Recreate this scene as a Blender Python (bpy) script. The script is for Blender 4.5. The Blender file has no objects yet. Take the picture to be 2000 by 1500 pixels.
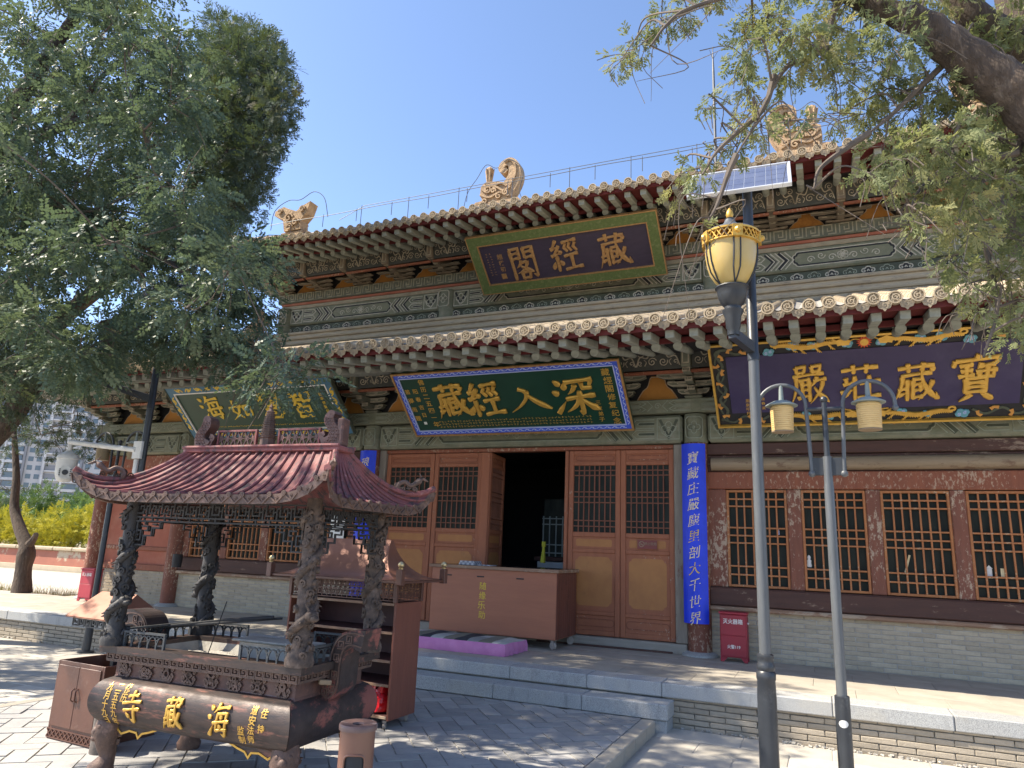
import bpy, math, random
import numpy as np
from mathutils import Vector, Matrix
random.seed(7)
RNG = np.random.default_rng(11)
SC = bpy.context.scene
COL = SC.collection
pi, sin, cos, R = math.pi, math.sin, math.cos, math.radians

# ------------------------------------------------------------------ camera
F_PX = 1387.0
cam_d = bpy.data.cameras.new('camera'); cam = bpy.data.objects.new('camera', cam_d); COL.objects.link(cam)
cam_d.sensor_width = 36; cam_d.lens = 36 * F_PX / 2000; cam_d.clip_start = .05; cam_d.clip_end = 3000
_up = Vector((240, -5950, F_PX)).normalized()
_x = Vector((3250, -195, -1390)); _x = (_x - _up * _x.dot(_up)).normalized()
_y = _up.cross(_x)
if _y.z < 0: _y = -_y
_W = Matrix((_x, _y, _up))                      # world = _W @ (right, down, forward)
CAMZ = 1.60
mw = Matrix((( _W[0][0], -_W[0][1], -_W[0][2], 0), (_W[1][0], -_W[1][1], -_W[1][2], 0), (_W[2][0], -_W[2][1], -_W[2][2], CAMZ), (0, 0, 0, 1)))
cam.matrix_world = mw
SC.camera = cam

# ------------------------------------------------------------------ daylight
SUN_TRAVEL = Vector((.813, .36, -1.0)).normalized()
to_sun = -SUN_TRAVEL
elev = math.asin(to_sun.z); azim = math.atan2(to_sun.x, to_sun.y)
W = bpy.data.worlds.new('World'); SC.world = W; W.use_nodes = True
wn = W.node_tree
sky = wn.nodes.new('ShaderNodeTexSky'); sky.sky_type = 'NISHITA'; sky.sun_disc = False
sky.sun_elevation = elev; sky.sun_rotation = azim; sky.altitude = 1500; sky.air_density = .85; sky.dust_density = 2.2; sky.ozone_density = 2.2
bg = next(n for n in wn.nodes if n.type == 'BACKGROUND'); bg.inputs[1].default_value = .122
wn.links.new(sky.outputs[0], bg.inputs[0])
sl = bpy.data.lights.new('sun', 'SUN'); so = bpy.data.objects.new('sun', sl); COL.objects.link(so)
sl.energy = 3.8; sl.angle = R(.55); sl.color = (1, .90, .74)
so.rotation_euler = SUN_TRAVEL.to_track_quat('-Z', 'Y').to_euler(); so.location = (-20, -8, 30)
SC.view_settings.view_transform = 'Standard'; SC.view_settings.look = 'None'
SC.view_settings.exposure = 1.6; SC.view_settings.gamma = 1; SC.view_settings.use_curve_mapping = False
SC.cycles.max_bounces = 8; SC.cycles.transparent_max_bounces = 8

# ------------------------------------------------------------------ object helpers
WM = {}
def _wm(o): return WM.get(o.name, Matrix.Identity(4))
def tag(o, label=None, cat=None, group=None, kind=None):
    if label: o['label'] = label
    if cat: o['category'] = cat
    if group: o['group'] = group
    if kind: o['kind'] = kind
    return o
def thing(name, loc=(0, 0, 0), rz=0, label=None, cat=None, group=None, kind=None, rx=0, ry=0):
    o = bpy.data.objects.new(name, None); COL.objects.link(o); o.empty_display_size = .1
    o.location = loc; o.rotation_euler = (rx, ry, rz)
    WM[o.name] = Matrix.LocRotScale(Vector(loc), o.rotation_euler.to_quaternion(), None)
    return tag(o, label, cat, group, kind)
def link(o, parent=None, world=True):
    COL.objects.link(o)
    m = Matrix.LocRotScale(o.location, o.rotation_euler.to_quaternion(), o.scale)
    if parent is not None:
        o.parent = parent
        if world: o.matrix_parent_inverse = _wm(parent).inverted(); WM[o.name] = m
        else: WM[o.name] = _wm(parent) @ m
    else: WM[o.name] = m
    return o
def put(name, me, parent=None, loc=(0, 0, 0), rot=(0, 0, 0), scl=(1, 1, 1), world=True):
    o = bpy.data.objects.new(name, me); o.location = loc; o.rotation_euler = rot; o.scale = scl
    return link(o, parent, world)
def copy_tree(o, parent=None, loc=None, rz=None):
    c = o.copy(); COL.objects.link(c)
    if parent is not None: c.parent = parent
    if loc is not None: c.location = loc
    if rz is not None: c.rotation_euler.z = rz
    for ch in list(o.children): copy_tree(ch, c)
    return c

def rotz(a): return Matrix.Rotation(a, 3, 'Z')
class MB:
    """collects simple solids; build() links them as one mesh object"""
    def __init__(s): s.v = []; s.f = []; s.m = []; s.mi = 0
    def add(s, vs, fs):
        b = len(s.v); s.v.extend([tuple(p) for p in vs]); s.f.extend([tuple(i + b for i in f) for f in fs]); s.m.extend([s.mi] * len(fs))
        return s
    def box(s, x0, x1, y0, y1, z0, z1):
        return s.add([(x0, y0, z0), (x1, y0, z0), (x1, y1, z0), (x0, y1, z0), (x0, y0, z1), (x1, y0, z1), (x1, y1, z1), (x0, y1, z1)],
                     [(0, 3, 2, 1), (4, 5, 6, 7), (0, 1, 5, 4), (1, 2, 6, 5), (2, 3, 7, 6), (3, 0, 4, 7)])
    def obox(s, c, size, rot=None):
        c = Vector(c); h = Vector(size) / 2; rot = rot or Matrix.Identity(3)
        vs = [c + rot @ Vector((a * h.x, b * h.y, d * h.z)) for d in (-1, 1) for a, b in ((-1, -1), (1, -1), (1, 1), (-1, 1))]
        return s.add(vs, [(0, 3, 2, 1), (4, 5, 6, 7), (0, 1, 5, 4), (1, 2, 6, 5), (2, 3, 7, 6), (3, 0, 4, 7)])
    def bbox(s, x0, x1, y0, y1, z0, z1, b=.01):
        """box with bevelled edges (octagon section along its longest axis plus chamfered ends)"""
        xs, ys, zs = (x0, x1), (y0, y1), (z0, z1)
        vs = []; idx = {}
        for i in (0, 1):
            for j in (0, 1):
                for k in (0, 1):
                    sx, sy, sz = (1 if i == 0 else -1), (1 if j == 0 else -1), (1 if k == 0 else -1)
                    for ax in range(3):
                        p = [xs[i] + sx * b, ys[j] + sy * b, zs[k] + sz * b]
                        p[ax] = (xs[i], ys[j], zs[k])[ax]
                        idx[i, j, k, ax] = len(vs); vs.append(tuple(p))
        I = idx; fs = []
        for k in (0, 1): q = [I[0, 0, k, 2], I[1, 0, k, 2], I[1, 1, k, 2], I[0, 1, k, 2]]; fs.append(q if k else q[::-1])
        for j in (0, 1): q = [I[0, j, 0, 1], I[1, j, 0, 1], I[1, j, 1, 1], I[0, j, 1, 1]]; fs.append(q[::-1] if j else q)
        for i in (0, 1): q = [I[i, 0, 0, 0], I[i, 1, 0, 0], I[i, 1, 1, 0], I[i, 0, 1, 0]]; fs.append(q if i else q[::-1])
        for j in (0, 1):
            for k in (0, 1): fs.append([I[0, j, k, 1], I[1, j, k, 1], I[1, j, k, 2], I[0, j, k, 2]])
        for i in (0, 1):
            for k in (0, 1): fs.append([I[i, 0, k, 0], I[i, 1, k, 0], I[i, 1, k, 2], I[i, 0, k, 2]])
        for i in (0, 1):
            for j in (0, 1): fs.append([I[i, j, 0, 0], I[i, j, 1, 0], I[i, j, 1, 1], I[i, j, 0, 1]])
        for i in (0, 1):
            for j in (0, 1):
                for k in (0, 1): fs.append([I[i, j, k, 0], I[i, j, k, 1], I[i, j, k, 2]])
        return s.add(vs, fs)
    def tube(s, pts, r, n=8, caps=True, flat=1.0):
        pts = [Vector(p) for p in pts]; N = len(pts)
        rs = r if isinstance(r, (list, tuple)) else [r] * N
        vs = []; u = None
        for i, p in enumerate(pts):
            t = (pts[min(i + 1, N - 1)] - pts[max(i - 1, 0)])
            t = t.normalized() if t.length > 1e-9 else Vector((0, 0, 1))
            if u is None: u = t.orthogonal().normalized()
            else:
                u = u - t * u.dot(t); u = u.normalized() if u.length > 1e-6 else t.orthogonal().normalized()
            w = t.cross(u)
            for k in range(n):
                a = 2 * pi * k / n; vs.append(p + (u * cos(a) + w * sin(a) * flat) * rs[i])
        fs = [(i * n + k, i * n + (k + 1) % n, (i + 1) * n + (k + 1) % n, (i + 1) * n + k) for i in range(N - 1) for k in range(n)]
        if caps: fs += [tuple(range(n))[::-1], tuple((N - 1) * n + k for k in range(n))]
        return s.add(vs, fs)
    def cyl(s, a, b, r, n=12, r2=None): return s.tube([a, b], [r, r if r2 is None else r2], n)
    def lathe(s, prof, o=(0, 0, 0), n=16, rot=None, sx=1, sy=1):
        o = Vector(o); rot = rot or Matrix.Identity(3); vs = []
        for r, z in prof:
            for k in range(n): a = 2 * pi * k / n; vs.append(o + rot @ Vector((r * cos(a) * sx, r * sin(a) * sy, z)))
        N = len(prof)
        fs = [(i * n + k, i * n + (k + 1) % n, (i + 1) * n + (k + 1) % n, (i + 1) * n + k) for i in range(N - 1) for k in range(n)]
        if prof[0][0] > 1e-5: fs.append(tuple(range(n))[::-1])
        if prof[-1][0] > 1e-5: fs.append(tuple((N - 1) * n + k for k in range(n)))
        return s.add(vs, fs)
    def prism(s, poly, fr, d0, d1):
        """poly [(a,b)] in frame (o,u,v,n) extruded from n*d0 to n*d1"""
        o, u, v, n = fr; k = len(poly)
        vs = [o + u * a + v * b + n * d0 for a, b in poly] + [o + u * a + v * b + n * d1 for a, b in poly]
        fs = [tuple(range(k))[::-1], tuple(range(k, 2 * k))] + [(i, (i + 1) % k, (i + 1) % k + k, i + k) for i in range(k)]
        return s.add(vs, fs)
    def ribbon(s, pts, w, fr, d0, d1, closed=False):
        """raised strip following pts in the frame's plane"""
        o, u, v, n = fr; N = len(pts); P = [Vector((a, b)) for a, b in pts]
        ws = w if isinstance(w, (list, tuple)) else [w] * N; vs = []
        for i in range(N):
            a = P[(i - 1) % N] if closed else P[max(i - 1, 0)]; b = P[(i + 1) % N] if closed else P[min(i + 1, N - 1)]
            e1 = P[i] - a; e2 = b - P[i]
            if e1.length < 1e-9: e1 = e2
            if e2.length < 1e-9: e2 = e1
            e1 = e1.normalized(); e2 = e2.normalized()
            t = e1 + e2
            t = t.normalized() if t.length > 1e-4 else e1
            nn = Vector((-t.y, t.x)); k = max(.45, abs(nn.dot(Vector((-e1.y, e1.x)))))
            q = nn * (ws[i] / 2 / k)
            for pt, d in ((P[i] + q, d0), (P[i] + q, d1), (P[i] - q, d1), (P[i] - q, d0)):
                vs.append(o + u * pt.x + v * pt.y + n * d)
        fs = []
        for i in range(N if closed else N - 1):
            j = (i + 1) % N
            for k in range(3): fs.append((i * 4 + k, i * 4 + k + 1, j * 4 + k + 1, j * 4 + k))
        if not closed: fs += [(0, 1, 2, 3), tuple((N - 1) * 4 + k for k in (3, 2, 1, 0))]
        return s.add(vs, fs)
    def sphere(s, c, r, n=10, m=7, sz=1.0, sx=1.0, sy=1.0):
        return s.lathe([(max(1e-6, r * sin(pi * i / m)), -r * cos(pi * i / m) * sz) for i in range(m + 1)], c, n, sx=sx, sy=sy)
    def mesh(s, name, mat, smooth=False, ang=None):
        me = bpy.data.meshes.new(name); me.from_pydata(s.v, [], s.f); me.validate()
        for m_ in (mat if isinstance(mat, (list, tuple)) else [mat]): me.materials.append(m_)
        if len(set(s.m)) > 1 and len(me.polygons) == len(s.m): me.polygons.foreach_set('material_index', s.m)
        if smooth:
            me.polygons.foreach_set('use_smooth', [True] * len(me.polygons))
            if ang is not None: me.set_sharp_from_angle(angle=R(ang))
        fix_normals(me)
        return me
    def build(s, name, mat, parent=None, world=True, smooth=False, ang=40, **k):
        return put(name, s.mesh(name, mat, smooth, ang), parent, world=world, **k)
import bmesh
def fix_normals(me):
    bm = bmesh.new(); bm.from_mesh(me); bmesh.ops.recalc_face_normals(bm, faces=bm.faces); bm.to_mesh(me); bm.free()
FR_Z = lambda x, y, z: (Vector((x, y, z)), Vector((1, 0, 0)), Vector((0, 0, 1)), Vector((0, -1, 0)))   # a wall facing -Y
def frame(o, u, v):
    u = Vector(u).normalized(); v = Vector(v).normalized(); return (Vector(o), u, v, u.cross(v))
def spiral(cx, cy, r, turns=1.4, a0=0, d=1, n=18, r1=.12):
    return [(cx + r * (1 - (1 - r1) * t / n) * cos(a0 + d * 2 * pi * turns * t / n), cy + r * (1 - (1 - r1) * t / n) * sin(a0 + d * 2 * pi * turns * t / n)) for t in range(n + 1)]
def circle(cx, cy, r, n=12, ry=None): return [(cx + r * cos(2 * pi * k / n), cy + (ry or r) * sin(2 * pi * k / n)) for k in range(n)]
def bez(p, n=10):
    """smooth curve through points (Catmull-Rom)"""
    P = [Vector(q) for q in p]; P = [P[0] * 2 - P[1]] + P + [P[-1] * 2 - P[-2]]; out = []
    for i in range(1, len(P) - 2):
        a, b, c, d = P[i - 1:i + 3]
        for k in range(n):
            t = k / n; out.append(.5 * ((2 * b) + (c - a) * t + (2 * a - 5 * b + 4 * c - d) * t * t + (3 * b - a - 3 * c + d) * t ** 3))
    out.append(P[-2]); return out
def lerp(a, b, t): return a + (b - a) * t

# ------------------------------------------------------------------ materials
class NT:
    def __init__(s, name):
        s.mat = bpy.data.materials.new(name); s.mat.use_nodes = True; s.t = s.mat.node_tree
        s.bsdf = s.t.nodes['Principled BSDF']; s.out = s.t.nodes['Material Output']; s.co = s.t.nodes.new('ShaderNodeTexCoord')
    def n(s, ty, **k):
        x = s.t.nodes.new(ty)
        for a, b in k.items():
            if hasattr(x, a): setattr(x, a, b)
        return x
    def l(s, a, b): s.t.links.new(a, b)
    def noise(s, scale=5, detail=6, rough=.6, vec=None, dist=0.0, stretch=None, seed=0):
        x = s.n('ShaderNodeTexNoise'); x.inputs['Scale'].default_value = scale; x.inputs['Detail'].default_value = detail
        x.inputs['Roughness'].default_value = rough; x.inputs['Distortion'].default_value = dist
        v = vec or s.co.outputs['Object']
        if stretch or seed:
            m = s.n('ShaderNodeMapping'); m.inputs['Scale'].default_value = stretch or (1, 1, 1); m.inputs['Location'].default_value = (seed * 3.7, seed * 1.3, seed * 2.1); s.l(v, m.inputs[0]); v = m.outputs[0]
        s.l(v, x.inputs['Vector']); return x.outputs['Fac']
    def ramp(s, fac, stops):
        r = s.n('ShaderNodeValToRGB'); e = r.color_ramp.elements
        while len(e) < len(stops): e.new(.5)
        for q, (p, c) in zip(e, stops): q.position = p; q.color = (c if len(c) == 4 else (*c, 1)) if not isinstance(c, (int, float)) else (c, c, c, 1)
        s.l(fac, r.inputs[0]); return r.outputs[0]
    def mix(s, a, b, fac, mode='MIX'):
        m = s.n('ShaderNodeMix'); m.data_type = 'RGBA'; m.blend_type = mode
        for val, sock in ((fac, m.inputs[0]), (a, m.inputs[6]), (b, m.inputs[7])):
            if isinstance(val, (int, float)): sock.default_value = val
            elif isinstance(val, (tuple, list)): sock.default_value = (*val, 1) if len(val) == 3 else val
            else: s.l(val, sock)
        return m.outputs[2]
    def vary(s, col, amt):
        """each object its own shade of the colour"""
        oi = s.n('ShaderNodeObjectInfo'); mr = s.n('ShaderNodeMapRange'); mr.inputs[3].default_value = 1 - amt; mr.inputs[4].default_value = 1 + amt
        s.l(oi.outputs['Random'], mr.inputs[0]); h = s.n('ShaderNodeHueSaturation'); s.l(mr.outputs[0], h.inputs['Value']); s.l(col, h.inputs['Color'])
        return h.outputs[0]
    def bump(s, h, strength=.3, dist=.01, normal=None):
        b = s.n('ShaderNodeBump'); b.inputs['Strength'].default_value = strength; b.inputs['Distance'].default_value = dist
        s.l(h, b.inputs['Height'])
        if normal is not None: s.l(normal, b.inputs['Normal'])
        s.l(b.outputs[0], s.bsdf.inputs['Normal']); return b.outputs[0]
    def set(s, col=None, rough=None, metal=None, spec=None):
        for val, nm in ((col, 'Base Color'), (rough, 'Roughness'), (metal, 'Metallic'), (spec, 'Specular IOR Level')):
            if val is None: continue
            i = s.bsdf.inputs[nm]
            if isinstance(val, (int, float)): i.default_value = val
            elif isinstance(val, (tuple, list)): i.default_value = (*val, 1)
            else: s.l(val, i)
        return s.mat
def M(name, c1, c2=None, scale=6, rough=.75, bump=.25, bscale=None, metal=0, spec=.4, vary=0, stretch=None, lo=.35, hi=.65, c3=None, s3=2.0, lo3=.55, hi3=.7, dist=.01, seed=0, det=6, stretch3=None):
    """two-tone weathered surface, third colour in patches, grain in the bump"""
    t = NT(name); c2 = c2 or tuple(x * .7 for x in c1)
    f = t.noise(scale, det, .62, stretch=stretch, seed=seed); col = t.ramp(f, [(lo, c1), (hi, c2)])
    if c3:
        g = t.noise(s3, 8, .68, stretch=stretch3 or stretch, seed=seed + 5); col = t.mix(col, c3, t.ramp(g, [(lo3, 0), (hi3, 1)]))
    if vary: col = t.vary(col, vary)
    t.set(col, rough, metal, spec)
    if bump: t.bump(t.noise(bscale or scale * 6, 6, .65, stretch=stretch, seed=seed + 2), bump, dist)
    return t.mat
# palette ---------------------------------------------------------------------------------------------
m_brick = M('grey_brick', (.44, .375, .275), (.34, .29, .215), 9, .9, .5, 60, vary=.14, c3=(.14, .13, .115), s3=5, lo3=.6, hi3=.74)
m_tanbrick = M('terrace_brick', (.40, .345, .27), (.30, .26, .205), 9, .9, .5, 60, vary=.13, c3=(.13, .115, .1), s3=4, lo3=.56, hi3=.72)
m_mortar = M('mortar', (.40, .38, .34), (.31, .29, .26), 14, .95, .4, 90)
def granite(name, a, b, stain=True):
    t = NT(name); sp = t.noise(190, 3, .7); col = t.ramp(sp, [(.38, b), (.5, a), (.64, tuple(min(1, x * 1.35) for x in a))])
    if stain:
        g = t.noise(7, 6, .7, stretch=(1.6, 1, .35)); col = t.mix(col, tuple(x * .42 for x in a), t.ramp(g, [(.55, 0), (.8, .75)]))
        d = t.noise(2.2, 5, .6); col = t.mix(col, (.46, .42, .34), t.ramp(d, [(.5, 0), (.75, .5)]))
    col = t.vary(col, .08); t.set(col, .82, 0, .35); t.bump(t.noise(120, 4, .7), .35, .006); return t.mat
m_granite = granite('granite', (.36, .365, .36), (.21, .215, .22))
m_slab = M('terrace_paving', (.39, .35, .29), (.32, .29, .24), 3.2, .9, .3, 70, vary=.06, c3=(.45, .41, .34), s3=1.7, lo3=.5, hi3=.75)
def paver(name, a, b):
    t = NT(name); f = t.noise(5, 8, .7); col = t.ramp(f, [(.3, a), (.7, b)])
    d = t.noise(1.3, 7, .68, seed=3); col = t.mix(col, (.42, .40, .36), t.ramp(d, [(.42, 0), (.66, .8)]))
    k = t.noise(24, 5, .7, seed=8); col = t.mix(col, tuple(x * .6 for x in a), t.ramp(k, [(.6, 0), (.75, .6)]))
    col = t.vary(col, .16); t.set(col, .86, 0, .35); t.bump(t.noise(55, 6, .7), .4, .006); return t.mat
m_paver = paver('blue_grey_paver', (.265, .262, .262), (.345, .335, .32))
m_court = paver('court_paving', (.36, .335, .295), (.44, .41, .355))
m_joint = M('paving_joint', (.44, .42, .38), (.35, .33, .30), 8, .95, .4, 60)
m_soil = M('bare_soil', (.33, .27, .19), (.24, .19, .13), 3, .97, .5, 40)
def wood(name, a, b, peel, lo=.56, hi=.64, stretch=(6, 6, .8), ps=9, rough=.7, seed=0, amt=.72):
    t = NT(name); f = t.noise(3, 8, .65, stretch=stretch, seed=seed); col = t.ramp(f, [(.3, a), (.7, b)])
    if peel:
        g = t.noise(ps, 9, .72, stretch=tuple(.35 + .65 * x / max(stretch) for x in stretch), seed=seed + 4)
        big = t.noise(1.1, 3, .5, seed=seed + 9)
        ad = t.n('ShaderNodeMath', operation='MULTIPLY_ADD'); t.l(big, ad.inputs[0]); ad.inputs[1].default_value = .45; t.l(g, ad.inputs[2])
        col = t.mix(col, peel, t.ramp(ad.outputs[0], [(lo + .2, 0), (hi + .2, amt)]))
    col = t.vary(col, .05); t.set(col, rough, 0, .35); t.bump(t.noise(14, 8, .7, stretch=stretch, seed=seed), .35, .008); return t.mat
m_redwood = wood('red_painted_wood', (.26, .088, .046), (.195, .066, .038), (.45, .34, .24), .60, .66, ps=30)
m_column = wood('flaking_red_column', (.215, .078, .048), (.15, .058, .038), (.46, .37, .27), .57, .62, stretch=(5, 5, 1.3), ps=30)
m_darkwood = wood('dark_sill_wood', (.085, .04, .030), (.06, .03, .024), (.30, .22, .16), .63, .70, stretch=(.6, 6, 6))
m_palewood = wood('bare_weathered_wood', (.30, .225, .145), (.21, .155, .10), (.13, .07, .045), .60, .68, stretch=(.5, 7, 7))
m_ledge = wood('flaking_ledge', (.30, .19, .12), (.21, .12, .08), (.42, .33, .24), .55, .62, stretch=(.6, 5, 5))
m_lattice = wood('orange_lattice_wood', (.42, .17, .062), (.32, .12, .05), (.46, .35, .23), .60, .67, stretch=(3, 3, 3), ps=34)
m_lattice2 = wood('door_lattice_wood', (.22, .088, .052), (.155, .062, .04), (.28, .2, .14), .66, .72, stretch=(3, 3, 3), ps=14)
m_door = wood('door_paint', (.33, .122, .062), (.265, .096, .052), (.42, .34, .26), .67, .72, stretch=(5, 5, 1.2), ps=24)
m_ochre = M('ochre_panel', (.40, .18, .062), (.35, .15, .055), 6, .7, .15, 60, c3=(.25, .12, .05), s3=3, lo3=.6, hi3=.75)
m_greywood = wood('grey_bare_timber', (.27, .235, .19), (.18, .15, .12), (.14, .06, .045), .60, .70, stretch=(5, 5, .7))
m_threshold = wood('threshold_timber', (.32, .29, .245), (.24, .21, .17), (.2, .11, .08), .62, .7, stretch=(.5, 5, 5))
m_redboard = wood('deep_red_board', (.13, .022, .022), (.10, .018, .018), (.30, .10, .08), .72, .8, stretch=(.6, 5, 5))
m_wallred = M('red_plaster', (.36, .12, .075), (.30, .10, .065), 3, .88, .2, 30, c3=(.42, .22, .15), s3=1.2, lo3=.5, hi3=.8)
m_green = M('green_painted_beam', (.20, .20, .135), (.135, .145, .098), 5, .75, .3, 40, c3=(.26, .24, .185), s3=4, lo3=.52, hi3=.75, stretch=(1, 1, 1.6))
m_darkgreen = M('dark_green_paint', (.075, .085, .058), (.05, .058, .042), 6, .75, .2, 40, c3=(.12, .12, .09), s3=5, lo3=.58, hi3=.75)
m_pattern = M('pale_painted_line', (.50, .46, .37), (.40, .37, .29), 9, .8, .2, 60, c3=(.24, .23, .18), s3=7, lo3=.52, hi3=.68)
m_pattern2 = M('pale_green_line', (.30, .32, .25), (.23, .25, .195), 9, .8, .2, 60, c3=(.17, .17, .13), s3=6, lo3=.55, hi3=.72)
m_tanbeam = M('tan_painted_beam', (.335, .29, .205), (.27, .23, .165), 6, .8, .25, 50, c3=(.2, .16, .11), s3=4, lo3=.55, hi3=.75)
m_greek = M('greek_key_relief', (.31, .285, .205), (.25, .23, .17), 9, .8, .2, 60)
m_greekbed = M('greek_key_bed', (.15, .155, .115), (.11, .115, .09), 9, .8, .2, 60)
m_bracket = M('bracket_wood', (.25, .20, .145), (.16, .13, .098), 6, .8, .35, 40, c3=(.20, .17, .125), s3=6, lo3=.55, hi3=.75)
m_bracketg = M('green_bracket_wood', (.18, .182, .132), (.11, .115, .086), 6, .8, .35, 40, c3=(.17, .16, .125), s3=6, lo3=.55, hi3=.75)
m_brline = M('bracket_outline', (.40, .35, .265), (.30, .26, .195), 10, .8, .2, 60, c3=(.17, .14, .1), s3=8, lo3=.5, hi3=.65)
m_carved = M('carved_dark_panel', (.058, .058, .05), (.04, .042, .038), 8, .75, .2, 40)
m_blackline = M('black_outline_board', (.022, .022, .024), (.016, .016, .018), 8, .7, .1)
m_archorange = M('orange_arch_panel', (.56, .26, .06), (.48, .21, .05), 4, .8, .2, 40, c3=(.3, .12, .04), s3=3, lo3=.58, hi3=.8)
m_archred = M('brick_red_arch_panel', (.36, .14, .065), (.30, .11, .055), 4, .8, .2, 40, c3=(.42, .2, .1), s3=3, lo3=.58, hi3=.8)
m_rafter = M('rafter_paint', (.31, .325, .275), (.225, .235, .205), 8, .8, .3, 40, c3=(.15, .15, .13), s3=6, lo3=.58, hi3=.72)
m_tile = M('clay_tile', (.43, .345, .23), (.31, .25, .175), 7, .92, .5, 60, vary=.10, c3=(.19, .165, .13), s3=9, lo3=.56, hi3=.72)
m_tilegrey = M('grey_clay_tile', (.30, .285, .255), (.23, .22, .20), 7, .92, .4, 60, vary=.1, c3=(.17, .16, .14), s3=9, lo3=.56, hi3=.72)
m_ridge = M('ridge_plaster', (.44, .36, .245), (.35, .285, .20), 5, .92, .4, 50, c3=(.22, .185, .14), s3=6, lo3=.56, hi3=.74, stretch=(1, 1, 3))
m_ornament = M('buff_glazed_clay', (.47, .325, .19), (.34, .23, .135), 10, .85, 1.0, 26, c3=(.18, .125, .08), s3=7, lo3=.52, hi3=.66, dist=.03)
m_dark = M('dark_interior', (.016, .017, .022), (.012, .013, .017), 4, .9, .1)  # near-black walls and floor: the unlit room's shade is put into the colour
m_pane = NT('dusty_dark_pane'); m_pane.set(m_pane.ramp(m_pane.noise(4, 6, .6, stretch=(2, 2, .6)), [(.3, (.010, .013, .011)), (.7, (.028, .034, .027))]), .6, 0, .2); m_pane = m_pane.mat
m_paintgreen = M('plaque_green', (.010, .048, .030), (.008, .040, .025), 3, .42, .05, 60, spec=.4)
m_paintnavy = M('plaque_navy', (.040, .030, .088), (.033, .025, .075), 3, .5, .08, 60, c3=(.06, .05, .11), s3=2, lo3=.5, hi3=.8)
m_paintpurple = M('plaque_faded_purple', (.042, .030, .055), (.033, .025, .045), 6, .6, .2, 60, stretch=(1, 1, 4))
m_gold = M('gold_leaf', (.66, .40, .085), (.55, .32, .06), 14, .38, .3, 60, metal=.45)
m_goldold = M('aged_gold', (.42, .245, .095), (.32, .17, .065), 18, .55, .4, 70, metal=.3, c3=(.2, .1, .045), s3=14, lo3=.54, hi3=.68)
m_yellow = M('yellow_paint', (.68, .47, .045), (.6, .40, .04), 9, .5, .1)
m_orangegold = M('orange_gold', (.56, .27, .06), (.46, .21, .05), 9, .5, .2)
m_cobalt = M('cobalt_blue', (.055, .11, .62), (.045, .09, .52), 7, .5, .1)
m_paleblue = M('pale_blue', (.42, .48, .74), (.36, .42, .68), 9, .5, .1)
m_teal = M('teal_paint', (.055, .155, .25), (.045, .13, .21), 9, .55, .1)
m_cloudblue = M('cloud_blue', (.13, .33, .40), (.10, .27, .34), 9, .55, .1)
m_white = M('white_paint', (.74, .73, .70), (.66, .65, .62), 8, .5, .1)
m_moss = M('faded_green_border', (.105, .145, .042), (.08, .11, .035), 30, .75, .4, 90, c3=(.17, .19, .08), s3=14, lo3=.5, hi3=.7)
m_bannerblue = M('bright_blue_board', (.012, .05, .72), (.01, .04, .58), 4, .45, .06)
m_sunred = M('vermilion', (.60, .09, .03), (.5, .07, .025), 8, .5, .1)
m_firered = M('fire_red', (.30, .012, .030), (.25, .010, .025), 4, .42, .05, spec=.5)
m_blackpaint = M('black_lamp_paint', (.030, .034, .040), (.022, .025, .03), 6, .45, .15, 60, spec=.5, c3=(.12, .12, .12), s3=26, lo3=.66, hi3=.72)
m_greypaint = M('sun_bleached_paint', (.13, .14, .15), (.10, .108, .118), 5, .5, .12, 60, spec=.5, c3=(.19, .195, .2), s3=3, lo3=.5, hi3=.8)
# ============================================================ the setting
GZ = -.083; PZ = .03; TZ = .33; TY = 7.78; WY = 10.18
g = MB(); g.box(-420, 420, -300, 420, -.5, GZ - .012); tag(g.build('ground', m_soil), kind='structure')
# court paving: flat slabs either side of the raised path; every slab near the camera is a piece
court = thing('court_paving', (0, 0, GZ - .012), kind='structure')
bed = MB(); bed.box(-26, 12, -8, TY + .02, GZ - .03, GZ - .006); bed.build('paving_bed', m_joint, court)
slabs = {}
def slab_mesh(w, d, h, mat, b=.006):
    k = (round(w, 3), round(d, 3), round(h, 3), mat.name)
    if k not in slabs:
        mb = MB(); mb.bbox(-w / 2, w / 2, -d / 2, d / 2, -h, 0, b); slabs[k] = mb.mesh('paving_slab', mat)
    return slabs[k]
far = MB()
for side, (xa, xb) in enumerate(((-1.60, 9.4), (-25.0, -7.06))):
    y = TY - .01; row = 0
    while y > -1.5:
        d = .42; n = 0; w = .78; x = xa + (-.35 * (row % 2) if side == 0 else .0); xx = x if side == 0 else xb + .35 * (row % 2)
        while (xx < xb if side == 0 else xx > xa):
            if side == 0: a, b = max(xx, xa), xx + w; xx += w
            else: a, b = xx - w, min(xx, xb); xx -= w
            cx, cy = (a + b) / 2, y - d / 2
            near = (-1.7 < cx < 2.6 and cy > 3.2) if side == 0 else (cx > -13.5 and cy > 3.0)
            if b - a < .1: continue
            if near: put('paving_slab', slab_mesh(b - a - .008, d - .008, .03, m_court), court, loc=(cx, cy, GZ + random.uniform(-.002, .002)))
            else: far.bbox(a + .004, b - .004, cy - d / 2 + .004, cy + d / 2 - .004, GZ - .03, GZ + random.uniform(-.002, .002), .006)
        y -= d; row += 1
tag(far.build('far_slabs', m_court, court), kind='stuff')
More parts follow.
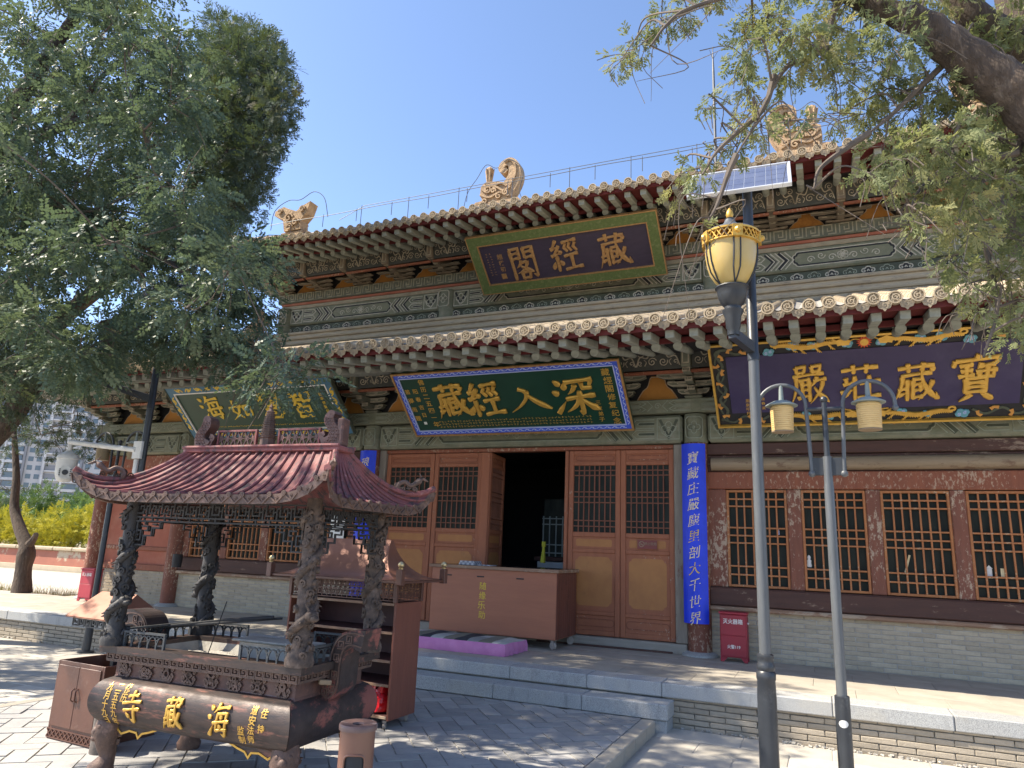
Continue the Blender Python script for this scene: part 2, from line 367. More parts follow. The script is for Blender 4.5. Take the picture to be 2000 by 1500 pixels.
# raised path of blue-grey pavers laid diagonally (herringbone), edged with upright stones
path = thing('raised_path', (-4.33, 5.5, PZ), kind='structure')
XL, XR = -7.04, -1.62
bed = MB(); bed.box(XL + .06, XR - .06, -3, 7.49, GZ - .02, PZ - .010); bed.build('path_bed', m_joint, path)
def clip(poly, xa, xb, ya, yb):
    for ax, lim, sgn in ((0, xa, 1), (0, xb, -1), (1, ya, 1), (1, yb, -1)):
        out = []
        for i in range(len(poly)):
            p, q = poly[i - 1], poly[i]; ip = (p[ax] - lim) * sgn >= 0; iq = (q[ax] - lim) * sgn >= 0
            if ip != iq:
                t = (lim - p[ax]) / (q[ax] - p[ax]); out.append((p[0] + (q[0] - p[0]) * t, p[1] + (q[1] - p[1]) * t))
            if iq: out.append(q)
        poly = out
        if len(poly) < 3: return []
    return poly
def area(p): return abs(sum(p[i - 1][0] * p[i][1] - p[i][0] * p[i - 1][1] for i in range(len(p)))) / 2
pav = []
S = .17; ca, sa = cos(R(40)), sin(R(40))
for i in range(-60, 60):
    for j in range(-60, 60):
        # herringbone of 2 x 1 pavers
        for hv in (0, 1):
            if (i + j) % 4 != (0 if hv == 0 else 2) and True:
                pass
        k = (i - j) % 4
        if k == 0: r_ = (i, j, i + 2, j + 1)
        elif k == 3: r_ = (i, j, i + 1, j + 2)
        else: continue
        x0, y0, x1, y1 = [q * S for q in r_]
        gp = .005 + random.uniform(0, .003)
        q = [(x0 + gp, y0 + gp), (x1 - gp, y0 + gp), (x1 - gp, y1 - gp), (x0 + gp, y1 - gp)]
        q = [(a + random.uniform(-.004, .004), b + random.uniform(-.004, .004)) for a, b in q]
        q = [(-3.6 + a * ca - b * sa, 5.2 + a * sa + b * ca) for a, b in q]
        q = clip(q, XL + .14, XR - .14, -2.0, 7.47)
        if q and area(q) > .004: pav.append(q)
def vis(q):
    c = Vector((sum(p[0] for p in q) / len(q), sum(p[1] for p in q) / len(q)))
    return (c - Vector((-2.6, 6.1))).length
pav.sort(key=vis)
rest = MB()
UPF = (Vector((0, 0, 0)), Vector((1, 0, 0)), Vector((0, 1, 0)), Vector((0, 0, 1)))
for n, q in enumerate(pav):
    top = PZ + random.uniform(-.003, .003)
    if n < 290:
        cx = sum(p[0] for p in q) / len(q); cy = sum(p[1] for p in q) / len(q)
        mb = MB(); mb.prism([(a - cx, b - cy) for a, b in q], UPF, -.04, 0); put('paver', mb.mesh('paver', m_paver), path, loc=(cx, cy, top))
    else: rest.prism(q, UPF, top - .03, top)
tag(rest.build('far_pavers', m_paver, path), kind='stuff')
y = 7.47
while y > -1:
    L_ = random.uniform(.36, .5)
    for x0, x1 in ((XR - .13, XR), (XL, XL + .13)):
        mb = MB(); mb.bbox(x0, x1, -L_ + .006, 0, GZ - .1, PZ + .002, .008); put('edging_stone', mb.mesh('edging_stone', m_slab), path, loc=(0, y, random.uniform(-.004, .003)))
    y -= L_
# the terrace in front of the hall: granite kerb over thin brick courses, big paving slabs, one step
ter = thing('terrace', (-4.3, TY, GZ), kind='structure')
TX0, TX1 = -18.2, 8.2
c = MB(); c.box(TX0 + .03, -14.36, TY + .075, 10.40, GZ - .05, TZ - .035); c.box(-14.35, TX1 - .03, TY + .075, 21, GZ - .05, TZ - .035); c.build('terrace_core', m_mortar, ter)
x = TX0; ks = []
joints = [-16.6, -15.1, -13.55, -12.1, -10.55, -9.05, -7.6, -6.05, -4.9, -3.32, -2.42, -1.62, -.02, .96, 2.35, 3.8, 5.3, 6.8]
for a, b in zip([TX0] + joints, joints + [TX1]):
    mb = MB(); mb.bbox(a + .002, b - .002, TY + random.uniform(-.003, .003), TY + .34, .195, TZ + random.uniform(-.001, .002), .009)
    mb.build('kerb_stone', m_granite, ter)
x = TX0; 
row = 0; y = TY + .342
while y < 20.5:
    d = .52; x = TX0 + (row % 2) * .4
    big = MB()
    while x < TX1:
        w = .8
        if y + d > 10.45 and x < -14.3: x += w; continue
        if y < 9.8 and -15.5 < x < 3.2:
            put('terrace_slab', slab_mesh(w - .003, d - .003, .05, m_slab, .002), ter, loc=(x + w / 2, y + d / 2, TZ - .002 + random.uniform(-.0012, .0012)))
        else: big.bbox(x + .003, x + w - .003, y + .003, y + d - .003, TZ - .05, TZ - .002 + random.uniform(-.001, .001), .004)
        x += w
    if big.v: tag(big.build('terrace_slabs', m_slab, ter), kind='stuff')
    y += d; row += 1
bricks = {}
def brick_mesh(w, h, d, mat):
    k = (w, h, d, mat.name, random.randrange(4))
    if k not in bricks:
        mb = MB(); mb.bbox(-w / 2, w / 2, 0, d, -h / 2, h / 2, .005)
        v = [(a + random.uniform(-.003, .003), b + random.uniform(-.0015, .0015), c_ + random.uniform(-.002, .002)) for a, b, c_ in mb.v]; mb.v = v
        bricks[k] = mb.mesh('brick', mat)
    return bricks[k]
def brickwork(x0, x1, z0, z1, y, bl, bh, mat, parent, want, cap):
    """courses of single bricks; those outside want() are joined. returns count"""
    far_ = MB(); n = 0; row = 0; z = z0
    while z < z1 - .01:
        h = min(bh, z1 - z); x = x0 - (row % 2) * bl / 2
        while x < x1:
            a, b = max(x, x0), min(x + bl, x1)
            if b - a > .03:
                cx = (a + b) / 2
                if n < cap and want(cx, z) and abs(h - bh) < .004:
                    put('brick', brick_mesh(round(b - a - .007, 3), round(bh - .007, 3), .08, mat), parent, loc=(cx, y + random.uniform(-.002, .003), z + h / 2)); n += 1
                else: far_.bbox(a + .0035, b - .0035, y + random.uniform(-.002, .003), y + .08, z + .0035, z + h - .0035, .004)
            x += bl
        z += h; row += 1
    if far_.v: tag(far_.build('brick_courses', mat, parent), kind='stuff')
    return n
nb = brickwork(-1.6, TX1 - .03, GZ - .02, .195, TY + .045, .30, .0545, m_tanbrick, ter, lambda x, z: x < 2.6, 90)
nb += brickwork(TX0 + .03, -7.1, GZ - .02, .195, TY + .045, .30, .0545, m_tanbrick, ter, lambda x, z: x > -14.2, 140)
# step slab in the middle
sx = [-7.15, -5.85, -4.62, -3.38, -2.38, -1.50]
for a, b in zip(sx, sx[1:]):
    mb = MB(); mb.bbox(a + .002, b - .002, 7.48 + random.uniform(-.002, .002), TY + .05, .03, .178, .009); mb.build('step_stone', m_granite, ter)
mb = MB(); mb.bbox(-1.72, -1.515, 7.50, TY + .04, GZ - .03, .029, .012); mb.bbox(-7.13, -6.93, 7.50, TY + .04, GZ - .03, .029, .012); mb.build('step_base', m_granite, ter)
# rubble strip at the foot of the brick courses
rb = MB()
for k in range(260):
    x = random.uniform(-1.45, 2.6) if k < 190 else random.uniform(-13, -7.2); y = TY + .045 - abs(random.gauss(0, .035)) - .005; s_ = random.uniform(.006, .018)
    rb.obox((x, y, GZ + s_ * .3), (s_ * 2, s_ * 1.4, s_), Matrix.Rotation(random.random() * 3, 3, 'Z') @ Matrix.Rotation(random.random(), 3, 'X'))
tag(rb.build('mortar_rubble', m_mortar), kind='stuff')
# ============================================================ the hall
hall = thing('temple_hall', (-4.315, WY, TZ), label='two storey timber temple hall with painted beams and grey tiled double eaves', cat='temple hall')
MX = -4.315                                  # the hall is symmetrical about this plane
XC = [-13.5, -11.3, -7.03, -1.60, 2.67, 4.87]
def H(name, mb, mat, parent=None, smooth=False, **k): return mb.build(name, mat, parent or hall, smooth=smooth, **k)
core = MB()
core.box(-13.4, -7.05, WY + .30, 18, TZ, 4.6); core.box(-1.58, 4.77, WY + .30, 18, TZ, 4.6); core.box(-7.05, -1.58, 14.2, 18, TZ, 4.6); core.box(-7.05, -1.58, WY + .3, 14.2, 3.3, 4.6)
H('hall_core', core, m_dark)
sd = MB(); sd.box(-13.62, -13.4, WY + .15, 18, TZ, 4.5); sd.box(4.77, 4.99, WY + .15, 18, TZ, 4.5); H('side_wall', sd, m_wallred)
# columns and plinths
for x in XC:
    mb = MB(); mb.lathe([(.155, TZ + .03), (.158, 1.2), (.155, 2.4), (.148, 3.16)], (x, WY, 0), 20); H('column', mb, m_column, smooth=True)
    mb = MB(); mb.lathe([(.24, TZ - .01), (.24, TZ + .02), (.19, TZ + .05), (.17, TZ + .055)], (x, WY, 0), 20); H('column_base', mb, m_granite, smooth=True)
# low brick walls
bay_walls = [(-1.46, 2.55), (2.79, 4.75), (-11.18, -7.18), (-13.38, -11.42)]
for a, b in bay_walls:
    bm_ = MB(); bm_.box(a - .02, b + .02, WY + .006, WY + .3, TZ - .03, .95); H('brick_backing', bm_, m_mortar)
cnt = 0
cnt += brickwork(-1.46, 2.55, TZ, .93, WY, .29, .0545, m_brick, hall, lambda x, z: x < 2.45, 175)
cnt += brickwork(-11.18, -7.18, TZ, .93, WY, .29, .0545, m_brick, hall, lambda x, z: -10.9 < x and z > .3, 300 - cnt)
brickwork(2.79, 4.75, TZ, .93, WY, .29, .0545, m_brick, hall, lambda x, z: False, 0)
brickwork(-13.38, -11.42, TZ, .93, WY, .29, .0545, m_brick, hall, lambda x, z: False, 0)
# sills, rails, log beams per bay
def lattice_cell(parent, x0, x1, z0, z1, y, nv, fr, bar, m, d=.028):
    """upright bars and the three pairs of cross bars of one lattice, each a stick"""
    w = (x1 - x0)
    me_v = MB(); me_v.bbox(-bar / 2, bar / 2, 0, d, 0, z1 - z0, .003); me_v = me_v.mesh('lattice_bar', m)
    me_h = MB(); me_h.bbox(0, w, -.0045, d - .004, -bar / 2, bar / 2, .003); me_h = me_h.mesh('lattice_bar', m)
    for k in range(1, nv): put('lattice_bar', me_v, parent, loc=(x0 + w * k / nv + random.uniform(-.003, .003), y, z0), rot=(0, random.uniform(-.004, .004), 0))
    for q in fr: put('lattice_bar', me_h, parent, loc=(x0, y, lerp(z1, z0, q)))
def window(x0, x1, z0=1.235, z1=2.515, m=None):
    fb = .032
    w = thing('window', (x0, WY, z0)); w.parent = hall; w.matrix_parent_inverse = _wm(hall).inverted()
    mb = MB()
    mb.bbox(x0, x0 + fb, WY + .015, WY + .075, z0, z1, .005); mb.bbox(x1 - fb, x1, WY + .015, WY + .075, z0, z1, .005)
    mb.bbox(x0 + fb, x1 - fb, WY + .017, WY + .073, z0, z0 + fb, .005); mb.bbox(x0 + fb, x1 - fb, WY + .017, WY + .073, z1 - fb, z1, .005)
    mb.build('window_frame', m, w)
    lattice_cell(w, x0 + fb, x1 - fb, z0 + fb, z1 - fb, WY + .03, 7, (.075, .15, .375, .455, .535, .80, .90) if False else (.075, .155, .39, .475, .555, .805, .895), .021, m)
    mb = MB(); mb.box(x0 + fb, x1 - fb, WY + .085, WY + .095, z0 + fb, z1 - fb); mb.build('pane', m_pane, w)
    return w
wins = [(-1.215, -.44), (-.265, .50), (.67, 1.43), (1.60, 2.36)]
for mirror in (False, True):
    mx = (lambda x: 2 * MX - x) if mirror else (lambda x: x)
    def span(a, b): return tuple(sorted((mx(a), mx(b))))
    a, b = span(-1.46, 2.53)
    mb = MB(); mb.bbox(a, b, WY - .055, WY + .28, .985, 1.225, .02); H('sill_beam', mb, m_darkwood)
    mb = MB(); mb.bbox(a, b, WY - .085, WY + .2, .925, .982, .016); H('sill_ledge', mb, m_ledge)
    mb = MB(); mb.bbox(a, b, WY - .01, WY + .25, 2.525, 2.76, .012); H('window_head', mb, m_redwood)
    mb = MB(); mb.bbox(a, b, WY + .02, WY + .25, 2.765, 2.995, .012); H('rail_board', mb, m_darkwood)
    mb = MB(); mb.tube([(a + .06, WY + .02, 2.87), ((a + b) / 2, WY + .02, 2.87), (b - .06, WY + .02, 2.87)], .092, 14); H('log_rail', mb, m_palewood, smooth=True, ang=60)
    mb = MB(); mb.bbox(a, b, WY - .015, WY + .25, 3.0, 3.155, .01); H('head_board', mb, m_darkwood)
    edges = [-1.46] + [q for w_ in wins for q in w_] + [2.53]
    for k in range(0, len(edges), 2):
        p, q = span(edges[k], edges[k + 1])
        mb = MB(); mb.bbox(p + .002, q - .002, WY + .0, WY + .12, 1.227, 2.523, .012); H('window_post', mb, m_column)
    for w_ in wins:
        p, q = span(*w_); window(p, q, m=m_lattice if (not mirror and w_[0] > 1.5) else m_lattice)
    # corridor bay: plastered panel
    a, b = span(2.83, 4.73)
    mb = MB(); mb.box(a, b, WY + .03, WY + .2, .95, 3.16); H('plaster_panel', mb, m_wallred)
    mb = MB(); mb.bbox(a, b, WY - .03, WY + .2, .93, 1.05, .012); mb.bbox(a, b, WY + .0, WY + .2, 1.3, 1.38, .012); mb.bbox(a, b, WY - .02, WY + .2, 2.9, 3.155, .012); H('panel_rail', mb, m_redwood)
# ---- doors of the centre bay
mb = MB(); mb.bbox(-6.86, -1.76, WY - .06, WY + .14, TZ - .01, .455, .012); H('threshold', mb, m_threshold)
mb = MB(); mb.bbox(-3.9, -1.95, WY - .105, WY - .062, TZ - .004, .352, .006); H('floor_strip', mb, m_darkwood)
mb = MB(); mb.bbox(-6.88, -6.755, WY - .02, WY + .12, .457, 3.157, .01); mb.bbox(-1.92, -1.755, WY - .02, WY + .12, .457, 3.157, .01)
H('door_jamb', mb, m_greywood)
mb = MB(); mb.bbox(-6.75, -1.925, WY + .0, WY + .14, 3.10, 3.157, .006); H('door_head', mb, m_redwood)
def cloud_rect(x0, x1, z0, z1, c):
    """panel outline with notched, curved corners"""
    P = []
    for cx, cz, sx_, sz_ in ((x1, z1, -1, -1), (x0, z1, 1, -1), (x0, z0, 1, 1), (x1, z0, -1, 1)):
        seq = [(0, c * 1.5), (c * .25, c * 1.05), (c * .75, c * .85), (c * .95, c * .35), (c * 1.5, 0)]
        if (sx_ * sz_) < 0: seq = seq[::-1]
        P += [(cx + sx_ * p, cz + sz_ * q) for p, q in seq]
    return P
def door(x0, x1, label=None, hinge=None, ang=0):
    """one leaf: stiles and rails, lattice, three panels; built closed, swung about hinge x"""
    z0, z1 = .462, 3.095; y = WY + .03; w = x1 - x0; st = .075
    d = thing('door_leaf', (hinge if hinge is not None else x0, y, z0), rz=0); d.parent = hall; d.matrix_parent_inverse = _wm(hall).inverted()
    rails = [(z0, .535), (.735, .795), (1.60, 1.66), (1.825, 1.895), (2.87, 2.93), (3.03, z1)]
    mb = MB(); mb.bbox(x0, x0 + st, y, y + .055, z0, z1, .008); mb.bbox(x1 - st, x1, y, y + .055, z0, z1, .008)
    for a, b in rails: mb.bbox(x0 + st, x1 - st, y + .003, y + .052, a, b, .008)
    for a, b in ((.535, .735), (.795, 1.60), (1.66, 1.825), (2.93, 3.03)): mb.box(x0 + st, x1 - st, y + .022, y + .04, a, b)
    mb.build('door_frame', m_door, d)
    lattice_cell(d, x0 + st, x1 - st, 1.895, 2.87, y + .012, 8, (.075, .15, .40, .475, .56, .83, .915), .0165, m_lattice2, .022)
    mb = MB(); mb.box(x0 + st, x1 - st, y + .036, y + .042, 1.895, 2.87); mb.build('pane', m_pane, d)
    F_ = FR_Z(0, y + .022, 0)
    mb = MB(); mb.prism(cloud_rect(x0 + st + .045, x1 - st - .045, .86, 1.545, .045), F_, 0, .0035); mb.build('lower_panel', m_ochre, d)
    mb = MB(); mb.prism(cloud_rect(x0 + st + .05, x1 - st - .05, 1.69, 1.795, .012), F_, 0, .003); mb.build('middle_panel', m_ochre, d)
    mb = MB()
    for za, zb in ((2.948, 3.012), (.58, .69)):
        c_ = (zb - za) * .45; P = []
        for cx, a0 in ((x1 - st - .06, -90), (x0 + st + .06, 90)):
            P += [(cx + c_ * cos(R(a0 + 20 * k)), (za + zb) / 2 + c_ * sin(R(a0 + 20 * k))) for k in range(10)]
        mb.ribbon(P, .011, F_, 0, .008, True)
    mb.build('moulding', m_redwood, d)
    if ang:
        d.rotation_euler.z = ang
    return d
door(-2.70, -1.925); right_in = door(-3.50, -2.705)
door(-6.75, -5.835); door(-5.825, -4.96)
door(-4.80, -4.075, hinge=-4.80, ang=R(96))           # open leaves folded back into the hall
# re-seat the swung leaf: its children were placed in world space, so shift by the hinge rotation
mb = MB(); mb.bbox(-4.965, -4.815, WY - .0, WY + .11, .458, 3.095, .01); H('door_post', mb, m_door)
mb = MB(); mb.bbox(-3.555, -3.503, WY + .0, WY + .11, .458, 3.095, .01); H('door_post', mb, m_door)
# ---- inside
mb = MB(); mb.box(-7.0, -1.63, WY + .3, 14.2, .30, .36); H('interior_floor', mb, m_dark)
# ---- painted beams ----------------------------------------------------------------------------------
def flower(P, cx, cz, r, F_, n=4, w=.012, d=.006):
    for k in range(n):
        a = 2 * pi * k / n + pi / n * (n != 4); P.ribbon(circle(cx + r * .55 * cos(a), cz + r * .55 * sin(a), r * .42, 9), w, F_, 0, d, True)
    P.ribbon(circle(cx, cz, r * .2, 8), w, F_, 0, d * 1.4, True)
def ruyi(P, cx, cz, s, F_, w, d=.006):
    """cloud head: two scrolls under a lobed cap"""
    P.ribbon(spiral(cx - s * .52, cz - s * .05, s * .34, 1.2, R(60), 1, 14), w, F_, 0, d)
    P.ribbon(spiral(cx + s * .52, cz - s * .05, s * .34, 1.2, R(120), -1, 14), w, F_, 0, d)
    P.ribbon(bez([(cx - s * .35, cz + s * .24), (cx - s * .25, cz + s * .42), (cx, cz + s * .5), (cx + s * .25, cz + s * .42), (cx + s * .35, cz + s * .24)], 5), w, F_, 0, d)
    P.ribbon(bez([(cx - s * .15, cz - s * .15), (cx, cz + s * .08), (cx + s * .15, cz - s * .15)], 4), w, F_, 0, d)
def chevrons(P, x, z0, z1, s, F_, w=.014, n=3, d=.006):
    zc = (z0 + z1) / 2; h = (z1 - z0) / 2
    for k in range(n):
        o = s * k * .075; P.ribbon([(x + o, z0 + .01), (x + o + s * h * .85, zc), (x + o, z1 - .01)], w, F_, 0, d + .001 * k)
def arrow_band(P, x, z0, z1, s, F_, L_=.36, w=.012, d=.006):
    h = (z1 - z0)
    for k in range(2):
        za, zb = z0 + h * (.08 + .46 * k), z0 + h * (.46 + .46 * k); zc = (za + zb) / 2
        P.ribbon([(x, za), (x + s * L_ * .8, za), (x + s * L_, zc), (x + s * L_ * .8, zb), (x, zb)], w, F_, 0, d)
        P.ribbon([(x, zc - .02), (x + s * L_ * .66, zc - .02), (x + s * L_ * .76, zc), (x + s * L_ * .66, zc + .02), (x, zc + .02)], w * .6, F_, 0, d)
def painted_dark(D, x0, x1, z0, z1, F_):
    h = z1 - z0; zc = (z0 + z1) / 2
    for s, xe in ((1, x0), (-1, x1)):
        D.ribbon([(xe + s * h * .15, z1 - .03), (xe + s * h * .52, z0 + h * .12), (xe + s * h * .9, z1 - .03)], h * .12, F_, 0, .002)
        xq = xe + s * h * 1.15
        for k in range(2): zq = z0 + h * (.27 + .46 * k); D.ribbon([(xq, zq), (xq + s * h * .7, zq)], h * .13, F_, 0, .002)
        for k in (0, 1): xx = xq + s * h * (1.02 + .66 * k); D.ribbon([(xx, z0 + .012), (xx + s * h * .43, zc), (xx, z1 - .012)], h * .2, F_, 0, .002)
    a, b = x0 + h * 3.5, x1 - h * 3.5
    if b - a > .35: D.ribbon(cloud_rect(a + h * .06, b - h * .06, z0 + h * .16, z1 - h * .16, h * .16), h * .09, F_, 0, .002, True)
def painted(P, x0, x1, z0, z1, F_, w=.012, med=True):
    """one bay of beam painting: end squares with flowers, arrow bands, chevrons, centre cartouche"""
    h = z1 - z0; zc = (z0 + z1) / 2
    for s, xe in ((1, x0), (-1, x1)):
        P.ribbon([(xe + s * .02, z0 + .012), (xe + s * .02, z1 - .012), (xe + s * h * 1.02, z1 - .012), (xe + s * h * 1.02, z0 + .012)], w, F_, 0, .005, True)
        flower(P, xe + s * h * .52, zc, h * .33, F_, 4, w)
        P.ribbon([(xe + s * .05, z0 + h * .62), (xe + s * .05 + s * h * .2, z0 + h * .3), (xe + s * h * .5, z0 + .03), (xe + s * h * .8, z0 + h * .3), (xe + s * h * .95, z0 + h * .62)], w, F_, 0, .005)
        xq = xe + s * h * 1.15
        arrow_band(P, xq, z0, z1, s, F_, h * 1.0, w)
        chevrons(P, xq + s * h * 1.05, z0, z1, s, F_, w * 1.1, 3)
        chevrons(P, xq + s * h * 1.75, z0, z1, s, F_, w * 1.1, 2)
    a, b = x0 + h * 3.5, x1 - h * 3.5
    if b - a > .35:
        P.ribbon(cloud_rect(a, b, z0 + h * .1, z1 - h * .1, h * .16), w, F_ and (F_[0], F_[1], F_[2], F_[3]), 0, .005, True)
        c = (a + b) / 2; flower(P, c, zc, h * .26, F_, 6, w * .8)
        for s in (1, -1):
            x = c
            for k in range(max(1, int((b - a) / 2 / (h * .62)) - 0)):
                x += s * h * .5
                if abs(x - c) > (b - a) / 2 - h * .3: break
                P.ribbon(spiral(x, zc + (h * .08 if k % 2 else -h * .08), h * .2, 1.3, R(180 if s > 0 else 0), s * (1 if k % 2 else -1), 14), w * .8, F_, 0, .005)
bays = [(XC[i], XC[i + 1]) for i in range(5)]
for a, b in bays:
    x0, x1 = a + .175, b - .175
    mb = MB(); mb.bbox(x0, x1, WY - .12, WY + .2, 3.165, 3.565, .035); bm2 = H('painted_beam', mb, m_green)
    P = MB(); painted(P, x0 + .02, x1 - .02, 3.205, 3.53, FR_Z(0, WY - .119, 0), .0085); P.build('painted_pattern', m_pattern2, bm2)
    P = MB(); painted_dark(P, x0 + .02, x1 - .02, 3.205, 3.53, FR_Z(0, WY - .119, 0)); P.build('dark_field', m_darkgreen, bm2)
for x in XC:
    mb = MB(); mb.lathe([(.165, 3.162), (.17, 3.2), (.17, 3.53), (.16, 3.57)], (x, WY, 0), 16); q = H('column_head', mb, m_green, smooth=True)
    P = MB(); F_ = FR_Z(0, WY - .171, 0); flower(P, x, 3.37, .09, F_, 4, .009)
    P.ribbon(cloud_rect(x - .115, x + .115, 3.22, 3.52, .022), .008, F_, -.03, .002, True); P.build('painted_pattern', m_pattern2, q)
mb = MB(); mb.bbox(XC[0] - .35, XC[-1] + .35, WY - .17, WY + .2, 3.585, 3.79, .01); q = H('plate_board', mb, m_green)
P = MB(); F_ = FR_Z(0, WY - .170, 0)
x = XC[0]
while x < XC[-1]:
    arrow_band(P, x + .06, 3.60, 3.78, 1, F_, .3, .008); arrow_band(P, x + 1.0, 3.60, 3.78, -1, F_, .3, .008)
    P.ribbon([(x + .38, 3.61), (x + .46, 3.69), (x + .38, 3.77)], .008, F_, 0, .005); P.ribbon([(x + .68, 3.61), (x + .6, 3.69), (x + .68, 3.77)], .008, F_, 0, .005)
    P.ribbon(spiral(x + .53, 3.69, .05, 1.5, 0, 1, 14), .008, F_, 0, .005); x += 1.086
P.build('painted_pattern', m_pattern2, q)
# ---- brackets, arch panels and carved boards, one routine for both storeys --------------------------
def arch_poly(cx, w, z0, z1, k=0.0):
    h = z1 - z0; P = []
    right = [(.5, 0), (.47, .06), (.40, .26), (.33, .44), (.24, .56), (.21, .66), (.19, .80), (.17, .93), (.13, 1.0)]
    for a, b in right: P.append((cx + a * (w + k) + (k * .3), z0 + b * h + (k * .5 if b > .1 else 0)))
    return P + [(2 * cx - a, b) for a, b in P[::-1]]
def bracket(x, y, z0, z1, reach, m, rnd=0):
    """cap block, three tiers of cross arms stepping outwards, three noses"""
    b = thing('bracket_set', (x, y, z0)); b.parent = hall; b.matrix_parent_inverse = _wm(hall).inverted()
    h = z1 - z0; t = h / 3.6
    mb = MB(); mb.bbox(x - .13, x + .13, y - .15, y + .02, z0 + .002, z0 + t * .55, .02); mb.bbox(x - .085, x + .085, y - .12, y + .02, z0 + t * .55, z0 + t * .8, .01); mb.build('cap_block', m, b)
    lines = MB()
    for k in range(3):
        za = z0 + t * (.75 + .95 * k); zb = za + t * .62; L_ = .21 + .125 * k; yy = y - .07 - reach * .5 * k / 2
        # cross arm: boat shaped
        poly = [(-L_, zb), (-L_, zb - t * .25), (-L_ * .82, za + t * .05), (-L_ * .5, za - t * .02), (L_ * .5, za - t * .02), (L_ * .82, za + t * .05), (L_, zb - t * .25), (L_, zb)]
        F_ = (Vector((x, yy, 0)), Vector((1, 0, 0)), Vector((0, 0, 1)), Vector((0, -1, 0)))
        mb = MB(); mb.prism(poly, F_, -.05, .05); mb.build('bracket_arm', m, b)
        lines.ribbon([(p, q) for p, q in poly], .014, F_, .05, .055, True)
        lines.ribbon([(p * .6, lerp(za, zb, .5) + (q - lerp(za, zb, .5)) * .45) for p, q in poly], .009, F_, .05, .055, True)
        for s in (-1, 1):
            mb = MB(); mb.bbox(x + s * L_ * .86 - .055, x + s * L_ * .86 + .055, yy - .06, yy + .06, zb + .002, zb + t * .3, .012); mb.build('bearing_block', m, b)
        # nose pointing out
        yo = y - .12 - reach * (k + 1) / 3
        F2 = (Vector((x, 0, 0)), Vector((0, 1, 0)), Vector((0, 0, 1)), Vector((1, 0, 0)))
        nose = [(y, za), (yo + .08, za - t * .02), (yo, za + t * .12), (yo - .05, za + t * .42), (yo - .02, zb + t * .05), (yo + .05, zb + t * .12), (y, zb + t * .1)]
        mb = MB(); mb.prism(nose, F2, -.05, .05); mb.build('bracket_nose', m, b)
        F3 = FR_Z(0, yo - .045, 0); lines.ribbon([(x - .045, za + t * .15), (x + .045, za + t * .15), (x + .045, zb), (x - .045, zb)], .012, F3, -.03, .006, True)
        lines.ribbon(spiral(x, lerp(za, zb, .55), .026, 1.2, 0, 1, 10), .009, F3, -.02, .006)
    lines.build('painted_outline', m_brline, b)
    return b
def post_xs():
    xs = []
    for (a, b), n in zip(bays, (2, 4, 5, 4, 2)): xs += [lerp(a, b, k / n) for k in range(n)]
    return xs + [XC[-1]]
BX = post_xs()
def scroll_panel(P, x0, x1, z0, z1, F_, w=.011, d=.010):
    h = z1 - z0; n = max(1, round((x1 - x0) / (h * 1.05))); s = (x1 - x0) / n
    for k in range(n):
        cx = x0 + s * (k + .5); m_ = 1 if k % 2 else -1
        P.ribbon(bez([(cx - s * .48, z0 + h * .1), (cx - s * .3, z0 + h * .55), (cx + s * .02, z0 + h * .5), (cx + s * .2, z0 + h * .9)] if m_ > 0 else [(cx + s * .48, z0 + h * .1), (cx + s * .3, z0 + h * .55), (cx - s * .02, z0 + h * .5), (cx - s * .2, z0 + h * .9)], 5), w * 1.5, F_, 0, d * 1.3)
        P.ribbon(spiral(cx - m_ * s * .24, z0 + h * .74, h * .19, 1.5, R(200), m_, 16), w, F_, 0, d)
        P.ribbon(spiral(cx + m_ * s * .25, z0 + h * .3, h * .22, 1.5, R(20), m_, 16), w, F_, 0, d)
        P.ribbon(spiral(cx + m_ * s * .33, z0 + h * .75, h * .12, 1.2, R(120), -m_, 12), w * .9, F_, 0, d)
        P.ribbon(spiral(cx - m_ * s * .3, z0 + h * .27, h * .13, 1.2, R(300), -m_, 12), w * .9, F_, 0, d)
        P.ribbon(bez([(cx - m_ * s * .1, z0 + h * .12), (cx - m_ * s * .02, z0 + h * .3), (cx - m_ * s * .12, z0 + h * .42)], 4), w, F_, 0, d)
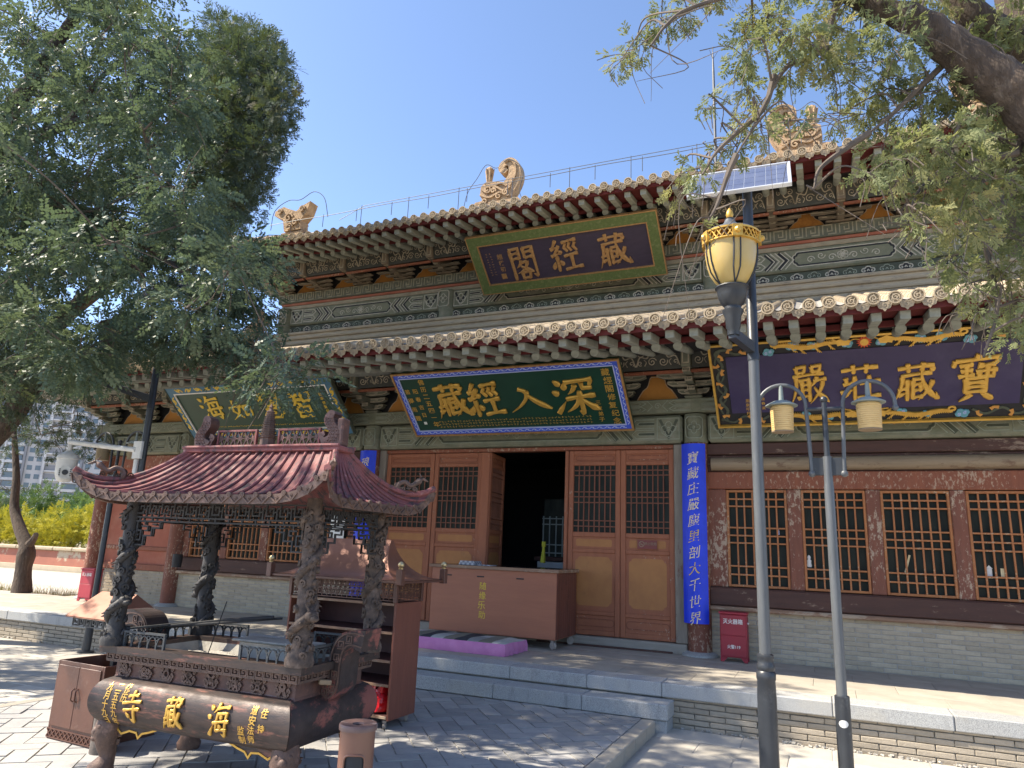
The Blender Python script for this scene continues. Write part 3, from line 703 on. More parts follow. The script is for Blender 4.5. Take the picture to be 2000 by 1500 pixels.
def bracket_row(y, z0, zarch, z1, yb, zb0, zb1, lean, xs, mA, mB_, mpan, xlo, xhi, reach, skip=()):
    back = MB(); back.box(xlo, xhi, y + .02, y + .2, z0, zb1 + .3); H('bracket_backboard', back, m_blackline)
    F_ = FR_Z(0, y + .02, 0)
    for i, (a, b) in enumerate(zip(xs, xs[1:])):
        cx = (a + b) / 2; w = (b - a) * .60
        mb = MB(); mb.prism(arch_poly(cx, w, z0 + .004, zarch, .07), F_, .002, .012); H('arch_border', mb, m_blackline)
        pan = MB(); pan.prism(arch_poly(cx, w, z0 + .004, zarch), F_, .012, .017); pn = H('arch_panel', pan, mpan)
        ln = MB(); ln.ribbon(arch_poly(cx, w * .95, z0 + .012, zarch - .012), .008, F_, .017, .020); ln.build('painted_outline', m_pattern, pn)
        # carved board between the noses
        u = Vector((1, 0, 0)); v = Vector((0, -sin(lean), cos(lean))); Fb = frame((0, yb, zb0), u, v)
        mb = MB(); mb.prism([(a + .07, 0), (b - .07, 0), (b - .07, zb1 - zb0), (a + .07, zb1 - zb0)], Fb, -.03, 0); cb = H('carved_board', mb, m_carved)
        sc = MB(); scroll_panel(sc, a + .085, b - .085, .02, zb1 - zb0 - .02, Fb); sc.build('carved_scrolls', m_brline, cb)
        mb = MB(); mb.bbox(a + .03, b - .03, yb + .015, yb + .075, zb0 - .055, zb0 - .012, .008); H('red_tie_rail', mb, m_redwood)
    for i, x in enumerate(xs):
        bracket(x, y, z0, zb0 + .02, reach, mB_)
        mb = MB(); mb.bbox(x - .065, x + .065, yb - .10, y, zb0 + .0, zb1 - .01, .01); be = H('beam_end', mb, mA)
        ln = MB(); Fe = FR_Z(0, yb - .10, 0); ln.ribbon([(x - .04, zb0 + .05), (x + .04, zb0 + .05), (x + .04, zb1 - .07), (x - .04, zb1 - .07)], .016, Fe, 0, .004, True); ln.build('painted_outline', m_brline, be)
bracket_row(WY - .03, 3.79, 4.17, 4.5, 9.50, 4.10, 4.43, R(12), BX, m_bracketg, m_bracketg, m_archorange, -13.7, 5.07, .55)
UY = 12.40
UX = [x for x in BX if -11.31 < x < 2.7]
uw = MB(); uw.box(-11.2, 2.57, UY + .05, 18, 5.7, 8.2); H('upper_core', uw, m_tanbeam)
bracket_row(UY - .02, 7.21, 7.50, 7.7, 11.62, 7.27, 7.64, R(14), UX, m_bracket, m_bracket, m_archorange, -11.4, 2.77, .62)
mb = MB(); mb.bbox(-11.5, 2.87, UY - .12, UY + .1, 6.985, 7.205, .01); gk = H('greek_key_board', mb, m_greekbed)
P = MB(); F_ = FR_Z(0, UY - .121, 0); x = -11.45
while x < 2.8:
    z0, z1 = 7.015, 7.18; w = .26
    P.ribbon([(x, z0), (x, z1), (x + w * .55, z1), (x + w * .55, z0 + .05), (x + w * .28, z0 + .05), (x + w * .28, z0 + .105)], .02, F_, 0, .01)
    P.ribbon([(x + w * .77, z1), (x + w * .77, z0), (x + w * .3, z0)], .02, F_, 0, .0095); x += w
P.build('greek_key', m_greek, gk)
mb = MB(); mb.bbox(-11.42, 2.79, UY - .075, UY + .1, 6.93, 6.983, .008); H('red_strip', mb, m_wallred)
mb = MB(); mb.bbox(-11.4, 2.77, UY - .05, UY + .1, 6.845, 6.928, .008); H('tan_strip', mb, m_tanbeam)
mb = MB(); mb.bbox(-11.36, 2.73, UY - .02, UY + .1, 6.22, 6.43, .012); cbd = H('cloud_band', mb, m_darkgreen)
F_ = FR_Z(0, UY - .021, 0); x = -11.2; k = 0
while x < 2.6:
    P = MB(); ruyi(P, x, 6.335, .125 if k % 2 == 0 else .13, F_, .017 if k % 2 == 0 else .011); P.build('cloud_scroll', m_pattern if k % 2 == 0 else m_pattern2, cbd)
    if k % 2 == 0: D = MB(); D.prism(circle(x, 6.325, .085, 10, .06), F_, 0, .003); D.build('cloud_core', m_blackline, cbd)
    x += .275; k += 1
for a, b in bays[1:4]:
    mb = MB(); mb.bbox(a + .16, b - .16, UY - .07, UY + .1, 6.435, 6.842, .03); q = H('painted_beam', mb, m_green)
    P = MB(); painted(P, a + .18, b - .18, 6.475, 6.81, FR_Z(0, UY - .0695, 0), .0155); P.build('painted_pattern', m_pattern, q)
    P = MB(); painted_dark(P, a + .18, b - .18, 6.475, 6.81, FR_Z(0, UY - .0695, 0)); P.build('dark_field', m_blackline, q)
for x in XC[1:5]:
    mb = MB(); mb.lathe([(.165, 6.24), (.165, 6.40), (.18, 6.43), (.18, 6.84), (.165, 6.86)], (x, UY, 0), 16); q = H('column_head', mb, m_green, smooth=True)
    P = MB(); F_ = FR_Z(0, UY - .181, 0); flower(P, x, 6.64, .1, F_, 4, .012); P.ribbon(cloud_rect(x - .125, x + .125, 6.47, 6.81, .025), .012, F_, -.03, .002, True); P.build('painted_pattern', m_pattern, q)
# side returns of the upper storey
for s, xs_ in ((-1, -11.36), (1, 2.73)):
    mb = MB()
    for za, zb, o in ((6.985, 7.205, .14), (6.435, 6.842, .09), (6.22, 6.43, .04), (6.845, 6.983, .07)):
        mb.bbox(min(xs_, xs_ + s * o), max(xs_, xs_ + s * o), UY - .05, 17.9, za, zb, .01)
    H('side_beams', mb, m_tanbeam)
# ---- eaves -------------------------------------------------------------------------------------------
def tile_col_mesh(L_, r, m):
    """one cover-tile row running up the slope (+y), overlapping lengths"""
    mb = MB(); n = 7; seg = max(1, round(L_ / .3)); vs = []; fs = []; rows = []
    for k in range(seg):
        for t, rr in ((0, r * 1.0), (1, r * .93)):
            rows.append((L_ * (k + t) / seg, rr))
    for y, rr in rows:
        for q in range(n): a = pi * q / (n - 1); vs.append((rr * cos(a), y, rr * sin(a) * .95))
    for i in range(len(rows) - 1):
        for q in range(n - 1): fs.append((i * n + q, i * n + q + 1, (i + 1) * n + q + 1, (i + 1) * n + q))
    mb.add(vs, fs); return mb.mesh('roof_tile', m, True, 50)
def disc_mesh(r, m, seed):
    rr = random.Random(seed); mb = MB(); rot = Matrix.Rotation(pi / 2, 3, 'X')
    mb.lathe([(r * .99, -.06), (r, 0), (r * .98, .014), (r * .80, .014), (r * .76, -.004), (1e-6, -.004)], (0, 0, 0), 16, rot)
    F_ = FR_Z(0, .004, 0)
    a = rr.uniform(0, 6)
    mb.ribbon(spiral(0, 0, r * .62, 1.5, a, rr.choice((1, -1)), 14, r1=.1), r * .15, F_, 0, .015)
    for k in range(4): q = a + k * 1.57 + .5; mb.ribbon([(r * .3 * cos(q), r * .3 * sin(q)), (r * .68 * cos(q + .5), r * .68 * sin(q + .5))], r * .13, F_, 0, .014)
    return mb.mesh('tile_disc', m)
def drip_mesh(w, h, m, seed):
    rr = random.Random(seed); mb = MB()
    P = [(-w * .5, .01), (-w * .5, -h * .25), (-w * .38, -h * .45), (-w * .30, -h * .72), (-w * .12, -h * .8), (0, -h), (w * .12, -h * .8), (w * .30, -h * .72), (w * .38, -h * .45), (w * .5, -h * .25), (w * .5, .01), (w * .22, -.02), (0, -.03), (-w * .22, -.02)]
    F_ = frame((0, 0, 0), (1, 0, 0), (0, -.18, 1)); mb.prism(P, F_, -.014, 0)
    a = rr.uniform(0, 6); mb.ribbon(spiral(0, -h * .48, w * .2, 1.2, a, 1, 10), w * .07, F_, 0, .006); mb.ribbon(spiral(-w * .26, -h * .35, w * .12, 1, a, -1, 8), w * .05, F_, 0, .005); mb.ribbon(spiral(w * .26, -h * .35, w * .12, 1, a, 1, 8), w * .05, F_, 0, .005)
    return mb.mesh('drip_tile', m)
def eave(x0, x1, y0, z0, slope, top_y, pitch, tr, lift, m_t, raft, hip_x=None, zback=None):
    """tile rows with discs and drip tiles, fascia, flying rafters, soffit boards, round rafters"""
    a = math.atan(slope); dm = [disc_mesh(tr * 1.12, m_t, k) for k in range(6)]; dr = [drip_mesh(pitch * .86, .125, m_t, k) for k in range(4)]
    cols = {}
    n = int(round((x1 - x0) / pitch)); px = (x1 - x0) / n
    for i in range(n + 1):
        x = x0 + px * i; lz = lift(x); ly = -lift(x) * .35; yt = top_y
        if hip_x: yt = min(top_y, y0 + .25 + max(0, min(x - x0, x1 - x)) * hip_x)
        L_ = (yt - y0) / cos(a); key = round(L_, 1)
        if key not in cols: cols[key] = tile_col_mesh(key, tr, m_t)
        jx, jz = random.uniform(-.006, .006), random.uniform(-.005, .005)
        put('roof_tile', cols[key], hall, loc=(x + jx, y0 + ly, z0 + lz + jz), rot=(a - lift(x) * .12, 0, random.uniform(-.012, .012)))
        put('tile_disc', dm[random.randrange(6)], hall, loc=(x + jx, y0 + ly - .012, z0 + lz + jz + tr * .35), rot=(random.uniform(-.06, .04), random.uniform(-.3, .3), random.uniform(-.06, .06)))
        if i < n: put('drip_tile', dr[random.randrange(4)], hall, loc=(x + px / 2 + random.uniform(-.006, .006), y0 + ly - .018, z0 + lift(x + px / 2) + .004), rot=(random.uniform(-.06, .06), random.uniform(-.03, .03), random.uniform(-.04, .04)))
    # tile bed with pan troughs
    mb = MB(); vs = []; fs = []
    for i in range(n + 1):
        for f_, dz in ((0, 0), (.5, -.03)):
            x = x0 + px * (i + f_)
            if x > x1 + .01: continue
            yt = min(top_y, y0 + .25 + max(0, min(x - x0, x1 - x)) * hip_x) if hip_x else top_y
            lz = lift(x); vs += [(x, y0 - lz * .35 - .01, z0 + lz + dz + .015), (x, yt, z0 + (yt - y0) * slope + dz + .015 + lz * .35)]
    for i in range(len(vs) // 2 - 1): fs.append((2 * i, 2 * i + 2, 2 * i + 3, 2 * i + 1))
    mb.add(vs, fs); H('tile_bed', mb, m_tilegrey)
    def strip(name, ya, yb, za, zb, m):
        s_ = MB(); X = [lerp(x0, x1, k / 60) for k in range(61)]; vs = []; fs = []
        for x in X:
            lz = lift(x); ly = -lz * .35
            vs += [(x, ya + ly, za + lz), (x, yb + ly, za + lz + (yb - ya) * raft), (x, yb + ly, zb + lz + (yb - ya) * raft), (x, ya + ly, zb + lz)]
        for i in range(60):
            for k in range(4): fs.append((4 * i + k, 4 * i + (k + 1) % 4, 4 * i + 4 + (k + 1) % 4, 4 * i + 4 + k))
        fs += [(0, 1, 2, 3), (243, 242, 241, 240)]
        s_.add(vs, fs); return H(name, s_, m)
    strip('fascia_board', y0 + .055, y0 + .10, z0 - .10, z0 - .005, m_redboard)
    strip('soffit_board', y0 + .07, y0 + .80, z0 - .045, z0 - .02, m_redboard)
    strip('rafter_tie', y0 + .64, y0 + .70, z0 - .085, z0 - .02, m_redboard)
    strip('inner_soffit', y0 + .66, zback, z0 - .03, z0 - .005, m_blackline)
    sp = pitch * 1.30; k = int((x1 - x0) / sp); fm = MB(); fm.bbox(-.05, .05, 0, .85, -.048, .048, .006); fm.add([(-.001, 0, 0)], []); fm = fm.mesh('flying_rafter', m_rafter)
    mk = MB(); F_ = FR_Z(0, -.001, 0); 
    rm = MB(); rm.cyl((0, 0, 0), (0, 2.2, 0), .057, 12); rm = rm.mesh('round_rafter', m_rafter, True, 50)
    for i in range(k + 1):
        x = x0 + .1 + sp * i + random.uniform(-.012, .012); lz = lift(x); ly = -lz * .35
        fx = max(-1, min(1, ((x - (x0 + x1) / 2) / ((x1 - x0) / 2)))); fan = 0 if abs(fx) < .8 else -(abs(fx) - .8) * 2.2 * (1 if fx > 0 else -1)
        put('flying_rafter', fm, hall, loc=(x, y0 + .14 + ly + random.uniform(-.01, .01), z0 - .128 + lz), rot=(math.atan(raft + .08), 0, fan + random.uniform(-.015, .015)))
        put('round_rafter', rm, hall, loc=(x, y0 + .64 + ly + random.uniform(-.012, .012), z0 - .128 + lz * .8), rot=(math.atan(raft + .12), 0, fan + random.uniform(-.012, .012)))
def lift_low(x):
    d = abs(x - MX) - 8.6; return .012 * max(0, d) ** 2 * 3.2 if d > 0 else 0
eave(-15.75, 7.12, 7.80, 4.235, .365, 12.12, .205, .062, lift_low, m_tile, .10, hip_x=1.02, zback=10.2)
def lift_up(x):
    d = abs(x - MX) - 3.6; return .0165 * max(0, d) ** 2 * .75 if d > 0 else 0
eave(-12.95, 4.32, 10.50, 7.585, .46, 15.0, .205, .062, lift_up, m_tile, .10, hip_x=1.02, zback=12.45)
# roof slopes at the ends, upper roof top, main ridge
mb = MB()
mb.add([(-15.75, 7.9, 4.45), (-11.35, 12.15, 5.75), (-11.35, 18, 5.75), (-15.75, 22, 4.45)], [(0, 1, 2, 3)]); mb.add([(7.12, 7.9, 4.45), (2.72, 12.15, 5.75), (2.72, 18, 5.75), (7.12, 22, 4.45)], [(0, 1, 2, 3)])
mb.add([(-12.95, 10.6, 7.8), (-8.6, 14.9, 9.6), (-8.6, 16, 9.6), (-12.95, 20, 7.8)], [(0, 1, 2, 3)]); mb.add([(4.32, 10.6, 7.8), (0, 14.9, 9.6), (0, 16, 9.6), (4.32, 20, 7.8)], [(0, 1, 2, 3)])
mb.add([(-12.95, 20.4, 7.6), (4.32, 20.4, 7.6), (.0, 15.2, 9.6), (-8.6, 15.2, 9.6)], [(0, 1, 2, 3)])
H('end_roof', mb, m_tilegrey)
# stepped ridge moulding where the lower roof meets the wall
mb = MB()
for za, zb, o in ((5.88, 5.95, .30), (5.955, 5.995, .26), (6.0, 6.075, .31), (6.08, 6.115, .26), (6.12, 6.185, .31)):
    mb.tube([(-11.75, UY - o + .02, (za + zb) / 2), (MX, UY - o + .02, (za + zb) / 2), (3.12, UY - o + .02, (za + zb) / 2)], (zb - za) / 2 * 1.12, 8)
mb.box(-11.7, 3.07, UY - .28, UY, 5.6, 6.18); H('wall_ridge', mb, m_ridge)
mb = MB()
mb.bbox(-8.2, .55, 15.35, 15.65, 9.5, 10.1, .03); mb.bbox(-8.2, .55, 15.28, 15.72, 10.1, 10.17, .02); H('main_ridge', mb, m_ridge)
for s in (-1, 1):
    e = lambda x: MX + s * (x)
    mb = MB(); pts = [(e(4.5), 14.9, 9.9), (e(6.0), 13.3, 9.05), (e(7.6), 11.7, 8.36), (e(8.7), 10.6, 8.28)]
    mb.tube(pts, [.13, .13, .12, .09], 8); H('hip_ridge', mb, m_ridge, smooth=True)
    mb = MB(); pts = [(e(6.95), 12.2, 5.95), (e(8.6), 10.5, 5.3), (e(10.2), 8.9, 4.86), (e(11.6), 7.6, 4.9)]
    mb.tube(pts, [.14, .13, .12, .08], 8); H('hip_ridge', mb, m_ridge, smooth=True)
# ============================================================ lettering
STROKES = {
'藏': 'h12,86,88,89|v34,98,36,77|v66,98,62,77|h20,68,84,72|p22,68,21,44,6,4|v33,60,33,8|h14,34,32,38|k14,20,33,28|l44,58,63,59|v44,59,44,12|h42,13,66,15|h46,45,62,46|h46,30,62,31|v61,46,61,30|n62,82,70,40,97,6|k96,6,94,24|p86,54,76,30,56,8|d80,86,88,77',
'經': 'p28,98,20,85,8,73|k8,72,30,77|p34,82,22,65,6,53|k6,54,36,60|d29,68,38,57|v22,52,22,6|d13,36,6,16|d30,38,38,22|h46,88,92,92|l57,85,50,73,59,60|l71,85,64,73,73,60|l86,85,79,73,88,60|h46,47,90,51|v68,50,68,12|h42,9,98,13',
'閣': 'v12,92,12,2|l12,92,42,94,42,62|h14,78,40,80|h14,64,40,66|v58,93,58,63|l58,92,88,94,88,6|k88,5,74,14|h60,78,86,80|h60,64,86,66|p44,58,36,46,24,38|l40,52,62,55|p62,55,50,34,22,22|n38,44,54,32,80,20|l36,22,64,23,61,2|v37,23,38,2|h38,4,62,5',
'深': 'd8,94,22,80|d2,66,16,55|k4,6,26,36|d32,86,30,68|l32,86,93,89,86,74|p54,79,48,66,36,57|l70,82,71,68,92,68|h30,42,96,47|v62,62,62,0|k62,0,52,8|p60,42,48,22,26,8|n64,42,78,24,99,9',
'入': 'l30,86,48,76|p48,76,38,40,2,6|n42,80,64,42,100,10',
'寶': 'd48,100,54,88|v10,87,6,73|l10,86,93,89,84,75|h18,74,44,76|h20,62,43,63|h16,50,47,52|v32,76,32,50|p60,80,57,73,52,68|h56,70,86,73|v70,72,70,50|h50,60,90,62|v56,58,56,48|l56,48,82,48,82,58|v30,46,30,13|l30,46,70,47,70,13|h32,36,68,36|h32,25,68,25|h30,14,70,14|p42,12,34,5,18,-3|d60,12,84,-3',
'莊': 'h8,86,92,90|v34,99,36,76|v66,99,64,76|v38,70,38,2|v16,66,18,46|h12,46,36,49|p22,40,20,22,4,8|k4,26,36,34|h48,48,96,52|v71,70,71,10|h44,9,98,13',
'嚴': 'v20,99,23,83|l20,98,43,100,40,84|h22,84,40,85|v58,99,61,83|l58,98,81,100,78,84|h60,84,78,85|h12,74,90,78|p18,74,17,40,2,2|h26,62,56,65|v33,63,33,20|v51,63,51,6|h34,50,50,51|h34,37,50,38|k22,15,58,25|p73,73,66,58,57,48|h64,59,96,63|p85,61,78,34,52,2|n64,46,78,24,100,2',
'智': 'p20,98,14,84,4,74|h16,80,48,83|h2,61,54,66|p31,81,28,56,4,38|d34,56,50,42|v60,87,62,56|l60,86,92,89,87,56|h62,58,88,60|v28,38,28,0|l28,38,75,40,75,0|h30,21,73,22|h28,3,75,4',
'慧': 'h8,92,46,95|h12,82,44,84|h4,71,48,75|v28,101,28,61|h54,92,92,95|h56,82,90,84|h52,71,96,75|v74,101,74,61|l22,58,78,61,77,37|h26,48,76,50|h20,37,78,39|d16,28,6,8|l30,30,35,6,70,4,78,18|d46,30,56,18|d78,30,94,14',
'如': 'l30,98,17,44,52,8|p46,72,36,34,2,4|h2,61,58,67|v64,67,66,18|l64,66,96,69,91,18|h66,21,91,23',
'海': 'd8,94,22,80|d2,66,16,55|k4,6,26,36|p46,100,40,84,28,72|h38,83,94,88|l46,70,39,21|l46,70,87,73,80,6|k80,5,66,14|h28,43,100,49|h39,21,90,25|d60,68,67,55|d56,42,63,29',
'寺': 'h26,81,76,85|v50,100,50,64|h4,61,96,67|h12,40,92,45|v64,58,64,4|k64,3,46,16|d26,34,42,18'}
def stroke_curve(kind, q):
    P = [(q[i], q[i + 1]) for i in range(0, len(q), 2)]
    if kind in 'pn' and len(P) == 3:
        a, b, c = P; C = []
        for k in range(11):
            t = k / 10; m = (2 * b[0] - (a[0] + c[0]) / 2, 2 * b[1] - (a[1] + c[1]) / 2)
            C.append(((1 - t) ** 2 * a[0] + 2 * t * (1 - t) * m[0] + t * t * c[0], (1 - t) ** 2 * a[1] + 2 * t * (1 - t) * m[1] + t * t * c[1]))
    elif kind == 'l':
        C = []
        for a, b in zip(P, P[1:]): C += [(lerp(a[0], b[0], k / 5), lerp(a[1], b[1], k / 5)) for k in range(5)]
        C.append(P[-1])
    else:
        a, b = P[0], P[-1]; C = []
        for k in range(8):
            t = k / 7; bow = sin(pi * t) * (1.6 if kind == 'h' else .8); C.append((lerp(a[0], b[0], t) + (bow * .4 if kind == 'v' else 0), lerp(a[1], b[1], t) + (bow if kind == 'h' else 0)))
    W_ = {'h': [.95, 1.05, .8, .72, .74, .85, 1.25, 1.0], 'v': [.9, 1.25, 1.05, .95, .92, .95, 1.05, .75], 'p': [.9, 1.2, 1.1, 1.0, .95, .88, .78, .66, .5, .34, .12],
          'n': [.4, .55, .7, .85, 1.0, 1.15, 1.35, 1.5, 1.4, .9, .25], 'd': [.25, .6, .95, 1.2, 1.35, 1.35, 1.15, .6], 'k': [1.2, 1.15, 1.05, .9, .72, .52, .32, .12]}.get(kind)
    n = len(C)
    if kind == 'l': W_ = [.85 + .25 * (i % 5 == 0) for i in range(n)]; W_[-1] = .6
    W_ = [W_[min(len(W_) - 1, int(i * len(W_) / n))] for i in range(n)]
    return C, W_
def brush(mb, ch, fr, cx, cy, sx, sy, bw=9.5, h=.02, slant=.05, lift=0.0):
    """brush-written character: each stroke a pillow-topped ridge of changing width"""
    o, u, v, n = fr; rr = random.Random(ch + str(cx))
    for si, st in enumerate(STROKES[ch].split('|')):
        C, W_ = stroke_curve(st[0], [float(t) for t in st[1:].split(',')]); N = len(C); vs = []
        jx, jy = rr.uniform(-1, 1), rr.uniform(-1, 1)
        C = [((a + jx - 50) / 100 * sx, (b + jy - 50 + (a - 50) * slant) / 100 * sy) for a, b in C]
        for i in range(N):
            a = Vector(C[max(0, i - 1)]); b = Vector(C[min(N - 1, i + 1)]); t = (b - a); t = t.normalized() if t.length > 1e-9 else Vector((1, 0)); q = Vector((-t.y, t.x))
            w = W_[i] * bw / 100 * (sx + sy) / 2 / 2 * rr.uniform(.92, 1.08)
            for k, d in ((1, 0), (.97, h * .7), (.6, h), (-.6, h), (-.97, h * .7), (-1, 0)):
                p = Vector(C[i]) + q * w * k; vs.append(o + u * (cx + p.x) + v * (cy + p.y) + n * (d + lift + si * .0004))
        fs = [(i * 6 + k, i * 6 + k + 1, i * 6 + 7 + k, i * 6 + 6 + k) for i in range(N - 1) for k in range(5)] + [(0, 1, 2, 3, 4, 5), tuple((N - 1) * 6 + k for k in (5, 4, 3, 2, 1, 0))]
        mb.add(vs, fs)
_gl = {}
def glyph(s_, offset=0.0):
    if (s_, offset) not in _gl:
        cu = bpy.data.curves.new('text', 'FONT'); cu.body = s_; cu.size = 1; cu.offset = offset; cu.resolution_u = 3
        o = bpy.data.objects.new('text', cu); COL.objects.link(o); dg = bpy.context.evaluated_depsgraph_get(); me = bpy.data.meshes.new_from_object(o.evaluated_get(dg))
        V = [tuple(v.co) for v in me.vertices]; Fs = [tuple(p.vertices) for p in me.polygons]
        xs = [a[0] for a in V]; ys = [a[1] for a in V]; c = ((min(xs) + max(xs)) / 2, (min(ys) + max(ys)) / 2)
        _gl[s_, offset] = ([(a - c[0], b - c[1]) for a, b, _ in V], Fs)
        bpy.data.objects.remove(o); bpy.data.meshes.remove(me); bpy.data.curves.remove(cu)
    return _gl[s_, offset]
def text(mb, s_, fr, cx, cy, size, lift=.003, offset=.012, shear=0.0, slant=0.0, sx=1.0):
    V, Fs = glyph(s_, offset); o, u, v, n = fr
    mb.add([o + u * (cx + (a + shear * b) * size * sx) + v * (cy + (b + slant * a) * size) + n * lift for a, b in V], Fs)
def column_text(mb, s_, fr, x, y, size, step, dx=0.0, **k):
    for i, ch in enumerate(s_): text(mb, ch, fr, x + dx * i + random.uniform(-.05, .05) * size, y - step * i, size * random.uniform(.92, 1.06), **k)
def marks(mb, fr, x0, x1, y, h, rows, step, lift=.003):
    """rows of donor names too small to read: short brush ticks"""
    for r in range(rows):
        x = x0
        while x < x1:
            for k in range(4):
                a, b = random.uniform(-.4, .4) * step, random.uniform(-.5, .5) * h; t = random.choice(((.3, 0), (0, .3), (.2, -.2)))
                yy = y - r * h * 1.5
                mb.ribbon([(x + a - t[0] * step, yy + b * .7 - t[1] * h), (x + a + t[0] * step, yy + b * .7 + t[1] * h)], h * .13, fr, lift * .5, lift)
            x += step * 1.45
def plaque(name, o, lean, w, h, label, thick=.05):
    t = thing(name, o, label=label, cat='plaque', group='lettered boards hung under the eaves')
    return t, frame(o, (1, 0, 0), lean)
def frame_rails(mb, fr, a0, a1, b0, b1, wd, d0, d1):
    for r in ([(a0, b0), (a1, b0), (a1 - wd, b0 + wd), (a0 + wd, b0 + wd)], [(a1, b0), (a1, b1), (a1 - wd, b1 - wd), (a1 - wd, b0 + wd)], [(a1, b1), (a0, b1), (a0 + wd, b1 - wd), (a1 - wd, b1 - wd)], [(a0, b1), (a0, b0), (a0 + wd, b0 + wd), (a0 + wd, b1 - wd)]):
        mb.prism(r, fr, d0, d1)
def rect(mb, fr, a0, a1, b0, b1, d0, d1): mb.prism([(a0, b0), (a1, b0), (a1, b1), (a0, b1)], fr, d0, d1)
def chars(t, fr, L, mat, bw, h, lift=.0, **k):
    for ch, cx, cy, sx, sy in L:
        mb = MB(); brush(mb, ch, fr, cx, cy, sx, sy, bw, h, lift=lift, **k); mb.build('gold_character', mat, t)
# ---- upper board: three large characters
t, fr = plaque('hanging_plaque', (-5.97, 12.0, 6.525), (0, -.94, .80), 3.64, 1.235, 'highest plaque, dark purple with three aged gold characters in a mossy green border')
mb = MB(); rect(mb, fr, 0, 3.64, 0, 1.235, -.05, 0); mb.build('back_board', m_moss, t)
mb = MB(); frame_rails(mb, fr, .0, 3.64, .0, 1.235, .19, .001, .03); mb.build('green_border', m_moss, t)
mb = MB(); frame_rails(mb, fr, .19, 3.45, .19, 1.045, .02, .001, .038); frame_rails(mb, fr, -.004, 3.644, -.004, 1.239, .018, -.04, .036); mb.build('gilt_edge', m_goldold, t)
mb = MB(); rect(mb, fr, .21, 3.43, .21, 1.025, .001, .006); mb.build('face_board', m_paintpurple, t)
chars(t, fr, [('閣', 1.02, .58, .60, .70), ('經', 1.87, .62, .62, .68), ('藏', 2.76, .60, .62, .68)], m_goldold, 9.5, .03, .006)
mb = MB(); column_text(mb, '趙樸初', fr, .57, .76, .115, .13, lift=.009); mb.build('signature', m_goldold, t)
mb = MB()
for q_ in range(9): marks(mb, fr, .315, .335, .84 - q_ * .055, .03, 1, .03, .009); marks(mb, fr, .395, .415, .84 - q_ * .055, .03, 1, .03, .009)
tag(mb.build('faint_inscription', m_goldold, t), kind='stuff')
mb = MB(); rect(mb, fr, .50, .60, .29, .40, .006, .010); mb.build('seal', m_goldold, t)
# ---- middle green board
t, fr = plaque('hanging_plaque', (-5.96, 9.8, 3.325), (0, -.89, .815), 3.57, 1.205, 'green plaque with blue wave border and four gold characters over the open doorway')
W_, H_ = 3.57, 1.205
mb = MB(); rect(mb, fr, 0, W_, 0, H_, -.045, 0); mb.build('back_board', m_paintgreen, t)
mb = MB(); frame_rails(mb, fr, 0, W_, 0, H_, .03, .001, .03); mb.build('gilt_edge', m_goldold, t)
mb = MB(); frame_rails(mb, fr, .03, W_ - .03, .03, H_ - .03, .065, .001, .016); q = mb.build('wave_border', m_cobalt, t)
mb = MB()
def waves(mb, fr, a, b, n, fixed, horiz, d):
    for k in range(n):
        s = lerp(a, b, (k + .5) / n); e = abs(b - a) / n * .45
        P = [(-e, -.012), (-e * .2, .016), (e * .4, .008), (e * .2, -.004), (e, -.012)]
        mb.ribbon([(s + p, fixed + q_) if horiz else (fixed + q_, s + p) for p, q_ in P], .011, fr, d, d + .003)
waves(mb, fr, .1, W_ - .1, 30, .062, True, .016); waves(mb, fr, .1, W_ - .1, 30, H_ - .062, True, .016); waves(mb, fr, .1, H_ - .1, 10, .062, False, .016); waves(mb, fr, .1, H_ - .1, 10, W_ - .062, False, .016)
mb.build('wave_pattern', m_paleblue, q)
mb = MB(); frame_rails(mb, fr, .095, W_ - .095, .095, H_ - .095, .014, .001, .02); mb.build('pale_edge', m_paleblue, t)
chars(t, fr, [('藏', .86, .655, .62, .64), ('經', 1.43, .645, .60, .64), ('入', 2.12, .63, .66, .50), ('深', 2.83, .64, .66, .64)], m_gold, 10.5, .03)
mb = MB(); column_text(mb, '藏經閣修复纪念', fr, 3.345, 1.0, .125, .138, lift=.006); column_text(mb, '三宝弟子', fr, 3.14, .50, .085, .098, lift=.006)
column_text(mb, '佛历二五四一年', fr, .455, 1.02, .11, .133, lift=.006); column_text(mb, '阳春吉日', fr, .30, .86, .10, .15, lift=.006); column_text(mb, '苗得雨题', fr, .165, .86, .10, .17, lift=.006)
mb.build('small_inscription', m_gold, t)
mb = MB(); marks(mb, fr, .52, 3.0, .265, .034, 3, .036); tag(mb.build('donor_names', m_gold, t), kind='stuff')
mb = MB(); rect(mb, fr, .235, .285, .225, .275, .001, .004); mb.build('seal', m_white, t)
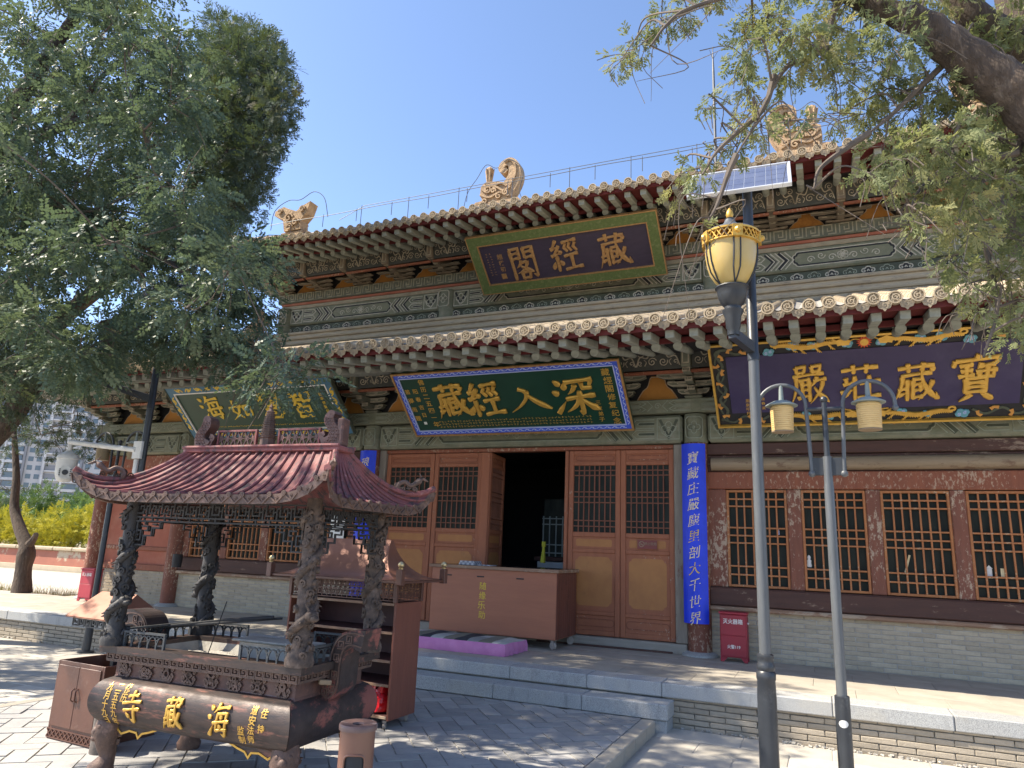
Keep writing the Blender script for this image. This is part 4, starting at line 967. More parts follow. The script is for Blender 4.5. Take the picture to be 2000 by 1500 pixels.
# ---- left green board with teal scroll border
t, fr = plaque('hanging_plaque', (-10.80, 9.8, 3.40), (0, -.84, .80), 3.64, 1.16, 'green plaque with teal and gold scroll border partly behind the leafy branches')
W_, H_ = 3.64, 1.16
mb = MB(); rect(mb, fr, 0, W_, 0, H_, -.045, 0); mb.build('back_board', m_paintgreen, t)
mb = MB(); frame_rails(mb, fr, 0, W_, 0, H_, .145, .001, .02); q = mb.build('scroll_border', m_teal, t)
mb = MB(); frame_rails(mb, fr, -.006, W_ + .006, -.006, H_ + .006, .022, -.04, .03); mb.build('outer_edge', m_darkgreen, t)
mb = MB()
def foliage(mb, fr, a, b, n, fixed, horiz, d, s_=.05):
    for k in range(n):
        c = lerp(a, b, (k + .5) / n); dr = 1 if k % 2 else -1
        for pts, wd in ((spiral(0, 0, s_ * .8, 1.3, random.uniform(0, 6), dr, 12, .15), s_ * .34), ([(x_, y_) for x_, y_ in bez([(-s_ * 1.6, -s_ * .6 * dr), (-s_ * .5, s_ * .5 * dr), (s_ * .6, -s_ * .4 * dr), (s_ * 1.7, s_ * .7 * dr)], 4)], s_ * .42)):
            mb.ribbon([(c + p[0], fixed + p[1]) if horiz else (fixed + p[1], c + p[0]) for p in pts], wd, fr, d, d + .006 + random.uniform(0, .001))
for fx, hz, a, b, n in ((.078, True, .2, W_ - .2, 14), (H_ - .078, True, .2, W_ - .2, 14), (.078, False, .2, H_ - .2, 4), (W_ - .078, False, .2, H_ - .2, 4)): foliage(mb, fr, a, b, n, fx, hz, .02)
mb.build('gold_scrolls', m_yellow, q)
mb = MB(); frame_rails(mb, fr, .145, W_ - .145, .145, H_ - .145, .022, .001, .024); mb.build('pale_edge', m_white, t)
chars(t, fr, [('海', .84, .66, .52, .52), ('如', 1.48, .60, .52, .42), ('慧', 2.20, .65, .52, .54), ('智', 2.84, .65, .54, .54)], m_yellow, 10.5, .012)
mb = MB(); column_text(mb, '海藏寺修复纪念', fr, 3.30, .90, .07, .083, lift=.004); mb.build('small_inscription', m_yellow, t)
mb = MB(); marks(mb, fr, .45, 3.2, .245, .032, 1, .03); tag(mb.build('donor_names', m_yellow, t), kind='stuff')
# ---- right navy board with dragons
t, fr = plaque('hanging_plaque', (-1.24, 9.8, 3.33), (0, -.88, .90), 3.58, 1.265, 'navy plaque with gold dragon border and four gold characters behind the lamp posts')
W_, H_ = 3.58, 1.265
mb = MB(); rect(mb, fr, 0, W_, 0, H_, -.05, 0); mb.build('back_board', m_blackline, t)
mb = MB(); frame_rails(mb, fr, 0, W_, 0, H_, .028, .001, .045); mb.build('gilt_edge', m_gold, t)
mb = MB(); rect(mb, fr, .20, W_ - .20, .21, H_ - .20, .001, .012); mb.build('face_board', m_paintnavy, t)
vine = MB(); flo = MB(); F2 = fr
for side in (0, 1):
    X = (lambda a: a) if side == 0 else (lambda a: W_ - a)
    P = bez([(X(.06), .10), (X(.15), .25), (X(.07), .42), (X(.16), .58), (X(.07), .76), (X(.15), .93), (X(.08), 1.12), (X(.2), 1.17), (X(.34), 1.10), (X(.50), 1.16)], 6); vine.ribbon(P, .035, fr, .002, .014)
    P = bez([(X(.14), .10), (X(.06), .3), (X(.15), .45), (X(.06), .62), (X(.15), .78), (X(.06), .98), (X(.15), 1.18)], 6); vine.ribbon(P, .022, fr, .002, .010)
    P = bez([(X(.08), .12), (X(.22), .07), (X(.36), .16), (X(.52), .08), (X(.66), .15)], 6); vine.ribbon(P, .03, fr, .002, .013)
    for k, (a, b) in enumerate([(.12, .16), (.07, .33), (.15, .5), (.08, .66), (.15, .84), (.07, .95), (.13, 1.06), (.26, 1.15), (.42, 1.13), (.28, .09), (.44, .15), (.58, .09)]):
        q = k * 1.9; P = [(-.03, 0), (0, .022), (.035, .008)]
        flo.ribbon([(X(a) + p * 1.3 * cos(q) - r_ * sin(q), b + p * 1.3 * sin(q) + r_ * cos(q)) for p, r_ in P], [.045, .028, .04], fr, .004, .017)
mb = vine.build('vine_carving', m_darkgreen, t); flo.build('orange_blossom', m_orangegold, t)
def dragon(x0, x1, yc, amp, s):
    """carved dragon: rippling scaled body, mane, jaw, legs, curled tail"""
    d = MB(); L_ = x1 - x0; N = 30; P = []; Wd = []
    for k in range(N + 1):
        q = k / N; P.append((x0 + L_ * q, yc + amp * sin(q * 2 * pi * 1.35 + .4) * (1 - .3 * q))); Wd.append(.024 + .034 * sin(pi * min(1, q * .95 + .05)) ** .7)
    d.ribbon(P, Wd, fr, .003, .026)
    tip = P[0]; d.ribbon([(tip[0] + s * p, tip[1] + q) for p, q in spiral(.0, .03, .05, 1.1, -1.2, 1, 12, .2)], .022, fr, .003, .022)
    hx, hy = P[-1]; d.ribbon([(hx - s * .03, hy), (hx + s * .04, hy + .022), (hx + s * .12, hy + .012)], [.075, .085, .035], fr, .003, .034)
    d.ribbon([(hx + s * .03, hy - .03), (hx + s * .11, hy - .022)], .02, fr, .003, .028)
    for a in (.05, .075, .03): d.ribbon([(hx - s * .02, hy + a * .3), (hx - s * .09, hy + a)], [.022, .006], fr, .004, .03)
    d.ribbon(bez([(hx + s * .05, hy + .03), (hx + s * .02, hy + .07), (hx - s * .06, hy + .085)], 4), .012, fr, .004, .03)
    d.ribbon(bez([(hx + s * .11, hy + .01), (hx + s * .16, hy + .04), (hx + s * .22, hy + .03)], 4), .008, fr, .004, .026)
    for q in (.28, .42, .66, .84):
        i = int(q * N); px_, py_ = P[i]; d.ribbon([(px_, py_ - .01), (px_ + s * .035, py_ - .055)], .022, fr, .003, .024)
        for a in (-.02, .006, .03): d.ribbon([(px_ + s * .035, py_ - .055), (px_ + s * (.05 + a), py_ - .085 - .01 * (a > 0))], [.012, .005], fr, .003, .022)
    for k in range(2, N - 1, 1):
        a, b = Vector(P[k - 1]), Vector(P[k + 1]); tt = (b - a).normalized(); nn = Vector((-tt.y, tt.x)); w_ = Wd[k] / 2
        c = Vector(P[k]); d.ribbon([tuple(c + nn * w_), tuple(c + nn * (w_ + .016) - tt * .012 * (1 if s > 0 else 1))], [.014, .004], fr, .004, .022)
        d.ribbon([tuple(c + nn * w_ * .8), tuple(c + tt * .012), tuple(c - nn * w_ * .8)], .005, fr, .026, .0295)
    return d
for (x0, x1, yc, s) in ((.78, 1.52, 1.155, 1), (2.80, 2.06, 1.155, -1), (.86, 1.60, .125, 1), (2.72, 1.98, .125, -1)):
    dragon(x0, x1, yc, .026, s).build('gold_dragon', m_gold, t)
for (a, b, r_) in ((.72, 1.10, .05), (1.0, 1.16, .055), (1.22, 1.15, .05), (1.61, 1.14, .045), (1.97, 1.14, .045), (2.36, 1.15, .05), (2.58, 1.16, .055), (2.86, 1.10, .05), (.76, .10, .055), (1.10, .15, .045), (1.38, .11, .04), (1.72, .13, .04), (2.18, .15, .045), (2.45, .11, .04), (2.82, .10, .055)):
    mb = MB()
    for k in range(4): mb.ribbon([(a + r_ * .75 * cos(k * 1.57 + .5) + p * 1.15, b + r_ * .5 * sin(k * 1.57 + .5) + q_ * .9) for p, q_ in circle(0, 0, r_ * .35, 8)], r_ * .62, fr, .003, .02 + k * .001, True)
    c_ = mb.build('cloud', m_cloudblue, t)
    mb = MB()
    for k in (-1, 1): mb.ribbon(spiral(a + k * r_ * .5, b + k * r_ * .15, r_ * .42, 1.4, k, k, 12), .007, fr, .02, .0255)
    mb.build('cloud_curl', m_paleblue, c_)
mb = MB(); mb.prism([(1.79 + (.085 if k % 2 else .055) * cos(pi * k / 14), 1.155 + (.085 if k % 2 else .055) * sin(pi * k / 14)) for k in range(28)], fr, .003, .018); mb.build('sun_rays', m_sunred, t)
mb = MB(); mb.prism(circle(1.79, 1.155, .045, 16), fr, .018, .028); mb.build('sun_disc', m_gold, t)
chars(t, fr, [('嚴', 1.155, .60, .46, .54), ('莊', 1.735, .60, .48, .52), ('藏', 2.325, .56, .50, .56), ('寶', 2.935, .61, .52, .60)], m_gold, 10, .03, .012)
mb = MB(); column_text(mb, '高上华', fr, .56, .62, .052, .07, lift=.014, offset=.004); column_text(mb, '绘春玲', fr, .51, .42, .052, .07, lift=.014, offset=.004); column_text(mb, '绘春英', fr, .60, .42, .052, .07, lift=.014, offset=.004); column_text(mb, '周泉叩拜', fr, .41, .40, .055, .065, lift=.014, offset=.004); mb.build('small_inscription', m_gold, t)
mb = MB()
for x in (.55, 2.1, 2.85): mb.cyl(fr[0] + fr[1] * x + fr[2] * -.02 + fr[3] * .02, fr[0] + fr[1] * x + fr[2] * .03 + fr[3] * .02, .016, 8)
mb.build('hanging_hook', m_goldold, t)
# ---- blue couplet boards on the columns
def couplet(x, s_, label, n_rows):
    z0, z1 = .745, 3.135
    t = thing('couplet_board', (x, WY - .16, z0), label=label, cat='couplet board', group='blue couplet boards on the door columns')
    mb = MB(); n = 9; vs = []
    for z in (z0, z1):
        for rr in (.192, .212):
            for k in range(n): a = R(lerp(-50, 50, k / (n - 1))); vs.append((x + rr * sin(a), WY - .005 - rr * cos(a) + .0, z))
    fs = []
    for k in range(n - 1):
        fs += [(k, k + 1, 2 * n + k + 1, 2 * n + k), (n + k, 3 * n + k, 3 * n + k + 1, n + k + 1), (k, n + k, n + k + 1, k + 1), (2 * n + k, 2 * n + k + 1, 3 * n + k + 1, 3 * n + k)]
    fs += [(0, 2 * n, 3 * n, n), (n - 1, 2 * n - 1, 4 * n - 1, 3 * n - 1)]
    mb.add(vs, fs); mb.build('curved_board', m_bannerblue, t, smooth=True, ang=30)
    z = z1 - .20
    for ch in s_:
        mb = MB(); text(mb, ch, FR_Z(x, 0, 0), 0, z, .178, 0, .0, .12, .22, .9)
        mb.v = [(a, WY - .005 - math.sqrt(max(.001, .2155 ** 2 - (a - x) ** 2)), c) for a, b, c in mb.v]
        mb.build('gold_character', m_yellow if ch in '里大' else m_goldpale, t); z -= .212
m_goldpale = M('pale_gold_script', (.80, .68, .42), (.70, .56, .3), 14, .5, .1)
couplet(-1.62, '寶藏庄嚴塵里剖大千世界', 'blue couplet board with gold script on the column right of the doors', 11)
couplet(-7.03, '琅函供', 'blue couplet board mostly hidden behind the incense burner roof', 11)
# ============================================================ bronze incense burner with a little pavilion roof
def streaked(name, a, b, pink, amt=.85, stretch=(1, 4, 6), lo=.53, hi=.66, black=None, rough=.5, metal=.35, sc=2.2):
    t = NT(name); f = t.noise(5, 7, .65, stretch=stretch); col = t.ramp(f, [(.35, a), (.65, b)])
    g = t.noise(sc, 9, .72, stretch=stretch, seed=3); col = t.mix(col, pink, t.ramp(g, [(lo, 0), (hi, amt)]))
    if black: k = t.noise(sc * 1.3, 9, .75, stretch=stretch, seed=8); col = t.mix(col, black, t.ramp(k, [(.51, 0), (.60, .9)]))
    d = t.noise(1.6, 4, .6, seed=5); col = t.mix(col, tuple(min(1, x * 1.6 + .05) for x in a), t.ramp(d, [(.55, 0), (.8, .4)]))
    r = t.noise(7, 5, .6, seed=2); t.set(col, t.ramp(r, [(.3, rough - .12), (.7, rough + .2)]), metal, .5); t.bump(t.noise(40, 6, .7, stretch=stretch), .25, .006); return t.mat
m_bronze = streaked('streaked_bronze', (.066, .044, .036), (.032, .026, .026), (.27, .115, .085), sc=3.2)
m_bronzeside = streaked('worn_bronze_side', (.060, .042, .038), (.036, .028, .028), (.30, .105, .085), stretch=(3, 1.4, 2), lo=.54, hi=.60, sc=1.5)
m_bronzered = streaked('reddish_bronze', (.125, .062, .048), (.075, .042, .036), (.30, .14, .11), stretch=(3, 3, 3), lo=.56, hi=.7, sc=4, metal=.25)
m_burnroof = streaked('weathered_red_roof_metal', (.20, .058, .052), (.145, .043, .042), (.40, .19, .165), stretch=(5, 1.1, 2), lo=.60, hi=.70, black=(.034, .03, .032), rough=.66, metal=.0, sc=2.9)
m_burnrib = streaked('red_roof_rib', (.23, .07, .066), (.165, .052, .05), (.40, .21, .19), stretch=(3, 2, 2), lo=.57, hi=.68, black=(.05, .035, .035), rough=.68, metal=.0, sc=5)
m_bronzebrown = M('brown_cast_bronze', (.15, .092, .070), (.085, .056, .046), 12, .6, .5, 50, metal=.2, c3=(.24, .15, .12), s3=16, lo3=.55, hi3=.7)
m_iron = M('sooty_iron', (.022, .022, .024), (.032, .031, .031), 12, .62, .3, 50, c3=(.07, .065, .06), s3=9, lo3=.62, hi3=.75)
m_irongrey = M('dusty_iron', (.062, .066, .068), (.042, .046, .05), 12, .6, .3, 50, c3=(.12, .12, .115), s3=7, lo3=.58, hi3=.75)
m_castcol = M('cast_dragon_bronze', (.115, .078, .058), (.04, .03, .026), 22, .72, .5, 40, c3=(.17, .125, .10), s3=13, lo3=.54, hi3=.7)
m_castblack = M('sooty_dragon_bronze', (.024, .022, .022), (.04, .036, .034), 16, .6, .5, 40)
m_ash = M('incense_ash', (.42, .39, .34), (.32, .30, .27), 14, .97, .8, 60, dist=.02)
m_ashwall = M('ash_stained_liner', (.40, .375, .32), (.28, .265, .235), 5, .9, .35, 40, c3=(.13, .125, .115), s3=4, lo3=.55, hi3=.72)
BX0, BY0, BZ0, BROT = -3.80, 4.12, PZ, R(2.2)
bur = thing('incense_burner', (BX0, BY0, BZ0), BROT, label='large bronze incense burner on lion legs under a red tiled canopy with upturned corners', cat='incense burner')
def B(name, mb, mat, parent=None, smooth=False, ang=40): return mb.build(name, mat, parent or bur, world=False, smooth=smooth, ang=ang)
def rect_rings(mb, rings, cap=True):
    """rings: (half w, half d, z); mitred corners"""
    vs = []; n = len(rings)
    for w, d, z in rings: vs += [(-w, -d, z), (w, -d, z), (w, d, z), (-w, d, z)]
    fs = [(4 * i + k, 4 * i + (k + 1) % 4, 4 * i + 4 + (k + 1) % 4, 4 * i + 4 + k) for i in range(n - 1) for k in range(4)]
    if cap: fs += [(3, 2, 1, 0), tuple(4 * n - 4 + k for k in range(4))]
    mb.add(vs, fs)
HW, HD = .765, .375
def bulge(z):      # z above the ground
    t = (z - .475) / .15
    return .115 * math.sqrt(max(0, 1 - t * t)) if abs(t) < 1 else 0
mb = MB(); rect_rings(mb, [(HW - .055 + bulge(z) * 1.0, HD + bulge(z), z) for z in [.326 + .298 * k / 16 for k in range(17)]]); B('belly', mb, [m_bronze], smooth=True, ang=50)
mb = MB()
for s in (-1, 1):   # worn ends a hair proud of the belly
    vs = []; n = 15
    for k in range(n):
        z = .33 + .29 * k / (n - 1); b = bulge(z) + .0025; vs += [(s * (HW - .055 + b), -(HD + bulge(z)) * .985, z), (s * (HW - .055 + b), (HD + bulge(z)) * .985, z)]
    mb.add(vs, [(2 * k, 2 * k + 1, 2 * k + 3, 2 * k + 2) for k in range(n - 1)])
B('end_patch', mb, m_bronzeside, smooth=True)
mb = MB(); rect_rings(mb, [(HW - .005, HD - .0, .60), (HW - .015, HD - .01, .63), (HW - .015, HD - .01, .735), (HW + .03, HD + .035, .74), (HW + .03, HD + .035, .775)], cap=False); B('neck', mb, m_bronzered)
mb = MB()
# rim as four mitred bars so that the ash shows inside
for k in range(4):
    a = [(-1, -1), (1, -1), (1, 1), (-1, 1)]; p, q = a[k], a[(k + 1) % 4]; ow, od, iw, idd = HW + .075, HD + .075, HW - .07, HD - .07
    vs = [(p[0] * ow, p[1] * od, .776), (q[0] * ow, q[1] * od, .776), (q[0] * ow, q[1] * od, .822), (p[0] * ow, p[1] * od, .822), (p[0] * iw, p[1] * idd, .776), (q[0] * iw, q[1] * idd, .776), (q[0] * iw, q[1] * idd, .822), (p[0] * iw, p[1] * idd, .822)]
    mb.add(vs, [(0, 1, 2, 3), (3, 2, 6, 7), (0, 4, 5, 1), (4, 7, 6, 5)])
B('rim', mb, m_bronze)
mb = MB(); rect_rings(mb, [(HW - .065, HD - .065, .800), (HW - .12, HD - .11, .70)], cap=False); B('ash_liner', mb, m_ashwall)
mb = MB(); N = 26; vs = []
for j in range(N + 1):
    for i in range(N * 2 + 1): vs.append((lerp(-HW + .1, HW - .1, i / (2 * N)), lerp(-HD + .09, HD - .09, j / N), .728 + random.uniform(-.007, .009) + .012 * sin(i * .5) * sin(j * .7)))
mb.add(vs, [(j * (2 * N + 1) + i, j * (2 * N + 1) + i + 1, (j + 1) * (2 * N + 1) + i + 1, (j + 1) * (2 * N + 1) + i) for j in range(N) for i in range(2 * N)]); tag(B('incense_ash', mb, m_ash, smooth=True), kind='stuff')
# raised liner block seen at the back of the tray
mb = MB(); mb.bbox(-.15, .42, .12, .30, .70, .845, .012); mb.bbox(-.20, .47, .10, .32, .846, .862, .006); B('ash_box', mb, m_ashwall)
# greek key frieze and the eight emblems on the neck
SIDES = [((0, -1, 0), (1, 0, 0), HW + .03, HD + .035), ((1, 0, 0), (0, 1, 0), HD + .035, HW + .03), ((0, 1, 0), (-1, 0, 0), HW + .03, HD + .035), ((-1, 0, 0), (0, -1, 0), HD + .035, HW + .03)]
mb = MB()
for nrm, u, half, dist in SIDES:
    fr = frame(Vector(nrm) * dist, u, (0, 0, 1)); n = int(half * 2 / .062); s = half * 2 / n
    for k in range(n):
        x = -half + s * k + .004; P = [(x, .772), (x, .733), (x + s * .82, .733), (x + s * .82, .764), (x + s * .3, .764), (x + s * .3, .748), (x + s * .55, .748)]
        mb.ribbon(P, .0085, fr, -.002, .010)
    mb.ribbon([(-half, .724), (half, .724)], .010, fr, -.03, .006)
B('greek_key', mb, m_bronzebrown)
def emblem(k, fr, x, z, s):
    mb = MB(); w = .009
    R_ = lambda P, ww=w, d=.013: mb.ribbon([(x + a * s, z + b * s) for a, b in P], ww, fr, 0, d)
    C_ = lambda a, b, r_, ww=w, d=.015: mb.ribbon([(x + (a + p) * s, z + (b + q) * s) for p, q in circle(0, 0, r_, 10)], ww, fr, 0, d, True)
    if k == 0: C_(0, .2, .36); C_(0, .3, .18); R_([(-.45, -.1), (.45, -.1)], .02); R_([(-.6, -.35), (-.3, -.2), (0, -.3), (.3, -.2), (.6, -.4)], .014)
    elif k == 1: C_(-.1, 0, .4); C_(-.1, 0, .2); R_([(.3, .3), (.65, .1), (.4, -.25)], .016); R_([(-.5, -.45), (0, -.38), (.55, -.5)], .014)
    elif k == 2: C_(0, .05, .34); R_([(0, .75), (-.28, .25), (0, .5), (.28, .25), (0, .75)], .012); R_([(-.6, -.1), (-.35, -.5), (.35, -.5), (.6, -.1)], .018)
    elif k == 3:
        for a in range(-3, 4): R_([(0, -.1), (.17 * a, .55 - .03 * a * a)], .016)
        R_([(0, -.1), (0, -.6)], .02); R_([(-.5, -.55), (-.15, -.3), (.15, -.3), (.5, -.55)], .012)
    elif k == 4: R_([(-.5, .5), (0, .1), (.5, .5)], .016); R_([(0, .2), (.25, -.05), (0, -.3), (-.25, -.05), (0, .2)], .016); R_([(-.4, -.6), (-.3, -.1), (0, .05), (.3, -.1), (.4, -.6)], .013)
    elif k == 5: C_(0, .42, .2); R_([(-.36, .15), (-.25, -.25), (.25, -.25), (.36, .15), (-.36, .15)], .018); R_([(0, -.25), (0, -.65)], .018); R_([(-.5, -.6), (-.35, 0), (-.5, .35)], .012); R_([(.5, -.6), (.35, 0), (.5, .35)], .012)
    elif k == 6:
        for a in range(-2, 3): R_([(0, 0), (.14 * a - .05, .3), (.2 * a, .55 - abs(a) * .08), (.14 * a + .05, .3), (0, 0)], .010)
        C_(0, -.1, .22); R_([(-.6, -.55), (-.2, -.3), (.2, -.3), (.6, -.55)], .013)
    else: C_(0, .25, .36); C_(0, .25, .2); R_([(-.6, -.6), (-.25, -.15), (0, -.1), (.25, -.15), (.55, -.65)], .014); R_([(-.35, -.6), (-.15, -.2)], .01); R_([(.3, -.65), (.15, -.2)], .01)
    for s_ in (-1, 1):
        R_([(s_ * a, b) for a, b in spiral(.78, -.1, .24, 1.3, 1.5 * s_, s_, 12)], .011, .010); R_([(s_ * a, b) for a, b in bez([(.25, -.75), (.55, -.62), (.75, -.45), (.62, -.2)], 4)], .012, .010); R_([(s_ * a, b) for a, b in spiral(.72, .48, .2, 1.2, 0, s_, 10)], .010, .009)
    for a in range(-2, 3): C_(a * .22, -.82, .13, .008, .009)
    return mb
fr = frame((0, -(HD - .008), 0), (1, 0, 0), (0, 0, 1))
for k in range(8): B('emblem', emblem(k, fr, -.66 + 1.32 * k / 7, .672, .062), m_bronzebrown)
# gold lettering wrapped on the belly
def wrap(mb): mb.v = [(a, -(HD + bulge(c)) - (-b) - .002, c) for a, b, c in mb.v]; return mb
F0 = (Vector((0, 0, 0)), Vector((1, 0, 0)), Vector((0, 0, 1)), Vector((0, -1, 0)))
for ch, x, z in (('寺', -.42, .475), ('藏', -.07, .475), ('海', .30, .475)):
    mb = MB(); brush(mb, ch, F0, x, z, .165, .20, 10.5, .012); B('gold_character', wrap(mb), m_gold)
mb = MB()
for s_, x, z, st in (('九月十九日', -.66, .575, .052), ('二五五九年', -.58, .575, .052), ('佛历', -.505, .575, .055), ('监制', .475, .44, .055), ('道安法师', .55, .56, .055), ('住持', .625, .55, .085)): column_text(mb, s_, F0, x, z, .055, st, lift=.003, offset=.014)
B('gold_inscription', wrap(mb), m_gold)
# legs: lion head over a paw
leg = MB()
leg.tube([(0, 0, .37), (0, -.01, .32), (0, -.03, .26), (0, -.015, .18), (0, .0, .12), (0, -.01, .08), (0, -.03, .045), (0, -.03, .0)], [.075, .085, .088, .062, .050, .062, .085, .08], 12)
leg.sphere((0, -.085, .275), .038, 8, 6); leg.sphere((-.035, -.075, .31), .022, 8, 5); leg.sphere((.035, -.075, .31), .022, 8, 5); leg.sphere((0, -.09, .235), .03, 8, 5, .7)
for k in (-1.5, -.5, .5, 1.5): leg.sphere((k * .034, -.085, .028), .028, 8, 5)
for k in range(9): a = pi * (k / 8) ; leg.ribbon(spiral(0, 0, .022, 1.2, k, 1, 8), .008, frame((.085 * cos(a + pi) * 1.02, .04, .31 - .05 * (k % 3)), (sin(a), 0, .1), (0, 0, 1)), -.01, .01)
lme = leg.mesh('lion_leg', m_bronzebrown, True, 60)
for sx in (-1, 1):
    for sy in (-1, 1): put('lion_leg', lme, bur, loc=(sx * (HW - .045), sy * (HD - .02), 0), rot=(0, 0, (0 if sy < 0 else pi) + sx * sy * -.5), world=False)
# scalloped aprons
P = [(0, 0), (.02, -.05), (.06, -.075), (.13, -.05), (.19, -.055), (.21, -.085), (.24, -.055), (.30, -.04), (.36, -.02), (.40, 0)]
for sx in (-1, 1):
    for y in (-1, 1):
        fr = frame((sx * (HW - .10), y * (HD - .005), .345), (-sx, 0, 0), (0, 0, 1)); fr = (fr[0], fr[1], fr[2], Vector((0, y, 0)))
        mb = MB(); mb.prism(P + [(.40, .02), (0, .02)], fr, -.02, 0); ap = B('apron', mb, m_bronze)
        mb = MB(); mb.ribbon(P, .012, fr, .0, .006); B('gold_edge', mb, m_gold, ap)
# handles: bent bars with a key pattern on the flat sides
for sx in (-1, 1):
    C = bez([(.735, .635), (.80, .632), (.835, .68), (.838, .78), (.85, .88), (.89, .945), (.96, .965), (1.035, .955)], 5)
    mb = MB(); fr = frame((0, 0, 0), (sx, 0, 0), (0, 0, 1)); fr = (fr[0], fr[1], fr[2], Vector((0, -1, 0)))
    Wd = [.10] * (len(C) - 6) + [.105, .11, .12, .125, .13, .135]; mb.ribbon(C, Wd, fr, -.10, .10); hd = B('handle', mb, m_bronzeside)
    mb = MB()
    for d0, d1 in ((.10, .107), (-.107, -.10)):
        for o_ in (-.036, .036):
            Q = []
            for i in range(len(C)):
                a = Vector(C[max(0, i - 1)]); b = Vector(C[min(len(C) - 1, i + 1)]); tt = (Vector(b) - Vector(a)).normalized(); Q.append((C[i][0] - tt.y * o_, C[i][1] + tt.x * o_))
            mb.ribbon(Q, .008, fr, d0, d1)
        for i in range(3, len(C) - 4, 5):
            c = C[i]; mb.ribbon([(c[0] + p, c[1] + q) for p, q in ((-.024, -.024), (.022, -.024), (.022, .022), (-.014, .022), (-.014, -.012), (.008, -.012), (.008, .008))], .007, fr, d0, d1)
    B('key_pattern', mb, m_bronzebrown, hd)
# railings on the rim: little arches under a bar
def railing(x0, y0, x1, y1, m):
    L_ = math.hypot(x1 - x0, y1 - y0); u = Vector(((x1 - x0) / L_, (y1 - y0) / L_, 0)); fr = frame((x0, y0, .822), u, (0, 0, 1)); n = max(2, round(L_ / .075)); s = L_ / n
    mb = MB()
    mb.prism([(0, .088), (L_, .088), (L_, .102), (0, .102)], fr, -.010, .010)
    for a in (0, L_ - .014): mb.prism([(a, 0), (a + .014, 0), (a + .014, .088), (a, .088)], fr, -.008, .008)
    for k in range(n):
        c = s * (k + .5); mb.ribbon([(c + s * .48 * cos(q), .012 + .066 * sin(q)) for q in [pi * j / 8 for j in range(9)]], .007, fr, -.004, .004)
        if k: mb.ribbon([(s * k, 0), (s * k, .03)], .013, fr, -.006, .006); mb.ribbon(circle(s * k, .068, .013, 8), .006, fr, -.004, .004, True)
    return B('railing', mb, m)
cx_, cy_ = HW + .02, HD + .02
railing(-cx_ + .10, -cy_, -cx_ + .47, -cy_, m_irongrey); railing(cx_ - .47, -cy_, cx_ - .10, -cy_, m_irongrey)
railing(cx_, -cy_ + .09, cx_, cy_ - .09, m_irongrey); railing(-cx_, cy_ - .09, -cx_, -cy_ + .09, m_irongrey)
railing(cx_ - .08, cy_, cx_ - .48, cy_, m_irongrey); railing(-cx_ + .48, cy_, -cx_ + .08, cy_, m_irongrey)
# dragon columns
def dragon_column(seed, m):
    rr = random.Random(seed); mb = MB(); H_ = 1.02
    mb.lathe([(.088, 0), (.092, .03), (.078, .07), (.066, .10), (.052, .14), (.050, H_)], (0, 0, .822), 14)
    P = []; Rr = []; ph = rr.uniform(0, 6)
    for k in range(74):
        q = k / 73; a = ph + q * 2 * pi * 2.6; r_ = .054 + .010 * sin(q * 9); P.append((r_ * cos(a), r_ * sin(a), .88 + q * .88)); Rr.append(.016 + .017 * sin(pi * min(1, q * 1.1 + .04)))
    mb.tube(P, Rr, 9)
    for k in range(3, 72, 2):
        p = Vector(P[k]); o_ = Vector((p.x, p.y, 0)).normalized(); t = (Vector(P[min(73, k + 1)]) - Vector(P[k - 1])).normalized()
        mb.tube([p + o_ * Rr[k] * .8, p + o_ * (Rr[k] + .016) - t * .012], [.010, .002], 5, False)
    h = Vector(P[20]); o_ = Vector((h.x, h.y, 0)).normalized()
    mb.sphere(h + o_ * .03, .045, 9, 7, .8); mb.sphere(h + o_ * .065 + Vector((0, 0, -.012)), .03, 8, 6, .7)
    for a in (-1, 1):
        side = Vector((-o_.y, o_.x, 0)) * a
        mb.tube([h + o_ * .03 + side * .02 + Vector((0, 0, .03)), h + o_ * .02 + side * .045 + Vector((0, 0, .075))], [.010, .003], 5); mb.sphere(h + o_ * .055 + side * .022 + Vector((0, 0, .018)), .012, 6, 5)
    for k in range(90):
        z = .83 + rr.random() * .92; a = rr.uniform(0, 2 * pi); r_ = .058 + (.02 if z < .92 else 0)
        if rr.random() < .5: mb.ribbon(spiral(0, 0, .024, 1.3, a, 1, 10), .011, frame((r_ * cos(a), r_ * sin(a), z), (-sin(a), cos(a), 0), (0, 0, 1)), -.02, .010)
        else: mb.tube(bez([(r_ * cos(a + b * .3), r_ * sin(a + b * .3), z + c) for b, c in ((0, 0), (.6, .03), (1.2, .01), (1.8, .045))], 3), [.012] * 4 + [.009] * 4 + [.004] * 2, 5)
    return mb.mesh('dragon_column', m, True, 60)
for i, (sx, sy) in enumerate(((-1, -1), (1, -1), (1, 1), (-1, 1))):
    put('dragon_column', dragon_column(i + 3, m_castcol if sx > 0 else m_castblack), bur, loc=(sx * (HW + .012), sy * (HD + .02), 0), world=False)
